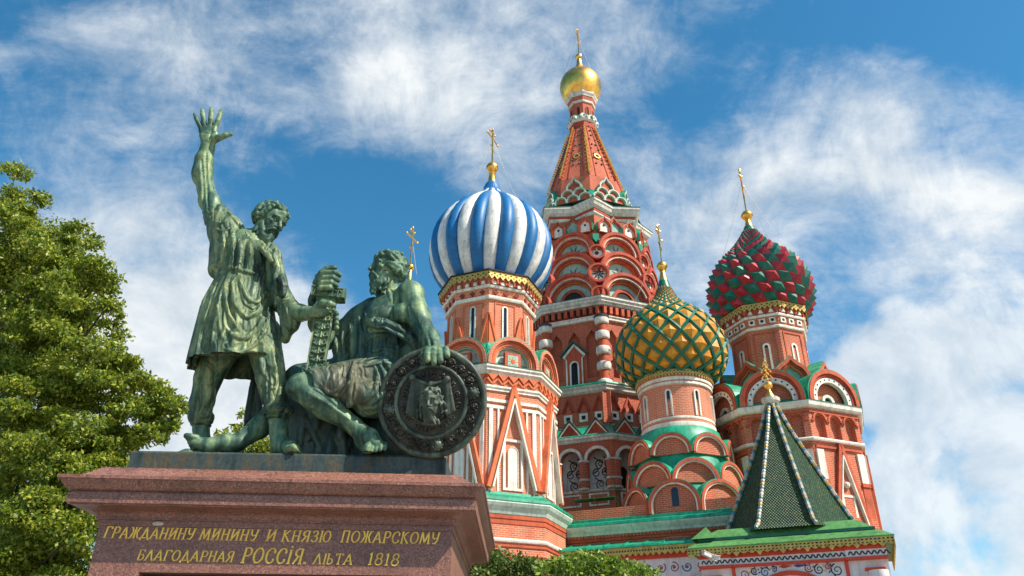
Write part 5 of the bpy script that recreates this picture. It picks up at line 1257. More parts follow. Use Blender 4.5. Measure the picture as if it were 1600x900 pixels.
    def ang_to_s(px, py):   # point of the face seen at a pixel
        k, tt = ray(px, py); n = Vector((eo.x, eo.y)); p0 = Vector((fl.x + off.x, fl.y + off.y)); Y = (p0 @ n) / (k * n.x + n.y) if False else (p0.x * n.x + p0.y * n.y) / (k * n.x + n.y)
        return (Vector((k * Y, Y)) - p0) @ ex, tt * Y + CZ
    def line(words, slant=.16):
        for txt, x0, x1, yb, hpx in words:
            ins = MB()
            s0, z0 = ang_to_s(x0, yb[0]); s1, z1 = ang_to_s(x1, yb[1]); _, zh = ang_to_s(x0, yb[0] - hpx); H = zh - z0
            adv = [Gl[c_][0] for c_ in txt]; tot = sum(adv) + .16 * (len(txt) - 1); sc = (s1 - s0) / (tot); x = 0
            for c_, a in zip(txt, adv):
                for st_ in Gl[c_][1]:
                    for (ax_, ay), (bx, by) in zip(st_, st_[1:]):
                        P0 = (s0 + (x + ax_) * sc + slant * ay * H, z0 + (z1 - z0) * (x / tot) + ay * H); P1 = (s0 + (x + bx) * sc + slant * by * H, z0 + (z1 - z0) * (x / tot) + by * H)
                        an = math.atan2(P1[1] - P0[1], P1[0] - P0[0]); w = H * (.055 + .085 * abs(math.sin(an - .22)))
                        d = Vector((P1[0] - P0[0], P1[1] - P0[1])); l = d.length
                        if l < 1e-6: continue
                        d /= l; e = H * .028; ins.bar(F, (P0[0] - d.x * e, P0[1] - d.y * e), (P1[0] + d.x * e, P1[1] + d.y * e), w, -.004, .010)
                x += a + .16
            ins.build('inscription_word', 'gilt', t)
    line([('ГРАЖДАНИНУ', 161, 301, (840, 843), 17), ('МИНИНУ', 311, 400, (843, 845), 17), ('И', 415, 429, (845, 846), 17), ('КНЯЗЮ', 439, 515, (846, 847), 17), ('ПОЖАРСКОМУ', 532, 684, (847, 850), 17.5)])
    line([('БЛАГОДАРНАЯ', 213, 363, (875, 878), 16), ('РОССІЯ.', 376, 478, (879, 881), 23), ('ЛѢТА', 489, 549, (881, 882), 16), ('1818', 574, 622, (882, 884), 18)])
    mb = MB(); mb.ball(F(.62, zt + .03, .02), .05, 8, 6, (1.3, .6, .5)); mb.build('chipped_edge', 'whiteg', t)
def glyphs():
    O = lambda cx, cy, rx, ry, a0=0, a1=360, n=14: [(cx + rx * math.cos(R_(a0 + (a1 - a0) * i / n)), cy + ry * math.sin(R_(a0 + (a1 - a0) * i / n))) for i in range(n + 1)]
    bowl = lambda x, y0, y1, w: [(x, y1), (x + w * .6, y1), (x + w * .92, y1 - (y1 - y0) * .18), (x + w, (y0 + y1) / 2), (x + w * .92, y0 + (y1 - y0) * .18), (x + w * .6, y0), (x, y0)]
    sf = lambda x, y, w=.10: [(x - w, y), (x + w, y)]
    A_ = [[(.04, 0), (.36, 1)], [(.36, 1), (.70, 0)], [(.15, .32), (.60, .32)], sf(.04, 0, .08), sf(.70, 0, .08)]
    I_ = [[(.12, 0), (.12, 1)], [(.62, 0), (.62, 1)], [(.12, .08), (.62, .92)], sf(.12, 0), sf(.62, 1), sf(.12, 1), sf(.62, 0)]
    d = {'Г': (.62, [[(.14, 0), (.14, 1)], [(.14, 1), (.60, 1), (.60, .84)], sf(.14, 0)]), 'Р': (.66, [[(.14, 0), (.14, 1)], bowl(.14, .46, 1, .48), sf(.14, 0)]), 'А': (.74, A_),
         'Ж': (.98, [[(.49, 0), (.49, 1)], [(.02, 1), (.16, .96), (.30, .56), (.49, .52)], [(.30, .52), (.14, .06), (.02, 0)], [(.96, 1), (.82, .96), (.68, .56), (.49, .52)], [(.68, .52), (.84, .06), (.96, 0)], sf(.49, 0, .08), sf(.49, 1, .08)]),
         'Д': (.80, [[(.14, .06), (.40, 1)], [(.40, 1), (.68, .06)], [(.02, .06), (.80, .06)], [(.03, .06), (.03, -.12)], [(.79, .06), (.79, -.12)]]),
         'Н': (.74, [[(.12, 0), (.12, 1)], [(.62, 0), (.62, 1)], [(.12, .52), (.62, .52)], sf(.12, 0), sf(.62, 0), sf(.12, 1), sf(.62, 1)]), 'И': (.74, I_),
         'У': (.68, [[(.06, 1), (.12, .55), (.30, .44), (.58, .56)], [(.62, 1), (.56, .30), (.40, .02), (.16, .03)], sf(.06, 1, .08), sf(.62, 1, .08)]),
         'М': (.92, [[(.06, 0), (.16, 1)], [(.16, 1), (.45, .08)], [(.45, .08), (.74, 1)], [(.74, 1), (.84, 0)], sf(.06, 0, .08), sf(.84, 0, .1)]),
         'К': (.70, [[(.12, 0), (.12, 1)], [(.62, 1), (.48, .92), (.12, .50)], [(.24, .58), (.66, 0)], sf(.12, 0), sf(.12, 1), sf(.66, 0, .07)]),
         'Я': (.68, [[(.56, 0), (.56, 1)], [(.56, 1), (.28, 1), (.12, .88), (.09, .74), (.14, .58), (.30, .49), (.56, .49)], [(.34, .49), (.06, 0)], sf(.56, 0, .09)]),
         'З': (.56, [[(.06, .84), (.18, .98), (.36, 1), (.48, .88), (.48, .68), (.36, .54), (.2, .53)], [(.36, .54), (.50, .40), (.52, .20), (.40, .03), (.20, 0), (.05, .14)]]),
         'Ю': (.98, [[(.12, 0), (.12, 1)], [(.12, .5), (.36, .5)], O(.64, .5, .29, .5), sf(.12, 0), sf(.12, 1)]), 'О': (.78, [O(.39, .5, .34, .5)]), 'П': (.74, [[(.12, 0), (.12, 1), (.62, 1), (.62, 0)], sf(.12, 0), sf(.62, 0)]),
         'С': (.70, [O(.40, .5, .34, .5, 48, 312), [(.63, .87), (.64, .70)], [(.63, .13), (.64, .26)]]), 'Б': (.68, [[(.14, 0), (.14, 1)], [(.14, 1), (.56, 1), (.56, .86)], bowl(.14, 0, .55, .46)]), 'Л': (.70, [[(.02, 0), (.34, 1)], [(.34, 1), (.64, 0)], sf(.02, 0, .06), sf(.64, 0, .08)]),
         'І': (.30, [[(.14, 0), (.14, .92)], [(.14, 1.10), (.14, 1.16)], sf(.14, 0, .08), sf(.14, .92, .08)]), 'Ѣ': (.92, [[(.12, 0), (.12, 1)], [(.42, 0), (.42, 1)], [(.32, .98), (.50, .98)], bowl(.42, 0, .52, .42), sf(.12, 0, .08)]),
         'Т': (.70, [[(.35, 0), (.35, 1)], [(.04, .86), (.04, 1), (.66, 1), (.66, .86)], sf(.35, 0)]), '1': (.36, [[(.18, 0), (.18, 1)], [(.18, 1), (.05, .86)], sf(.18, 0, .1)]), '8': (.58, [O(.28, .76, .20, .24), O(.28, .26, .25, .27)]), '.': (.22, [[(.08, .02), (.08, .10)], [(.14, .02), (.14, .10)]])}
    return d
pedestal()
# ================================================================== STANDING BRONZE MAN
def P3(px, py, Y): return np.array(at(px, py, Y))
def skirt(V, ctr, zs, a, b, th, folds, hem, k=.03, x0=None):
    """hollow flaring cloth: elliptic section interpolated along z, folds by angle, hem height by angle"""
    zs = np.array(zs); lo = (min(c[0] for c in ctr) - max(a) - .15, min(c[1] for c in ctr) - max(b) - .15, zs.min() - .25); hi = (max(c[0] for c in ctr) + max(a) + .15, max(c[1] for c in ctr) + max(b) + .15, zs.max() + .05)
    def fn(x, y, z):
        o = np.argsort(zs); Z = zs[o]; I = lambda v: np.interp(z, Z, np.array(v)[o])
        cx = I([c[0] for c in ctr]); cy = I([c[1] for c in ctr]); A = I(a); B = I(b); u = np.clip((zs.max() - z) / (zs.max() - zs.min()), 0, 1.2)
        th_ = np.arctan2((y - cy) / B, (x - cx) / A); rho = np.sqrt(((x - cx) / A) ** 2 + ((y - cy) / B) ** 2)
        d = (rho - 1 - folds(th_, u)) * np.minimum(A, B) * .85
        d = np.abs(d + th / 2) - th / 2
        return np.maximum(np.maximum(d, hem(th_) - z), z - zs.max())
    V.field(lo, hi, fn, k)
def fgrid(n, amp, sharp=1.0, ph=0.0, tw=0.0, wob=.35):
    def f(th, u):
        w = n * th + ph + tw * u + wob * np.sin(3 * th + 5 * u); s = np.abs(np.sin(w / 2)) ** sharp
        return (.35 + .65 * np.sqrt(np.clip(u, 0, 1))) * amp * (s - .55 + .35 * np.sin(1.7 * w + 1.3))
    return f
def minin():
    t = thing('standing_statue', 'green bronze man standing with one arm raised high, on the granite pedestal', 'statue', (-3.1, 9.6, FLOOR))
    LO, HI = (-4.9, 8.85, FLOOR - .02), (-1.9, 10.25, 9.85); h = .0105
    # ---------------- body
    V = Vol(LO, HI, h); p = P3
    V.cone(p(372, 500, 9.62), p(382, 440, 9.60), .33, .31, .08); V.cone(p(382, 440, 9.6), p(388, 395, 9.55), .31, .33, .1)
    V.ell(p(385, 395, 9.55), (.40, .27, .30), .1); V.cone(p(400, 385, 9.5), p(410, 362, 9.46), .13, .115, .06)
    # raised arm
    V.cone(p(358, 375, 9.55), p(338, 340, 9.53), .19, .165, .08); V.chain([p(340, 342, 9.53), p(330, 318, 9.52), p(322, 297, 9.50)], [.17, .135, .118], .05)
    V.chain([p(322, 297, 9.5), p(317, 270, 9.48), p(319, 250, 9.46), p(324, 232, 9.43), p(325, 226, 9.42)], [.118, .138, .128, .098, .095], .04)
    V.ell(p(321, 312, 9.50), (.10, .10, .14), .05); V.ell(p(331, 322, 9.46), (.10, .1, .17), .05); V.ell(p(309, 268, 9.47), (.07, .08, .2), .05)
    V.fold([(318, 320), (318, 285), (315, 250)], .018, .02, sub=True); V.fold([(326, 330), (324, 300), (322, 262), (322, 236)], .016, .02, sub=True)
    # open hand
    Y = 9.40
    V.cone(p(325, 228, 9.42), p(326, 217, Y), .090, .088, .03)
    for bx, by in ((315.5, 204), (321, 200.5), (328.5, 199.5), (335.5, 201.5)): V.cone(p(325.5 + (bx - 325) * .35, 219, Y), p(bx, by, Y), .068, .050, .02)
    V.chain([p(328, 222, Y - .03), p(334, 216, Y - .045), p(337, 209, Y - .03)], [.06, .055, .04], .02); V.chain([p(319, 220, Y - .03), p(315.5, 212, Y - .03)], [.048, .04], .02)
    V.fold([(318, 207), (326, 210), (334, 206)], .010, .012, sub=True); V.fold([(331, 203), (328, 212), (327, 219)], .010, .012, sub=True)
    for pts, r in (([(315, 203), (310, 192.5), (306.5, 185), (304, 178.5)], .033), ([(320, 199), (318, 188), (316.7, 179.5), (316, 172)], .037), ([(328.5, 198), (329.3, 187), (330, 177.5), (330, 170)], .039), ([(336, 200), (340, 189), (343.5, 180), (346, 173.5)], .038)):
        n = len(pts); V.chain([p(a, b, Y - (.0, .03, .02, -.03)[i]) for i, (a, b) in enumerate(pts)], [r * 1.12, r * 1.02, r * .95, r * .74], .008)
    V.chain([p(333, 219, Y - .02), p(344, 214.5, Y - .07), p(352, 211.5, Y - .08), p(360.5, 209.5, Y - .06)], [.062, .05, .043, .033], .014)
    # other arm reaching for the sword
    V.chain([p(420, 402, 9.50), p(432, 450, 9.56), p(448, 482, 9.50)], [.15, .13, .115], .06); V.chain([p(448, 485, 9.48), p(468, 489, 9.40), p(486, 490, 9.27), p(492, 489, 9.24)], [.125, .118, .088, .082], .03)
    V.ell(p(500, 485, 9.17), (.12, .07, .10), .03)
    V.chain([p(496, 481, 9.14), p(505, 474, 9.08), p(515, 475, 9.06), p(521, 477, 9.10)], [.06, .052, .044, .036], .012)       # thumb under the guard
    for i in range(4):
        b = 488 + i * 7.5; V.chain([p(497 + i * .5, b - 1 + i, 9.28), p(513, b + 1, 9.36), p(524, b + 1.5, 9.30), p(526, b + 2, 9.22)], [.05, .042, .04, .033], .008)
    # legs
    V.chain([p(350, 545, 9.72), p(327, 595, 9.72), p(316, 640, 9.78), p(314, 670, 9.82), p(318, 700, 9.82)], [.21, .145, .115, .095, .11], .05)
    V.chain([p(408, 530, 9.62), p(420, 590, 9.48), p(433, 640, 9.47), p(436, 675, 9.45), p(438, 698, 9.42)], [.21, .155, .13, .108, .12], .05)
    V.ell(p(441, 655, 9.50), (.125, .13, .2), .05)
    # front foot with toes
    an = p(440, 700, 9.40); fz = FLOOR
    d_ = np.array((.78, -.62, 0)); ac = np.array((.62, .78, 0)); B0 = np.array((an[0] - .02, an[1] + .05, fz))
    V.chain([B0 + (0, 0, .09), B0 + d_ * .15 + (0, 0, .12), B0 + d_ * .27 + (0, 0, .075)], [.10, .095, .07], .04); V.cone(B0 + d_ * .24 - ac * .06 + (0, 0, .06), B0 + d_ * .24 + ac * .07 + (0, 0, .055), .06, .05, .03)
    for i in range(5): q = B0 + ac * (-.085 + .048 * i); V.chain([q + d_ * (.28 - .012 * i) + (0, 0, .06), q + d_ * (.345 - .02 * i) + (0, 0, .066), q + d_ * (.385 - .024 * i) + (0, 0, .045)], [.034 - .002 * i + .012 * (i == 0), .033 - .002 * i + .012 * (i == 0), .026 - .002 * i + .01 * (i == 0)], .004)
    an = p(316, 700, 9.82); V.chain([np.array((an[0], an[1], fz + .09)), np.array((an[0] - .1, an[1] - .18, fz + .08)), np.array((an[0] - .16, an[1] - .3, fz + .05))], [.11, .1, .07], .04)
    hc = p(420.5, 346.5, 9.42); s = .555; L = head(V, hc, (.87, -.42, -.33), (.30, .02, .95), s)
    V.cone(p(403, 378, 9.5), hc - np.array((.03, -.03, .05)), .135, .13, .06)
    body = V.mesh('body', 'bronze_skin', t)
    # ---------------- hair and beard
    hair_beard(L, s, t, 'bronze_hair', seed=3, lo=hc - .48, hi=hc + .45)
    # ---------------- trousers
    V = Vol((-4.45, 8.95, FLOOR), (-2.3, 10.2, 6.35), h)
    V.chain([p(350, 535, 9.72), p(325, 590, 9.72), p(314, 630, 9.76), p(314, 655, 9.80)], [.24, .168, .140, .135], .05); V.ell(p(314, 652, 9.80), (.165, .165, .10), .03)
    for py, r in ((658, .15), (648, .165), (664, .13)): V.ell(p(314, py, 9.80), (r, r, .032), .015)
    V.chain([p(410, 525, 9.62), p(422, 580, 9.48), p(432, 625, 9.47), p(435, 643, 9.46)], [.235, .178, .155, .16], .05); V.ell(p(435, 643, 9.46), (.195, .19, .08), .03)
    for py, r in ((648, .185), (655, .16), (640, .195)): V.ell(p(435, py, 9.46), (r, r, .036), .014)
    V.cone(p(352, 530, 9.7), p(405, 522, 9.62), .26, .26, .1)
    for ln, r in (([(440, 545), (442, 590), (436, 625), (424, 642)], .03), ([(425, 545), (432, 585), (432, 615)], .025), ([(405, 548), (410, 580), (425, 600)], .028), ([(400, 570), (404, 600), (410, 630)], .022), ([(412, 600), (425, 608), (440, 606)], .02), ([(415, 642), (430, 634), (452, 640)], .022),
                  ([(323, 572), (330, 585), (326, 620), (312, 648)], .035), ([(306, 600), (302, 630), (308, 650)], .022), ([(336, 600), (334, 630), (322, 652)], .022), ([(304, 645), (316, 652), (330, 648)], .018), ([(305, 656), (318, 660), (330, 655)], .018)): V.fold(ln, r, .013)
    for ln, r in (([(433, 548), (437, 590), (430, 622)], .02), ([(414, 560), (420, 590), (420, 625)], .018), ([(316, 585), (314, 620), (310, 645)], .02), ([(405, 655), (430, 646), (455, 652)], .014)): V.fold(ln, r, .010, sub=True)
    V.mesh('trousers', 'bronze_cloth', t)
    # ---------------- tunic: chest with sleeves, then the skirt
    V = Vol((-4.75, 8.85, 5.55), (-1.95, 10.25, 8.35), h)
    V.cone(p(381, 440, 9.6), p(387, 402, 9.56), .355, .345, .1); V.ell(p(385, 400, 9.56), (.425, .30, .33), .1); V.ell(p(379, 425, 9.58), (.415, .345, .10), .05)
    V.chain([p(366, 388, 9.55), p(353, 362, 9.54), p(341, 338, 9.53)], [.265, .235, .178], .08); V.chain([p(347, 395, 9.58), p(342, 420, 9.6)], [.17, .14], .1)
    V.ell(p(335, 334, 9.52), (.168, .16, .05), .02); V.ell(p(339, 342, 9.52), (.19, .18, .045), .02); V.ell(p(344, 351, 9.53), (.215, .20, .05), .02)
    V.chain([p(419, 400, 9.52), p(429, 440, 9.60), p(441, 470, 9.56), p(456, 486, 9.45)], [.18, .155, .145, .135], .06)
    V.cone(p(462, 488, 9.43), p(456, 508, 9.48), .115, .10, .04); V.cone(p(452, 495, 9.48), p(446, 530, 9.52), .13, .06, .05)
    # lapel hanging over the far shoulder
    [V.chain([p(413 + q, 376, 9.40), p(425 + q * 1.5, 392, 9.33), p(433 + q * 2, 418, 9.31 + .03 * q), p(435 + q * 2.2, 446 - q * 3, 9.33 + .03 * q), p(436 + q * 2.4, 456 - q * 4, 9.33)], [.03, .036, .034, .036, .028], .01) for q in (-1, 1, 3)]; V.chain([p(440, 433, 9.24), p(444, 447, 9.24), p(441, 461, 9.25)], [.05, .045, .05], .012)
    V.chain([p(390, 372, 9.42), p(402, 382, 9.32), p(418, 398, 9.25), p(424, 408, 9.22)], [.03, .04, .042, .03], .012); V.chain([p(408, 379, 9.32), p(419, 392, 9.27)], [.03, .035], .012)
    zw = p(380, 436, 9.6)[2]; zh = p(370, 566, 9.2)[2] + .02; cw = p(383, 436, 9.6); chm = p(371, 560, 9.6)
    ctr = [(cw[0], 9.6), (cw[0] - .03, 9.6), (chm[0], 9.60)]; zs = [zw, zw - (zw - zh) * .35, zh - .1]
    f1 = fgrid(17, .055, .7, .4, 1.2); f2 = fgrid(7, .075, 1.0, 1.9, -.8)
    skirt(V, ctr, zs, [.375, .465, .63], [.345, .42, .47], .05, lambda th, u: f1(th, u) + f2(th, u), lambda th: zh + .14 * np.clip(np.cos(th + .75), 0, 1) ** 2 - .06 * np.clip(np.cos(th + 2.6), 0, 1))
    for ln, r in (([(352, 442), (352, 470), (362, 500), (372, 515)], .034), ([(362, 440), (366, 475), (383, 497), (402, 490), (420, 465)], .036), ([(375, 438), (385, 465), (400, 475), (418, 455)], .030), ([(350, 505), (362, 525), (385, 530), (405, 510), (422, 475)], .036),
                  ([(345, 455), (338, 500), (330, 545)], .026), ([(335, 450), (318, 510), (306, 555)], .032), ([(338, 470), (345, 520), (360, 550)], .022), ([(425, 470), (418, 510), (402, 535)], .030), ([(430, 470), (434, 505), (440, 532)], .030), ([(350, 545), (375, 552), (398, 540), (412, 520)], .024),
                  ([(360, 345), (366, 380), (362, 410), (352, 428)], .034), ([(376, 375), (374, 405), (372, 430)], .030), ([(392, 385), (388, 415), (386, 433)], .030), ([(402, 390), (410, 415), (412, 435)], .028), ([(345, 350), (352, 380), (345, 420)], .028), ([(355, 330), (372, 350), (395, 378)], .030),
                  ([(340, 428), (360, 418), (385, 424), (410, 432)], .028), ([(420, 405), (430, 430), (432, 455)], .026), ([(330, 345), (345, 350), (358, 340)], .020), ([(333, 356), (350, 364), (364, 352)], .020), ([(336, 372), (350, 385)], .018),
                  ([(445, 478), (455, 500), (450, 525)], .024), ([(460, 482), (464, 500), (458, 520)], .022), ([(437, 475), (440, 505), (446, 530)], .022)): V.fold(ln, r, .013)
    for ln, r in (([(357, 442), (358, 475), (370, 508)], .020), ([(370, 440), (378, 475), (395, 485)], .018), ([(384, 380), (381, 410), (379, 430)], .018), ([(368, 372), (368, 405), (364, 428)], .018), ([(340, 460), (328, 510), (318, 555)], .018), ([(428, 470), (425, 510), (415, 535)], .018), ([(396, 385), (399, 415), (398, 434)], .016), ([(350, 360), (356, 395), (352, 420)], .018), ([(450, 480), (452, 505)], .014)): V.fold(ln, r, .010, sub=True)
    V.mesh('tunic', 'bronze_cloth', t)
    # ---------------- belt
    V = Vol((-4.5, 8.9, 6.9), (-2.2, 10.2, 8.0), h); pts = []
    q0, q1 = p(334, 437, 9.6), p(431, 447, 9.5); c = (q0 + q1) / 2
    for i in range(31):
        a = 2 * PI * i / 30; pts.append(np.array((c[0] + (.425) * math.cos(a), c[1] + .40 * math.sin(a), p(382, 431, 9.25)[2] - .02 + .08 * math.sin(a) - .06 * math.cos(a))))
    V.chain(pts, .034, .01); k_ = p(428, 450, 9.28)
    V.ell(k_, (.07, .06, .07), .02); V.chain([k_, k_ + (.03, -.02, -.16), k_ + (.05, 0, -.30)], [.035, .04, .03], .01); V.chain([k_, k_ + (.08, -.02, -.12), k_ + (.10, 0, -.22)], [.03, .035, .02], .01)
    V.mesh('belt', 'bronze_skin', t)
minin()

# ================================================================== SEATED BRONZE MAN
def pozharsky():
    t = thing('seated_statue', 'green bronze bearded man sitting with shield and sword, bare chest and draped legs', 'statue', (-1.9, 9.8, FLOOR)); p = P3; h = .0105
    V = Vol((-4.4, 8.7, FLOOR - .02), (-.65, 10.3, 7.45), h)
    # torso
    V.chain([p(604, 585, 9.72), p(601, 550, 9.72), p(603, 515, 9.64), p(610, 488, 9.58)], [.34, .29, .32, .27], .1); V.ell(p(611, 499, 9.57), (.34, .25, .29), .1)
    V.ell(p(597, 492, 9.33), (.17, .11, .13), .06); V.ell(p(628, 490, 9.30), (.16, .11, .14), .06); V.fold([(612, 480), (611, 500), (609, 515)], .02, .03, sub=True)
    V.cone(p(611, 474, 9.58), p(608, 445, 9.52), .135, .128, .05); V.chain([p(616, 468, 9.50), p(632, 462, 9.44)], [.05, .06], .05)
    for b in (0, 1): V.fold([(612 + b * 14, 472), (606 + b * 6, 452)], .022, .02)
    # near arm down to the shield
    V.ell(p(641, 460, 9.42), (.19, .185, .19), .07); V.chain([p(641, 463, 9.4), p(654, 493, 9.30), p(662, 513, 9.22)], [.175, .15, .122], .05); V.chain([p(662, 515, 9.22), p(671, 528, 9.12), p(678, 545, 8.98), p(681, 551, 8.95)], [.122, .130, .105, .092], .04)
    V.ell(p(650, 490, 9.22), (.12, .09, .19), .05); V.fold([(640, 478), (648, 500), (658, 516)], .016, .02, sub=True); V.fold([(668, 520), (674, 538), (678, 548)], .014, .02, sub=True)
    V.ell(p(682, 550, 8.93), (.14, .09, .07), .03)
    for i, (x, y) in enumerate(((668, 563), (678.5, 567), (689, 564), (699, 556))):
        V.chain([p(669 + i * 9, 548 - (i == 3) * 1, 8.87), p(668 + i * 9.8, 555 - (i == 3) * 2, 8.77), p(x, y, 8.75)], [.050, .046, .034], .006)
    V.chain([p(668, 548, 8.92), p(660, 551, 8.98), p(656, 556, 8.99)], [.06, .05, .036], .012)
    # far arm to the sword hilt
    V.chain([p(580, 490, 9.66), p(545, 515, 9.74), p(510, 532, 9.66)], [.2, .165, .13], .06); V.chain([p(508, 532, 9.64), p(498, 505, 9.56), p(494, 470, 9.46), p(496, 458, 9.42)], [.125, .135, .10, .09], .04)
    V.ell(p(501, 447, 9.36), (.10, .085, .14), .03)
    for i in range(4):
        b = 427 + i * 7.8; u = (6, 3.5, 1, -1)[i]; V.chain([p(493 + u * .5, b + 5, 9.30), p(503 + u, b - .5, 9.19), p(516 + u, b - 1, 9.18), p(524 + u - (i == 3) * 4, b + 3, 9.26), p(519 + u - (i == 3) * 3, b + 6, 9.35)], [.036, .040, .040, .037, .03], .005)
    V.chain([p(494, 442, 9.32), p(503, 427, 9.27), p(512, 419.5, 9.25), p(523, 418.5, 9.26)], [.05, .05, .044, .034], .012)
    # near leg
    V.cone(p(600, 590, 9.62), p(472, 604, 9.20), .28, .17, .08); V.chain([p(467, 606, 9.2), p(490, 622, 9.17), p(520, 641, 9.21), p(552, 665, 9.26), p(568, 679, 9.28)], [.155, .142, .138, .10, .095], .05)
    V.ell(p(463, 604, 9.12), (.11, .10, .11), .04); V.ell(p(508, 640, 9.24), (.19, .12, .11), .08); V.fold([(478, 612), (510, 630), (545, 655)], .018, .025); V.fold([(485, 606), (505, 618), (530, 640)], .014, .02, sub=True)
    a = p(580, 695, 9.24); fz = FLOOR
    V.chain([p(567, 678, 9.28), p(577, 684, 9.22), p(588, 694, 9.14)], [.11, .11, .085], .04); V.cone(p(567, 690, 9.33), p(575, 698, 9.27), .10, .09, .04)
    for i in range(5): V.chain([p(577 + i * 6.2, 696 - abs(i - 1) * .8, 9.12 + .012 * i), p(574 + i * 7.0, 700 - abs(i - 1) * .8, 9.07 + .012 * i), p(572.5 + i * 7.2, 704.5 - abs(i - 1) * .9, 9.06 + .012 * i)], [.038 - .002 * i + .01 * (i == 0), .036 - .003 * i + .01 * (i == 0), .03 - .002 * i + .01 * (i == 0)], .004)
    # far leg stretched to the left
    V.cone(p(596, 588, 9.85), p(468, 600, 9.78), .30, .2, .08); V.chain([p(466, 604, 9.78), p(436, 640, 9.72), p(405, 668, 9.60), p(374, 690, 9.46)], [.17, .155, .135, .10], .05)
    V.chain([p(372, 692, 9.44), p(352, 692, 9.38), p(325, 696, 9.30), p(304, 692, 9.26)], [.112, .105, .088, .07], .03); V.ell(p(362, 696, 9.42), (.1, .1, .09), .03)
    for i in range(5): V.chain([p(307 - i * .6, 685 + i * 4.4, 9.24 + .015 * i), p(298 + i * .9, 682.5 + i * 4.8, 9.20 + .015 * i), p(291.5 + i * 1.9, 681 + i * 5.0, 9.20 + .015 * i)], [.034 - .002 * i + .012 * (i == 0), .03 - .002 * i + .012 * (i == 0), .026 - .002 * i + .01 * (i == 0)], .004)
    hc = p(606, 423, 9.46); s = .535; L = head(V, hc, (-.86, -.50, .10), (.10, .05, 1), s)
    V.mesh('body', 'bronze_skin', t)
    hair_beard(L, s, t, 'bronze_hair', long=True, seed=8, lo=hc - .50, hi=hc + .46)
    # ---------------- drapery: cloak over the far shoulder, band across the chest, cloth over hips and thighs
    V = Vol((-3.35, 8.75, 4.55), (-.8, 10.4, 7.0), h)
    V.chain([p(584, 486, 9.64), p(562, 502, 9.70), p(540, 518, 9.72)], [.19, .19, .165], .06); V.chain([p(572, 495, 9.70), p(558, 525, 9.72), p(552, 570, 9.74)], [.18, .19, .18], .06); V.chain([p(538, 518, 9.70), p(535, 545, 9.68), p(538, 572, 9.70)], [.14, .13, .11], .04)
    V.chain([p(562, 500, 9.6), p(566, 530, 9.55), p(560, 570, 9.55)], [.12, .12, .12], .06)
    V.chain([p(577, 498, 9.42), p(583, 505, 9.28), p(600, 508, 9.22), p(620, 516, 9.22), p(640, 528, 9.30), p(655, 540, 9.40)], [.05, .055, .05, .045, .05, .06], .03)
    for q in (-1, 0, 1): V.chain([p(575, 499 + q * 5, 9.40), p(585, 504 + q * 5, 9.27), p(602, 507 + q * 6, 9.22), p(622, 516 + q * 5, 9.21), p(642, 529 + q * 5, 9.30), p(657, 543 + q * 4, 9.42)], [.026, .034, .03, .032, .028, .03], .012)
    V.chain([p(655, 520, 9.45), p(652, 545, 9.5), p(646, 575, 9.5)], [.13, .16, .14], .06); V.ell(p(603, 535, 9.62), (.345, .285, .17), .06); V.ell(p(603, 560, 9.64), (.36, .31, .22), .08)
    V.cone(p(602, 590, 9.60), p(492, 602, 9.23), .325, .215, .08); V.cone(p(602, 588, 9.86), p(470, 596, 9.80), .34, .235, .06); V.ell(p(474, 598, 9.78), (.22, .2, .17), .05)
    V.cone(p(520, 606, 9.22), p(585, 622, 9.25), .17, .19, .06); V.cone(p(570, 640, 9.3), p(640, 640, 9.5), .10, .14, .08); V.ell(p(612, 612, 9.5), (.4, .3, .22), .08)
    V.chain([p(552, 572, 9.16), p(550, 600, 9.09), p(548, 622, 9.10), p(546, 632, 9.12)], [.02, .045, .05, .045], .02)
    V.field(p(455, 650, 8.9), p(520, 560, 9.7), lambda x, y, z: np.sqrt((x - p(470, 604, 9.2)[0]) ** 2 + (y - 9.2) ** 2 * .2 + (z - p(470, 607, 9.2)[2]) ** 2) - .20, .02, sub=True)
    for ln, r in (([(552, 565), (548, 600), (546, 632)], .03), ([(556, 566), (556, 600), (552, 632)], .022), ([(487, 605), (500, 615), (525, 625), (545, 632)], .026), ([(500, 598), (510, 612), (530, 620), (545, 600), (552, 585)], .024), ([(535, 590), (525, 612), (510, 614)], .018), ([(585, 570), (592, 590), (585, 615), (565, 630)], .034), ([(592, 568), (604, 590), (600, 615), (580, 632)], .036),
                  ([(600, 565), (618, 585), (620, 610)], .034), ([(560, 568), (590, 560), (615, 562)], .03), ([(567, 573), (600, 566), (625, 575), (632, 590)], .03), ([(575, 552), (600, 545), (630, 552)], .026), ([(570, 540), (580, 525), (605, 522)], .024), ([(525, 508), (524, 540), (530, 565)], .024), ([(535, 506), (536, 540), (540, 566)], .026), ([(548, 500), (550, 535), (548, 562)], .028), ([(560, 490), (564, 520), (562, 555)], .028), ([(570, 484), (576, 510), (572, 540)], .026),
                  ([(578, 502), (600, 503), (625, 514), (648, 532)], .022), ([(576, 510), (598, 511), (622, 522), (645, 540)], .022), ([(584, 497), (606, 515), (635, 530)], .018), ([(650, 515), (658, 535), (655, 560)], .026), ([(640, 520), (648, 545), (640, 570)], .022), ([(585, 520), (585, 545)], .018), ([(600, 520), (602, 545)], .018), ([(620, 528), (622, 550)], .018), ([(565, 640), (590, 636), (602, 628)], .02), ([(470, 588), (478, 596), (488, 602)], .02), ([(455, 592), (466, 588), (480, 586)], .018)): V.fold(ln, r, .013)
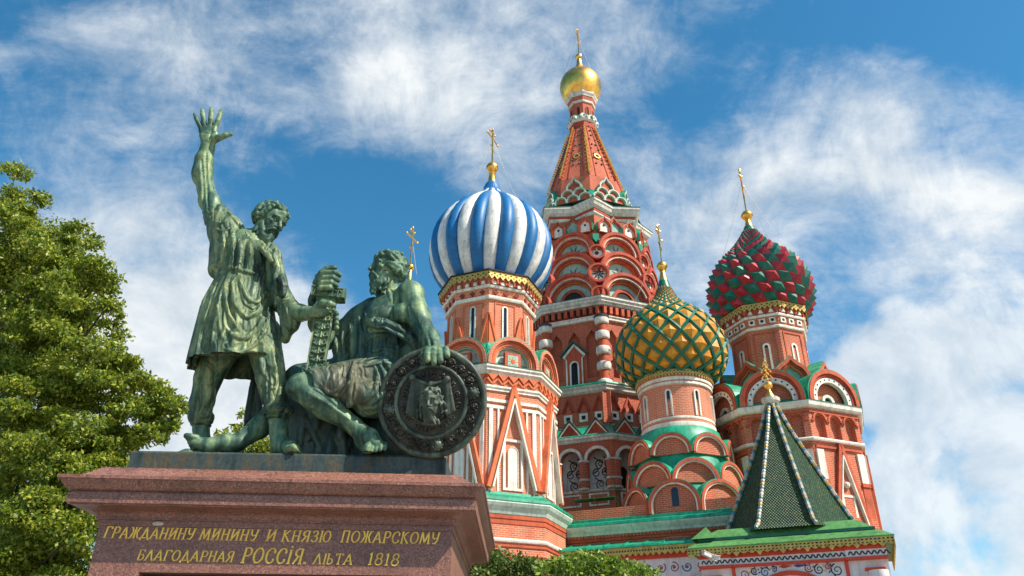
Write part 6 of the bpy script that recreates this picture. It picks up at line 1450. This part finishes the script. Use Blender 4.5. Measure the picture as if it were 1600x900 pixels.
    for ln, r in (([(530, 507), (530, 540), (535, 565)], .016), ([(542, 503), (543, 540), (545, 562)], .018), ([(555, 495), (557, 530), (555, 560)], .018), ([(588, 570), (598, 592), (592, 616)], .02), ([(597, 566), (611, 588), (610, 612)], .02), ([(580, 506), (602, 508), (630, 522)], .012), ([(552, 568), (552, 600), (550, 630)], .012), ([(567, 566), (600, 558), (620, 566)], .014)): V.fold(ln, r, .010, sub=True)
    V.mesh('drapery', 'bronze_drape', t)
pozharsky()
def seat():
    t = thing('draped_seat', 'dark bronze seat hung with cloth beneath the sitting man', 'seat', (-2.0, 9.9, FLOOR)); p = P3
    V = Vol((-3.25, 9.0, FLOOR - .03), (-.75, 10.6, 5.9), .0155)
    c0 = p(545, 640, 9.95); z0, z1 = FLOOR - .02, p(560, 618, 9.5)[2]
    def fn(x, y, z):
        cx, cy = -2.05, 9.98; th = np.arctan2(y - cy, (x - cx) * .8); f = .045 * np.sin(13 * th + 2 * np.sin(3 * th + z * 2)) + .03 * np.sin(23 * th + 4 * z)
        qx = np.abs(x - cx) - .78 - f * 1.2 + .1 * (z - z0); qy = np.abs(y - cy) - .44 - f * 1.2 + .08 * (z - z0)
        d = np.sqrt(np.maximum(qx, 0) ** 2 + np.maximum(qy, 0) ** 2) + np.minimum(np.maximum(qx, qy), 0) - .08
        return np.maximum(np.maximum(d, z - z1), z0 - z)
    V.field((-3.2, 9.05, z0), (-.8, 10.58, z1 + .05), fn, .03)
    for ln, r in (([(478, 640), (470, 675), (468, 700)], .04), ([(498, 642), (492, 672), (478, 690)], .045), ([(515, 650), (510, 680), (502, 702)], .04), ([(535, 660), (530, 690)], .04), ([(480, 655), (490, 680), (500, 702)], .03), ([(550, 675), (545, 700)], .03)): V.fold(ln, r, .03)
    V.chain([p(592, 672, 9.62), p(615, 690, 9.55), p(640, 690, 9.62)], [.16, .2, .25], .06)
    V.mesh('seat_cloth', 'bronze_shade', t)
    V = Vol((-3.5, 9.8, FLOOR + .2), (-2.6, 10.4, 6.1), .0155)     # end of the cloak falling behind the standing man's leg
    V.chain([p(405, 575, 10.1), p(399, 610, 10.1), p(393, 650, 10.1), p(391, 662, 10.1)], [.09, .105, .12, .1], .03); V.chain([p(412, 575, 10.0), p(407, 610, 10.0), p(403, 652, 10.0)], [.04, .045, .05], .01); V.chain([p(399, 580, 10.0), p(393, 612, 10.0), p(387, 655, 10.0)], [.03, .04, .045], .01)
    V.chain([p(410, 585, 10.1), p(430, 600, 10.12), p(462, 600, 10.05)], [.09, .1, .12], .05)
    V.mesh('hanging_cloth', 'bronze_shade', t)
seat()

# ================================================================== SWORD AND SHIELD
def sword():
    a, b = P3(512, 462, 9.30), P3(492, 588, 9.20); ax = Vector(b - a).normalized(); ln = (Vector(b) - Vector(a)).length
    t = thing('sword', 'ornate bronze sword in a scabbard held upright by both men', 'sword', tuple(a)); A = Vector(a)
    ou = Vector((.10, -1, -.12)); ou = (ou - ax * (ou @ ax)).normalized(); sd_ = ax.cross(ou)
    if sd_.x < 0: sd_ = -sd_
    F = lambda s, z, o: tuple(sd_ * s - ax * z + ou * o)
    mb = MB(); w0, w1 = .125, .105; mb.prism(F, [(-w0, -.06), (-w1 - .012, -ln * .82), (-w1 * .92, -ln), (w1 * .92, -ln), (w1, -ln * .82), (w0, -.06)], -.045, .045); sc = mb.build('scabbard', 'bronze_skin', t)
    mb = MB(); o0, o1 = .045, .062
    for sg in (-1, 1): mb.bar(F, (sg * (w0 - .012), -.06), (sg * (w1 - .006), -ln * .98), .026, o0 - .02, o1)
    for i in range(9):
        z = -.14 - i * ln * .098
        for sg in (-1, 1):
            pts = [Vector(F(sg * .015, z, o0)), Vector(F(sg * .04, z - .045, o0 + .012)), Vector(F(sg * .078, z - .03, o0 + .014)), Vector(F(sg * .082, z + .015, o0 + .01)), Vector(F(sg * .055, z + .025, o0 + .006))]; mb.tube(pts, [.014, .017, .016, .013, .008], 6)
        mb.tube([F(0, z + .04, o0), F(0, z - .06, o0 + .014)], [.008, .02], 6)
    mb.build('scroll_relief', 'bronze_cloth', sc)
    mb = MB(); mb.prism(F, [(-.20, -.05), (-.22, .10), (-.16, .115), (.17, .075), (.235, .085), (.23, -.065), (.16, -.07)], -.075, .075); g = mb.build('crossguard', 'bronze_skin', t)
    mb = MB()
    for s0 in (-.15, -.08, 0, .08, .15): mb.tube([F(s0 - .03, -.03, .075), F(s0, .05, .088), F(s0 + .03, .02, .08), F(s0 + .01, -.02, .078)], [.01, .014, .012, .008], 5)
    mb.tube([F(-.2, -.04, .075), F(.22, -.055, .075)], .012, 5); mb.tube([F(-.2, .095, .075), F(.2, .07, .075)], .012, 5); mb.build('guard_relief', 'bronze_cloth', g)
    mb = MB(); mb.tube([F(0, .05, 0), F(-.01, .2, 0), F(.0, .34, 0)], [.055, .05, .055], 10); mb.ball(F(0.01, .38, 0), .075, 12, 8); mb.build('hilt', 'bronze_skin', t, smooth=40)
    mb = MB(); mb.prism(F, [(-.10, -ln), (-.12, -ln - .07), (-.03, -ln - .18), (.05, -ln - .16), (.11, -ln - .05), (.1, -ln)][::-1], -.04, .04); mb.build('scabbard_tip', 'bronze_shade', t)
sword()
def shield():
    c = P3(674, 627.5, 9.06); t = thing('shield', 'round dark bronze shield with bearded face relief, leaning at the pedestal edge', 'shield', tuple(c)); n = Vector((-.10, -.965, -.235)).normalized()
    up = (Vector((0, 0, 1)) - n * n.z).normalized(); rt = up.cross(n)
    if rt.x < 0: rt = -rt
    R = .662; C_ = lambda r, a, o: tuple(rt * r * math.cos(a) + up * r * math.sin(a) + n * o)
    F = lambda s, z, o: tuple(rt * s + up * z + n * o)
    def ring(prof, n_=96):
        mb = MB(); vs = [C_(r, 2 * PI * k / n_, o) for r, o in prof for k in range(n_)]; mb.add(vs, [(i * n_ + k, i * n_ + (k + 1) % n_, (i + 1) * n_ + (k + 1) % n_, (i + 1) * n_ + k) for i in range(len(prof) - 1) for k in range(n_)]); return mb
    ring([(.02, .035), (.3, .03), (.40, .012), (.46, .005), (.60, -.02), (.62, -.045), (.60, -.085), (.3, -.03), (.02, -.02)]).build('disc', 'bronze_dark', t, smooth=40)
    tor = lambda r0, w, o: [(r0 + w * math.cos(a), o + w * math.sin(a)) for a in np.linspace(0, 2 * PI, 13)]
    mb = ring(tor(R - .036, .040, -.028)); mb.build('rim', 'bronze_rim', t, smooth=60)
    mb = ring(tor(.425, .026, .018)); mb.build('inner_rim', 'bronze_rim', t, smooth=60)
    rr = random.Random(9); mb = MB()
    # acanthus scrolls: outer frieze
    K = 20
    for i in range(K):
        a0 = 2 * PI * (i + .5) / K; cx, cy = .515 * math.cos(a0), .515 * math.sin(a0)
        if i in (0, 5, 10, 15):       # four little masks
            continue
        sg = 1 if i % 2 else -1; pts = []
        for q in range(15): a = a0 + sg * (q * .62 + 1.2); r = .076 * (1 - q / 19); pts.append(F(cx + r * math.cos(a), cy + r * math.sin(a), .004 + .012 * q / 14))
        mb.tube(pts, [.020 - .0007 * q for q in range(15)], 6)
        for q in range(5): a = 2 * PI * q / 5 + i; mb.ball(F(cx + .022 * math.cos(a), cy + .022 * math.sin(a), .02), .015, 6, 5)
        mb.ball(F(cx, cy, .028), .016, 8, 6)
        for q in range(6): a = a0 + rr.uniform(0, 6); r = rr.uniform(.075, .095); mb.tube([F(cx + r * math.cos(a), cy + r * math.sin(a), 0), F(cx + r * 1.05 * math.cos(a + .35), cy + r * 1.05 * math.sin(a + .35), .012), F(cx + r * .9 * math.cos(a + .6), cy + r * .9 * math.sin(a + .6), 0)], [.012, .014, .005], 5)
    for i in range(14):             # inner frieze
        a0 = 2 * PI * i / 14 + .2; cx, cy = .325 * math.cos(a0), .325 * math.sin(a0); sg = 1 if i % 2 else -1
        pts = [F(cx + .058 * (1 - q / 15) * math.cos(a0 + sg * (q * .65 + 1)), cy + .058 * (1 - q / 15) * math.sin(a0 + sg * (q * .65 + 1)), .03 + .008 * q / 11) for q in range(12)]; mb.tube(pts, [.019 - .0007 * q for q in range(12)], 6); mb.ball(F(cx, cy, .042), .014, 6, 5)
    mb.build('scroll_relief', 'bronze_dark', t)
    for i in (0, 5, 10, 15): 
        mb = MB(); a0 = 2 * PI * (i + .5) / K; cx, cy = .515 * math.cos(a0), .515 * math.sin(a0); mb.ball(F(cx, cy, .0), .062, 12, 9); mb.ball(F(cx - .015, cy + .01, .035), .035, 8, 6)
        for q in range(9): a = 2 * PI * q / 9; mb.ball(F(cx + .055 * math.cos(a), cy + .055 * math.sin(a), .01), .024, 6, 5)
        mb.build('mask_relief', 'bronze_rim', t, smooth=60)
    # hanging cloth with the bearded face
    V = Vol(np.array(c) - .5, np.array(c) + .5, .0095); W = lambda s, z, o: np.array(c) + np.array(F(s * 1.28, z * 1.28, o * 1.2))
    A = np.stack([np.array(rt), np.array(up), np.array(n)])
    for x in (-.17, .17): 
        V.ell(W(x - .01 * (x > 0), .225 - .03 * (x > 0), .06), (.042, .042, .042), .01); V.chain([W(x, .20, .045), W(x * 1.12, .05, .05), W(x * 1.25, -.09, .04)], [.02, .024, .03], .012); V.chain([W(x * .86, .19, .045), W(x * .95, .05, .06), W(x * 1.0, -.08, .045)], [.015, .02, .02], .006)
    V.chain([W(-.16, .215, .05), W(0, .145, .075), W(.16, .19, .05)], [.015, .02, .015], .012); V.chain([W(-.2, -.12, .03), W(-.08, -.20, .03), W(.06, -.215, .03), W(.19, -.14, .03)], [.02, .022, .022, .018], .01)
    V.field(np.array(c) - .4, np.array(c) + .4, lambda x, y, z: (lambda s_, z_, o_: np.maximum(np.maximum(np.abs(s_) - .235 + .12 * z_, np.abs(z_ - .03) - .20), np.abs(o_ - .072 + .03 * np.abs(np.sin(s_ * 16))) - .022))(*[(x - c[0]) * A[i][0] + (y - c[1]) * A[i][1] + (z - c[2]) * A[i][2] for i in range(3)]), .02)
    V.mesh('cloth_relief', 'bronze_rim', t)
    V = Vol(np.array(c) - .40, np.array(c) + .40, .0075); hc = W(.010, -.015, .055); fw = np.array(n) + np.array((-.04, 0, 0.0)); L = head(V, hc, fw, np.array(up) - np.array(rt) * .06, .375)
    V.ell(hc - np.array(n) * .03, (.155, .215, .09), .03, A); s = .375
    rnd = random.Random(2); sp = []
    for b in (-1, 1):
        for q in range(7):
            u0 = .36 - q * .12; sp.append(((.12 - .05 * q * .2, b * (.22 + .09 * min(3, q) * .4), u0), (.0, b * .25, -1), .24)); sp.append(((.02, b * (.31 + .05 * min(3, q)), u0 - .04), (.0, b * .2, -1), .24))
        for q in range(4): sp.append(((.22 - .02 * q, b * (.05 + .06 * q), .40 - .02 * q), (.2, b * 1, -.35), .2))
    for q in range(34): b = rnd.uniform(-1, 1); z = rnd.uniform(-.66, -.28); sp.append(((.34 - .24 * abs(b), b * .23, z if abs(b) > .5 else min(z, -.38)), (0, b * .25, -1), .16))
    for b in (-1, 1): V.chain([L(.43, b * .015, -.215), L(.40, b * .09, -.25), L(.32, b * .16, -.36)], [.036 * s, .042 * s, .03 * s], .005)
    curls(V, L, s, sp, .05, rnd); V.mesh('face_relief', 'bronze_rim', t)
shield()
# ================================================================== TREES AND SHRUBS
def leafmat(name, cols, trans=.25):
    m, nt, b = newmat(name); pos = nd(nt, 'ShaderNodeNewGeometry').outputs['Position']
    r = nd(nt, 'ShaderNodeNewGeometry').outputs['Random Per Island']; n = noise(nt, pos, .7, 4, .6)
    c = ramp(nt, mth(nt, 'ADD', mth(nt, 'MULTIPLY', r, .6), mth(nt, 'MULTIPLY', n, .4)), list(zip((.15, .38, .58, .80), cols)))
    nt.links.new(c, b.inputs['Base Color']); b.inputs['Roughness'].default_value = .5
    tr = nd(nt, 'ShaderNodeBsdfTranslucent', ins={0: c}); mx = nd(nt, 'ShaderNodeMixShader', ins={0: trans, 1: b.outputs[0], 2: tr.outputs[0]})
    out = [x for x in nt.nodes if x.type == 'OUTPUT_MATERIAL'][0]; nt.links.new(mx.outputs[0], out.inputs[0]); M[name] = m
leafmat('lime_leaf', [(.045, .09, .010), (.14, .215, .016), (.28, .34, .022), (.46, .46, .06)], .4)
leafmat('shrub_leaf', [(.04, .09, .010), (.10, .19, .016), (.21, .31, .024), (.36, .42, .06)], .35)
leafmat('shrub_leaf_dark', [(.035, .07, .012), (.075, .13, .02), (.13, .20, .025), (.24, .26, .05)], .3)
M['bark'] = paint('bark', (.09, .065, .045), .9, .3, 3, bump=.8)
def leaves(clumps, size, n_per, seed, name, mat, parent, droop=.3, asp=.55):
    """many leaf sized faces gathered in uneven clumps"""
    rng = np.random.default_rng(seed); cs = []; 
    for (c, r, w) in clumps:
        n = int(n_per * w); d = rng.normal(size=(n, 3)); d /= np.linalg.norm(d, axis=1)[:, None]; q = rng.random(n) ** .5; cs.append(np.array(c) + d * (q * 1.0)[:, None] * np.array(r))
    P = np.concatenate(cs); n = len(P); t = rng.normal(size=(n, 3)); t[:, 2] -= droop; t /= np.linalg.norm(t, axis=1)[:, None]; u = rng.normal(size=(n, 3)); u[:, 2] += .6; u = np.cross(t, u); u /= np.linalg.norm(u, axis=1)[:, None]; nn = np.cross(t, u)
    L = size * (0.45 + 1.1 * rng.random(n) ** 1.6)[:, None]; W = L * asp
    v = np.stack([P, P + t * L * .45 + u * W * .5 + nn * L * .06, P + t * L, P + t * L * .45 - u * W * .5 + nn * L * .06], 1).reshape(-1, 3)
    me = bpy.data.meshes.new(name); me.vertices.add(4 * n); me.vertices.foreach_set('co', v.astype(np.float32).ravel()); me.loops.add(4 * n); me.loops.foreach_set('vertex_index', np.arange(4 * n, dtype=np.int32)); me.polygons.add(n)
    me.polygons.foreach_set('loop_start', np.arange(0, 4 * n, 4, dtype=np.int32)); me.polygons.foreach_set('loop_total', np.full(n, 4, np.int32)); me.update(calc_edges=True); me.materials.append(M[mat])
    o = bpy.data.objects.new(name, me); COL.objects.link(o); adopt(o, parent); o.matrix_parent_inverse = parent.matrix_basis.inverted(); return o
def branchy(base, tips, r0, parent, name='trunk', top=None):
    mb = MB(); b = Vector(base); top = Vector(top); mb.tube([b, b.lerp(top, .3) + Vector((.1, .05, 0)), b.lerp(top, .65) - Vector((.1, 0, 0)), top], [r0, r0 * .8, r0 * .55, r0 * .2], 10)
    rnd = random.Random(11)
    for i, tp in enumerate(tips):
        tp = Vector(tp); s = b.lerp(top, min(.95, max(.25, (tp.z - b.z) / (top.z - b.z) - .22))); m = s.lerp(tp, .5) + Vector((rnd.uniform(-.3, .3), rnd.uniform(-.3, .3), -.15)); mb.tube([s, m, tp], [r0 * .28, r0 * .17, r0 * .05], 6)
    o = mb.build(name, 'bark', parent, smooth=60); o.matrix_parent_inverse = parent.matrix_basis.inverted(); return o
def big_tree():
    Y = 19.0; base = (-14.2, 20.5, 0); t = thing('lime_tree', 'large leafy green tree rising at the left behind the pedestal', 'tree', base)
    rnd = random.Random(21); cl = []; tips = []
    # clumps: measured along the outline, then filled towards the trunk at different depths
    edge = [(8, 290, 40), (50, 312, 34), (30, 345, 50), (95, 385, 42), (130, 400, 36), (60, 410, 60), (150, 440, 36), (100, 455, 60), (165, 500, 36), (120, 520, 60), (185, 555, 34), (205, 585, 30), (150, 590, 50), (240, 615, 36), (262, 640, 28), (225, 650, 34), (255, 668, 24), (205, 620, 40), (180, 650, 40), (160, 700, 40), (185, 725, 26), (110, 620, 60), (60, 560, 70), (40, 480, 70), (20, 410, 60), (70, 680, 60), (120, 690, 50), (130, 745, 50), (90, 780, 60), (140, 800, 50), (100, 850, 60), (40, 760, 70), (30, 850, 70), (60, 890, 60), (20, 640, 70), (10, 560, 60), (120, 900, 40), (80, 940, 60), (190, 705, 30), (172, 716, 34), (150, 690, 40), (205, 690, 22), (230, 672, 30), (250, 655, 30), (265, 625, 24), (150, 740, 36)]
    for px, py, r in edge:
        for k in range(11 if r > 45 else 8):
            d = rnd.uniform(-1.6, 1.6) if r > 45 else rnd.uniform(-.7, .7); y = Y + d; c = at(px + rnd.uniform(-.8, .8) * r, py + rnd.uniform(-.75, .75) * r, y); R = r * .0150 * rnd.uniform(.22, .62)
            cl.append((c, (R * 1.3, R * 1.1, R * .55), (R / .5) ** 1.7))
            if k == 0 and px < 190: tips.append(c)
    for i in range(90):          # crown beyond the left edge and at the back
        a = rnd.uniform(0, 2 * PI); z = rnd.uniform(2.5, 14.2); R0 = 4.6 * math.sqrt(max(.05, 1 - ((z - 6.5) / 8.2) ** 2)); q = rnd.uniform(.55, 1.0); c = Vector((-14.6 + R0 * q * math.cos(a), 21.0 + R0 * q * math.sin(a) * .8, z))
        if c.y < 18.2 or ray(0, 0) is None: continue
        u = c.x / c.y
        if u > -.60: continue
        cl.append((c, (.95, .95, .6), 1.3))
    for px, py, r in edge:
        if r >= 45: cl.append((at(px, py, Y + 1.2), (r * .013, r * .013, r * .010), (r * .013 / .5) ** 1.7))
    leaves(cl, .105, 900, 5, 'crown', 'lime_leaf', t); branchy(base, tips[:26], .34, t, top=(-14.3, 20.3, 12.5))
big_tree()
def small_tree(px0, Y, spots, label, seed, size):
    b = at(px0, 900, Y); base = (b.x, Y, 0); t = thing('young_tree', label, 'tree', base); rnd = random.Random(seed); cl = []
    for px, py, r in spots:
        for k in range(3): c = at(px + rnd.uniform(-.5, .5) * r, py + rnd.uniform(-.5, .5) * r, Y + rnd.uniform(-.6, .6)); R = r * .016 * Y / 19 * .8; cl.append((c, (R, R, R * .7), (R / .4) ** 2))
    leaves(cl, size, 120, seed, 'crown', 'lime_leaf', t); tp = [at(px, py, Y) for px, py, r in spots]; branchy(base, tp[:10], .12, t, top=tuple(at(px0, 680, Y)))
small_tree(385, 26, [(350, 678, 14), (372, 665, 12), (380, 645, 8), (400, 690, 20), (415, 700, 24), (365, 700, 22), (390, 720, 36), (430, 720, 30), (350, 735, 30), (450, 740, 30)], 'small tree seen between the legs of the bronze figures', 3, .17)
def shrub(px0, Y, spots, label, seed, mat, size, scale=.0145):
    b = at(px0, 900, Y); t = thing('shrub', label, 'shrub', (b.x, Y, 0)); rnd = random.Random(seed); cl = []
    for px, py, r in spots:
        for k in range(9): c = at(px + rnd.uniform(-.8, .8) * r, py + r * .7 + rnd.uniform(-.6, .5) * r, Y + rnd.uniform(-.7, .7)); R = r * scale * Y / 19 * rnd.uniform(.35, .9); cl.append((c, (R * 1.2, R * 1.2, R), (R / .35) ** 2))
    hz = min(c[0].z for c in cl)
    for i in range(30): c = Vector((b.x + rnd.uniform(-1, 1) * 1.2, Y + rnd.uniform(-.7, .7), rnd.uniform(.4, max(.6, hz)))); cl.append((c, (.5, .5, .45), 1.6))
    leaves(cl, size, 520, seed, 'foliage', mat, t, droop=-.2); branchy((b.x, Y, 0), [c[0] for c in cl[:12]], .05, t, 'stem', top=(b.x, Y, hz + .4))
shrub(775, 17.0, [(740, 876, 16), (760, 862, 14), (785, 866, 16), (815, 872, 18), (840, 878, 18), (765, 885, 24), (800, 890, 24)], 'dark green shrub right of the granite pedestal', 31, 'shrub_leaf_dark', .08)
shrub(920, 16.0, [(860, 880, 16), (885, 872, 18), (915, 866, 18), (945, 868, 18), (975, 876, 16), (1000, 886, 14), (1020, 893, 10), (900, 890, 24), (950, 892, 24)], 'bright green shrub in front of the painted gallery wall', 37, 'shrub_leaf', .085)
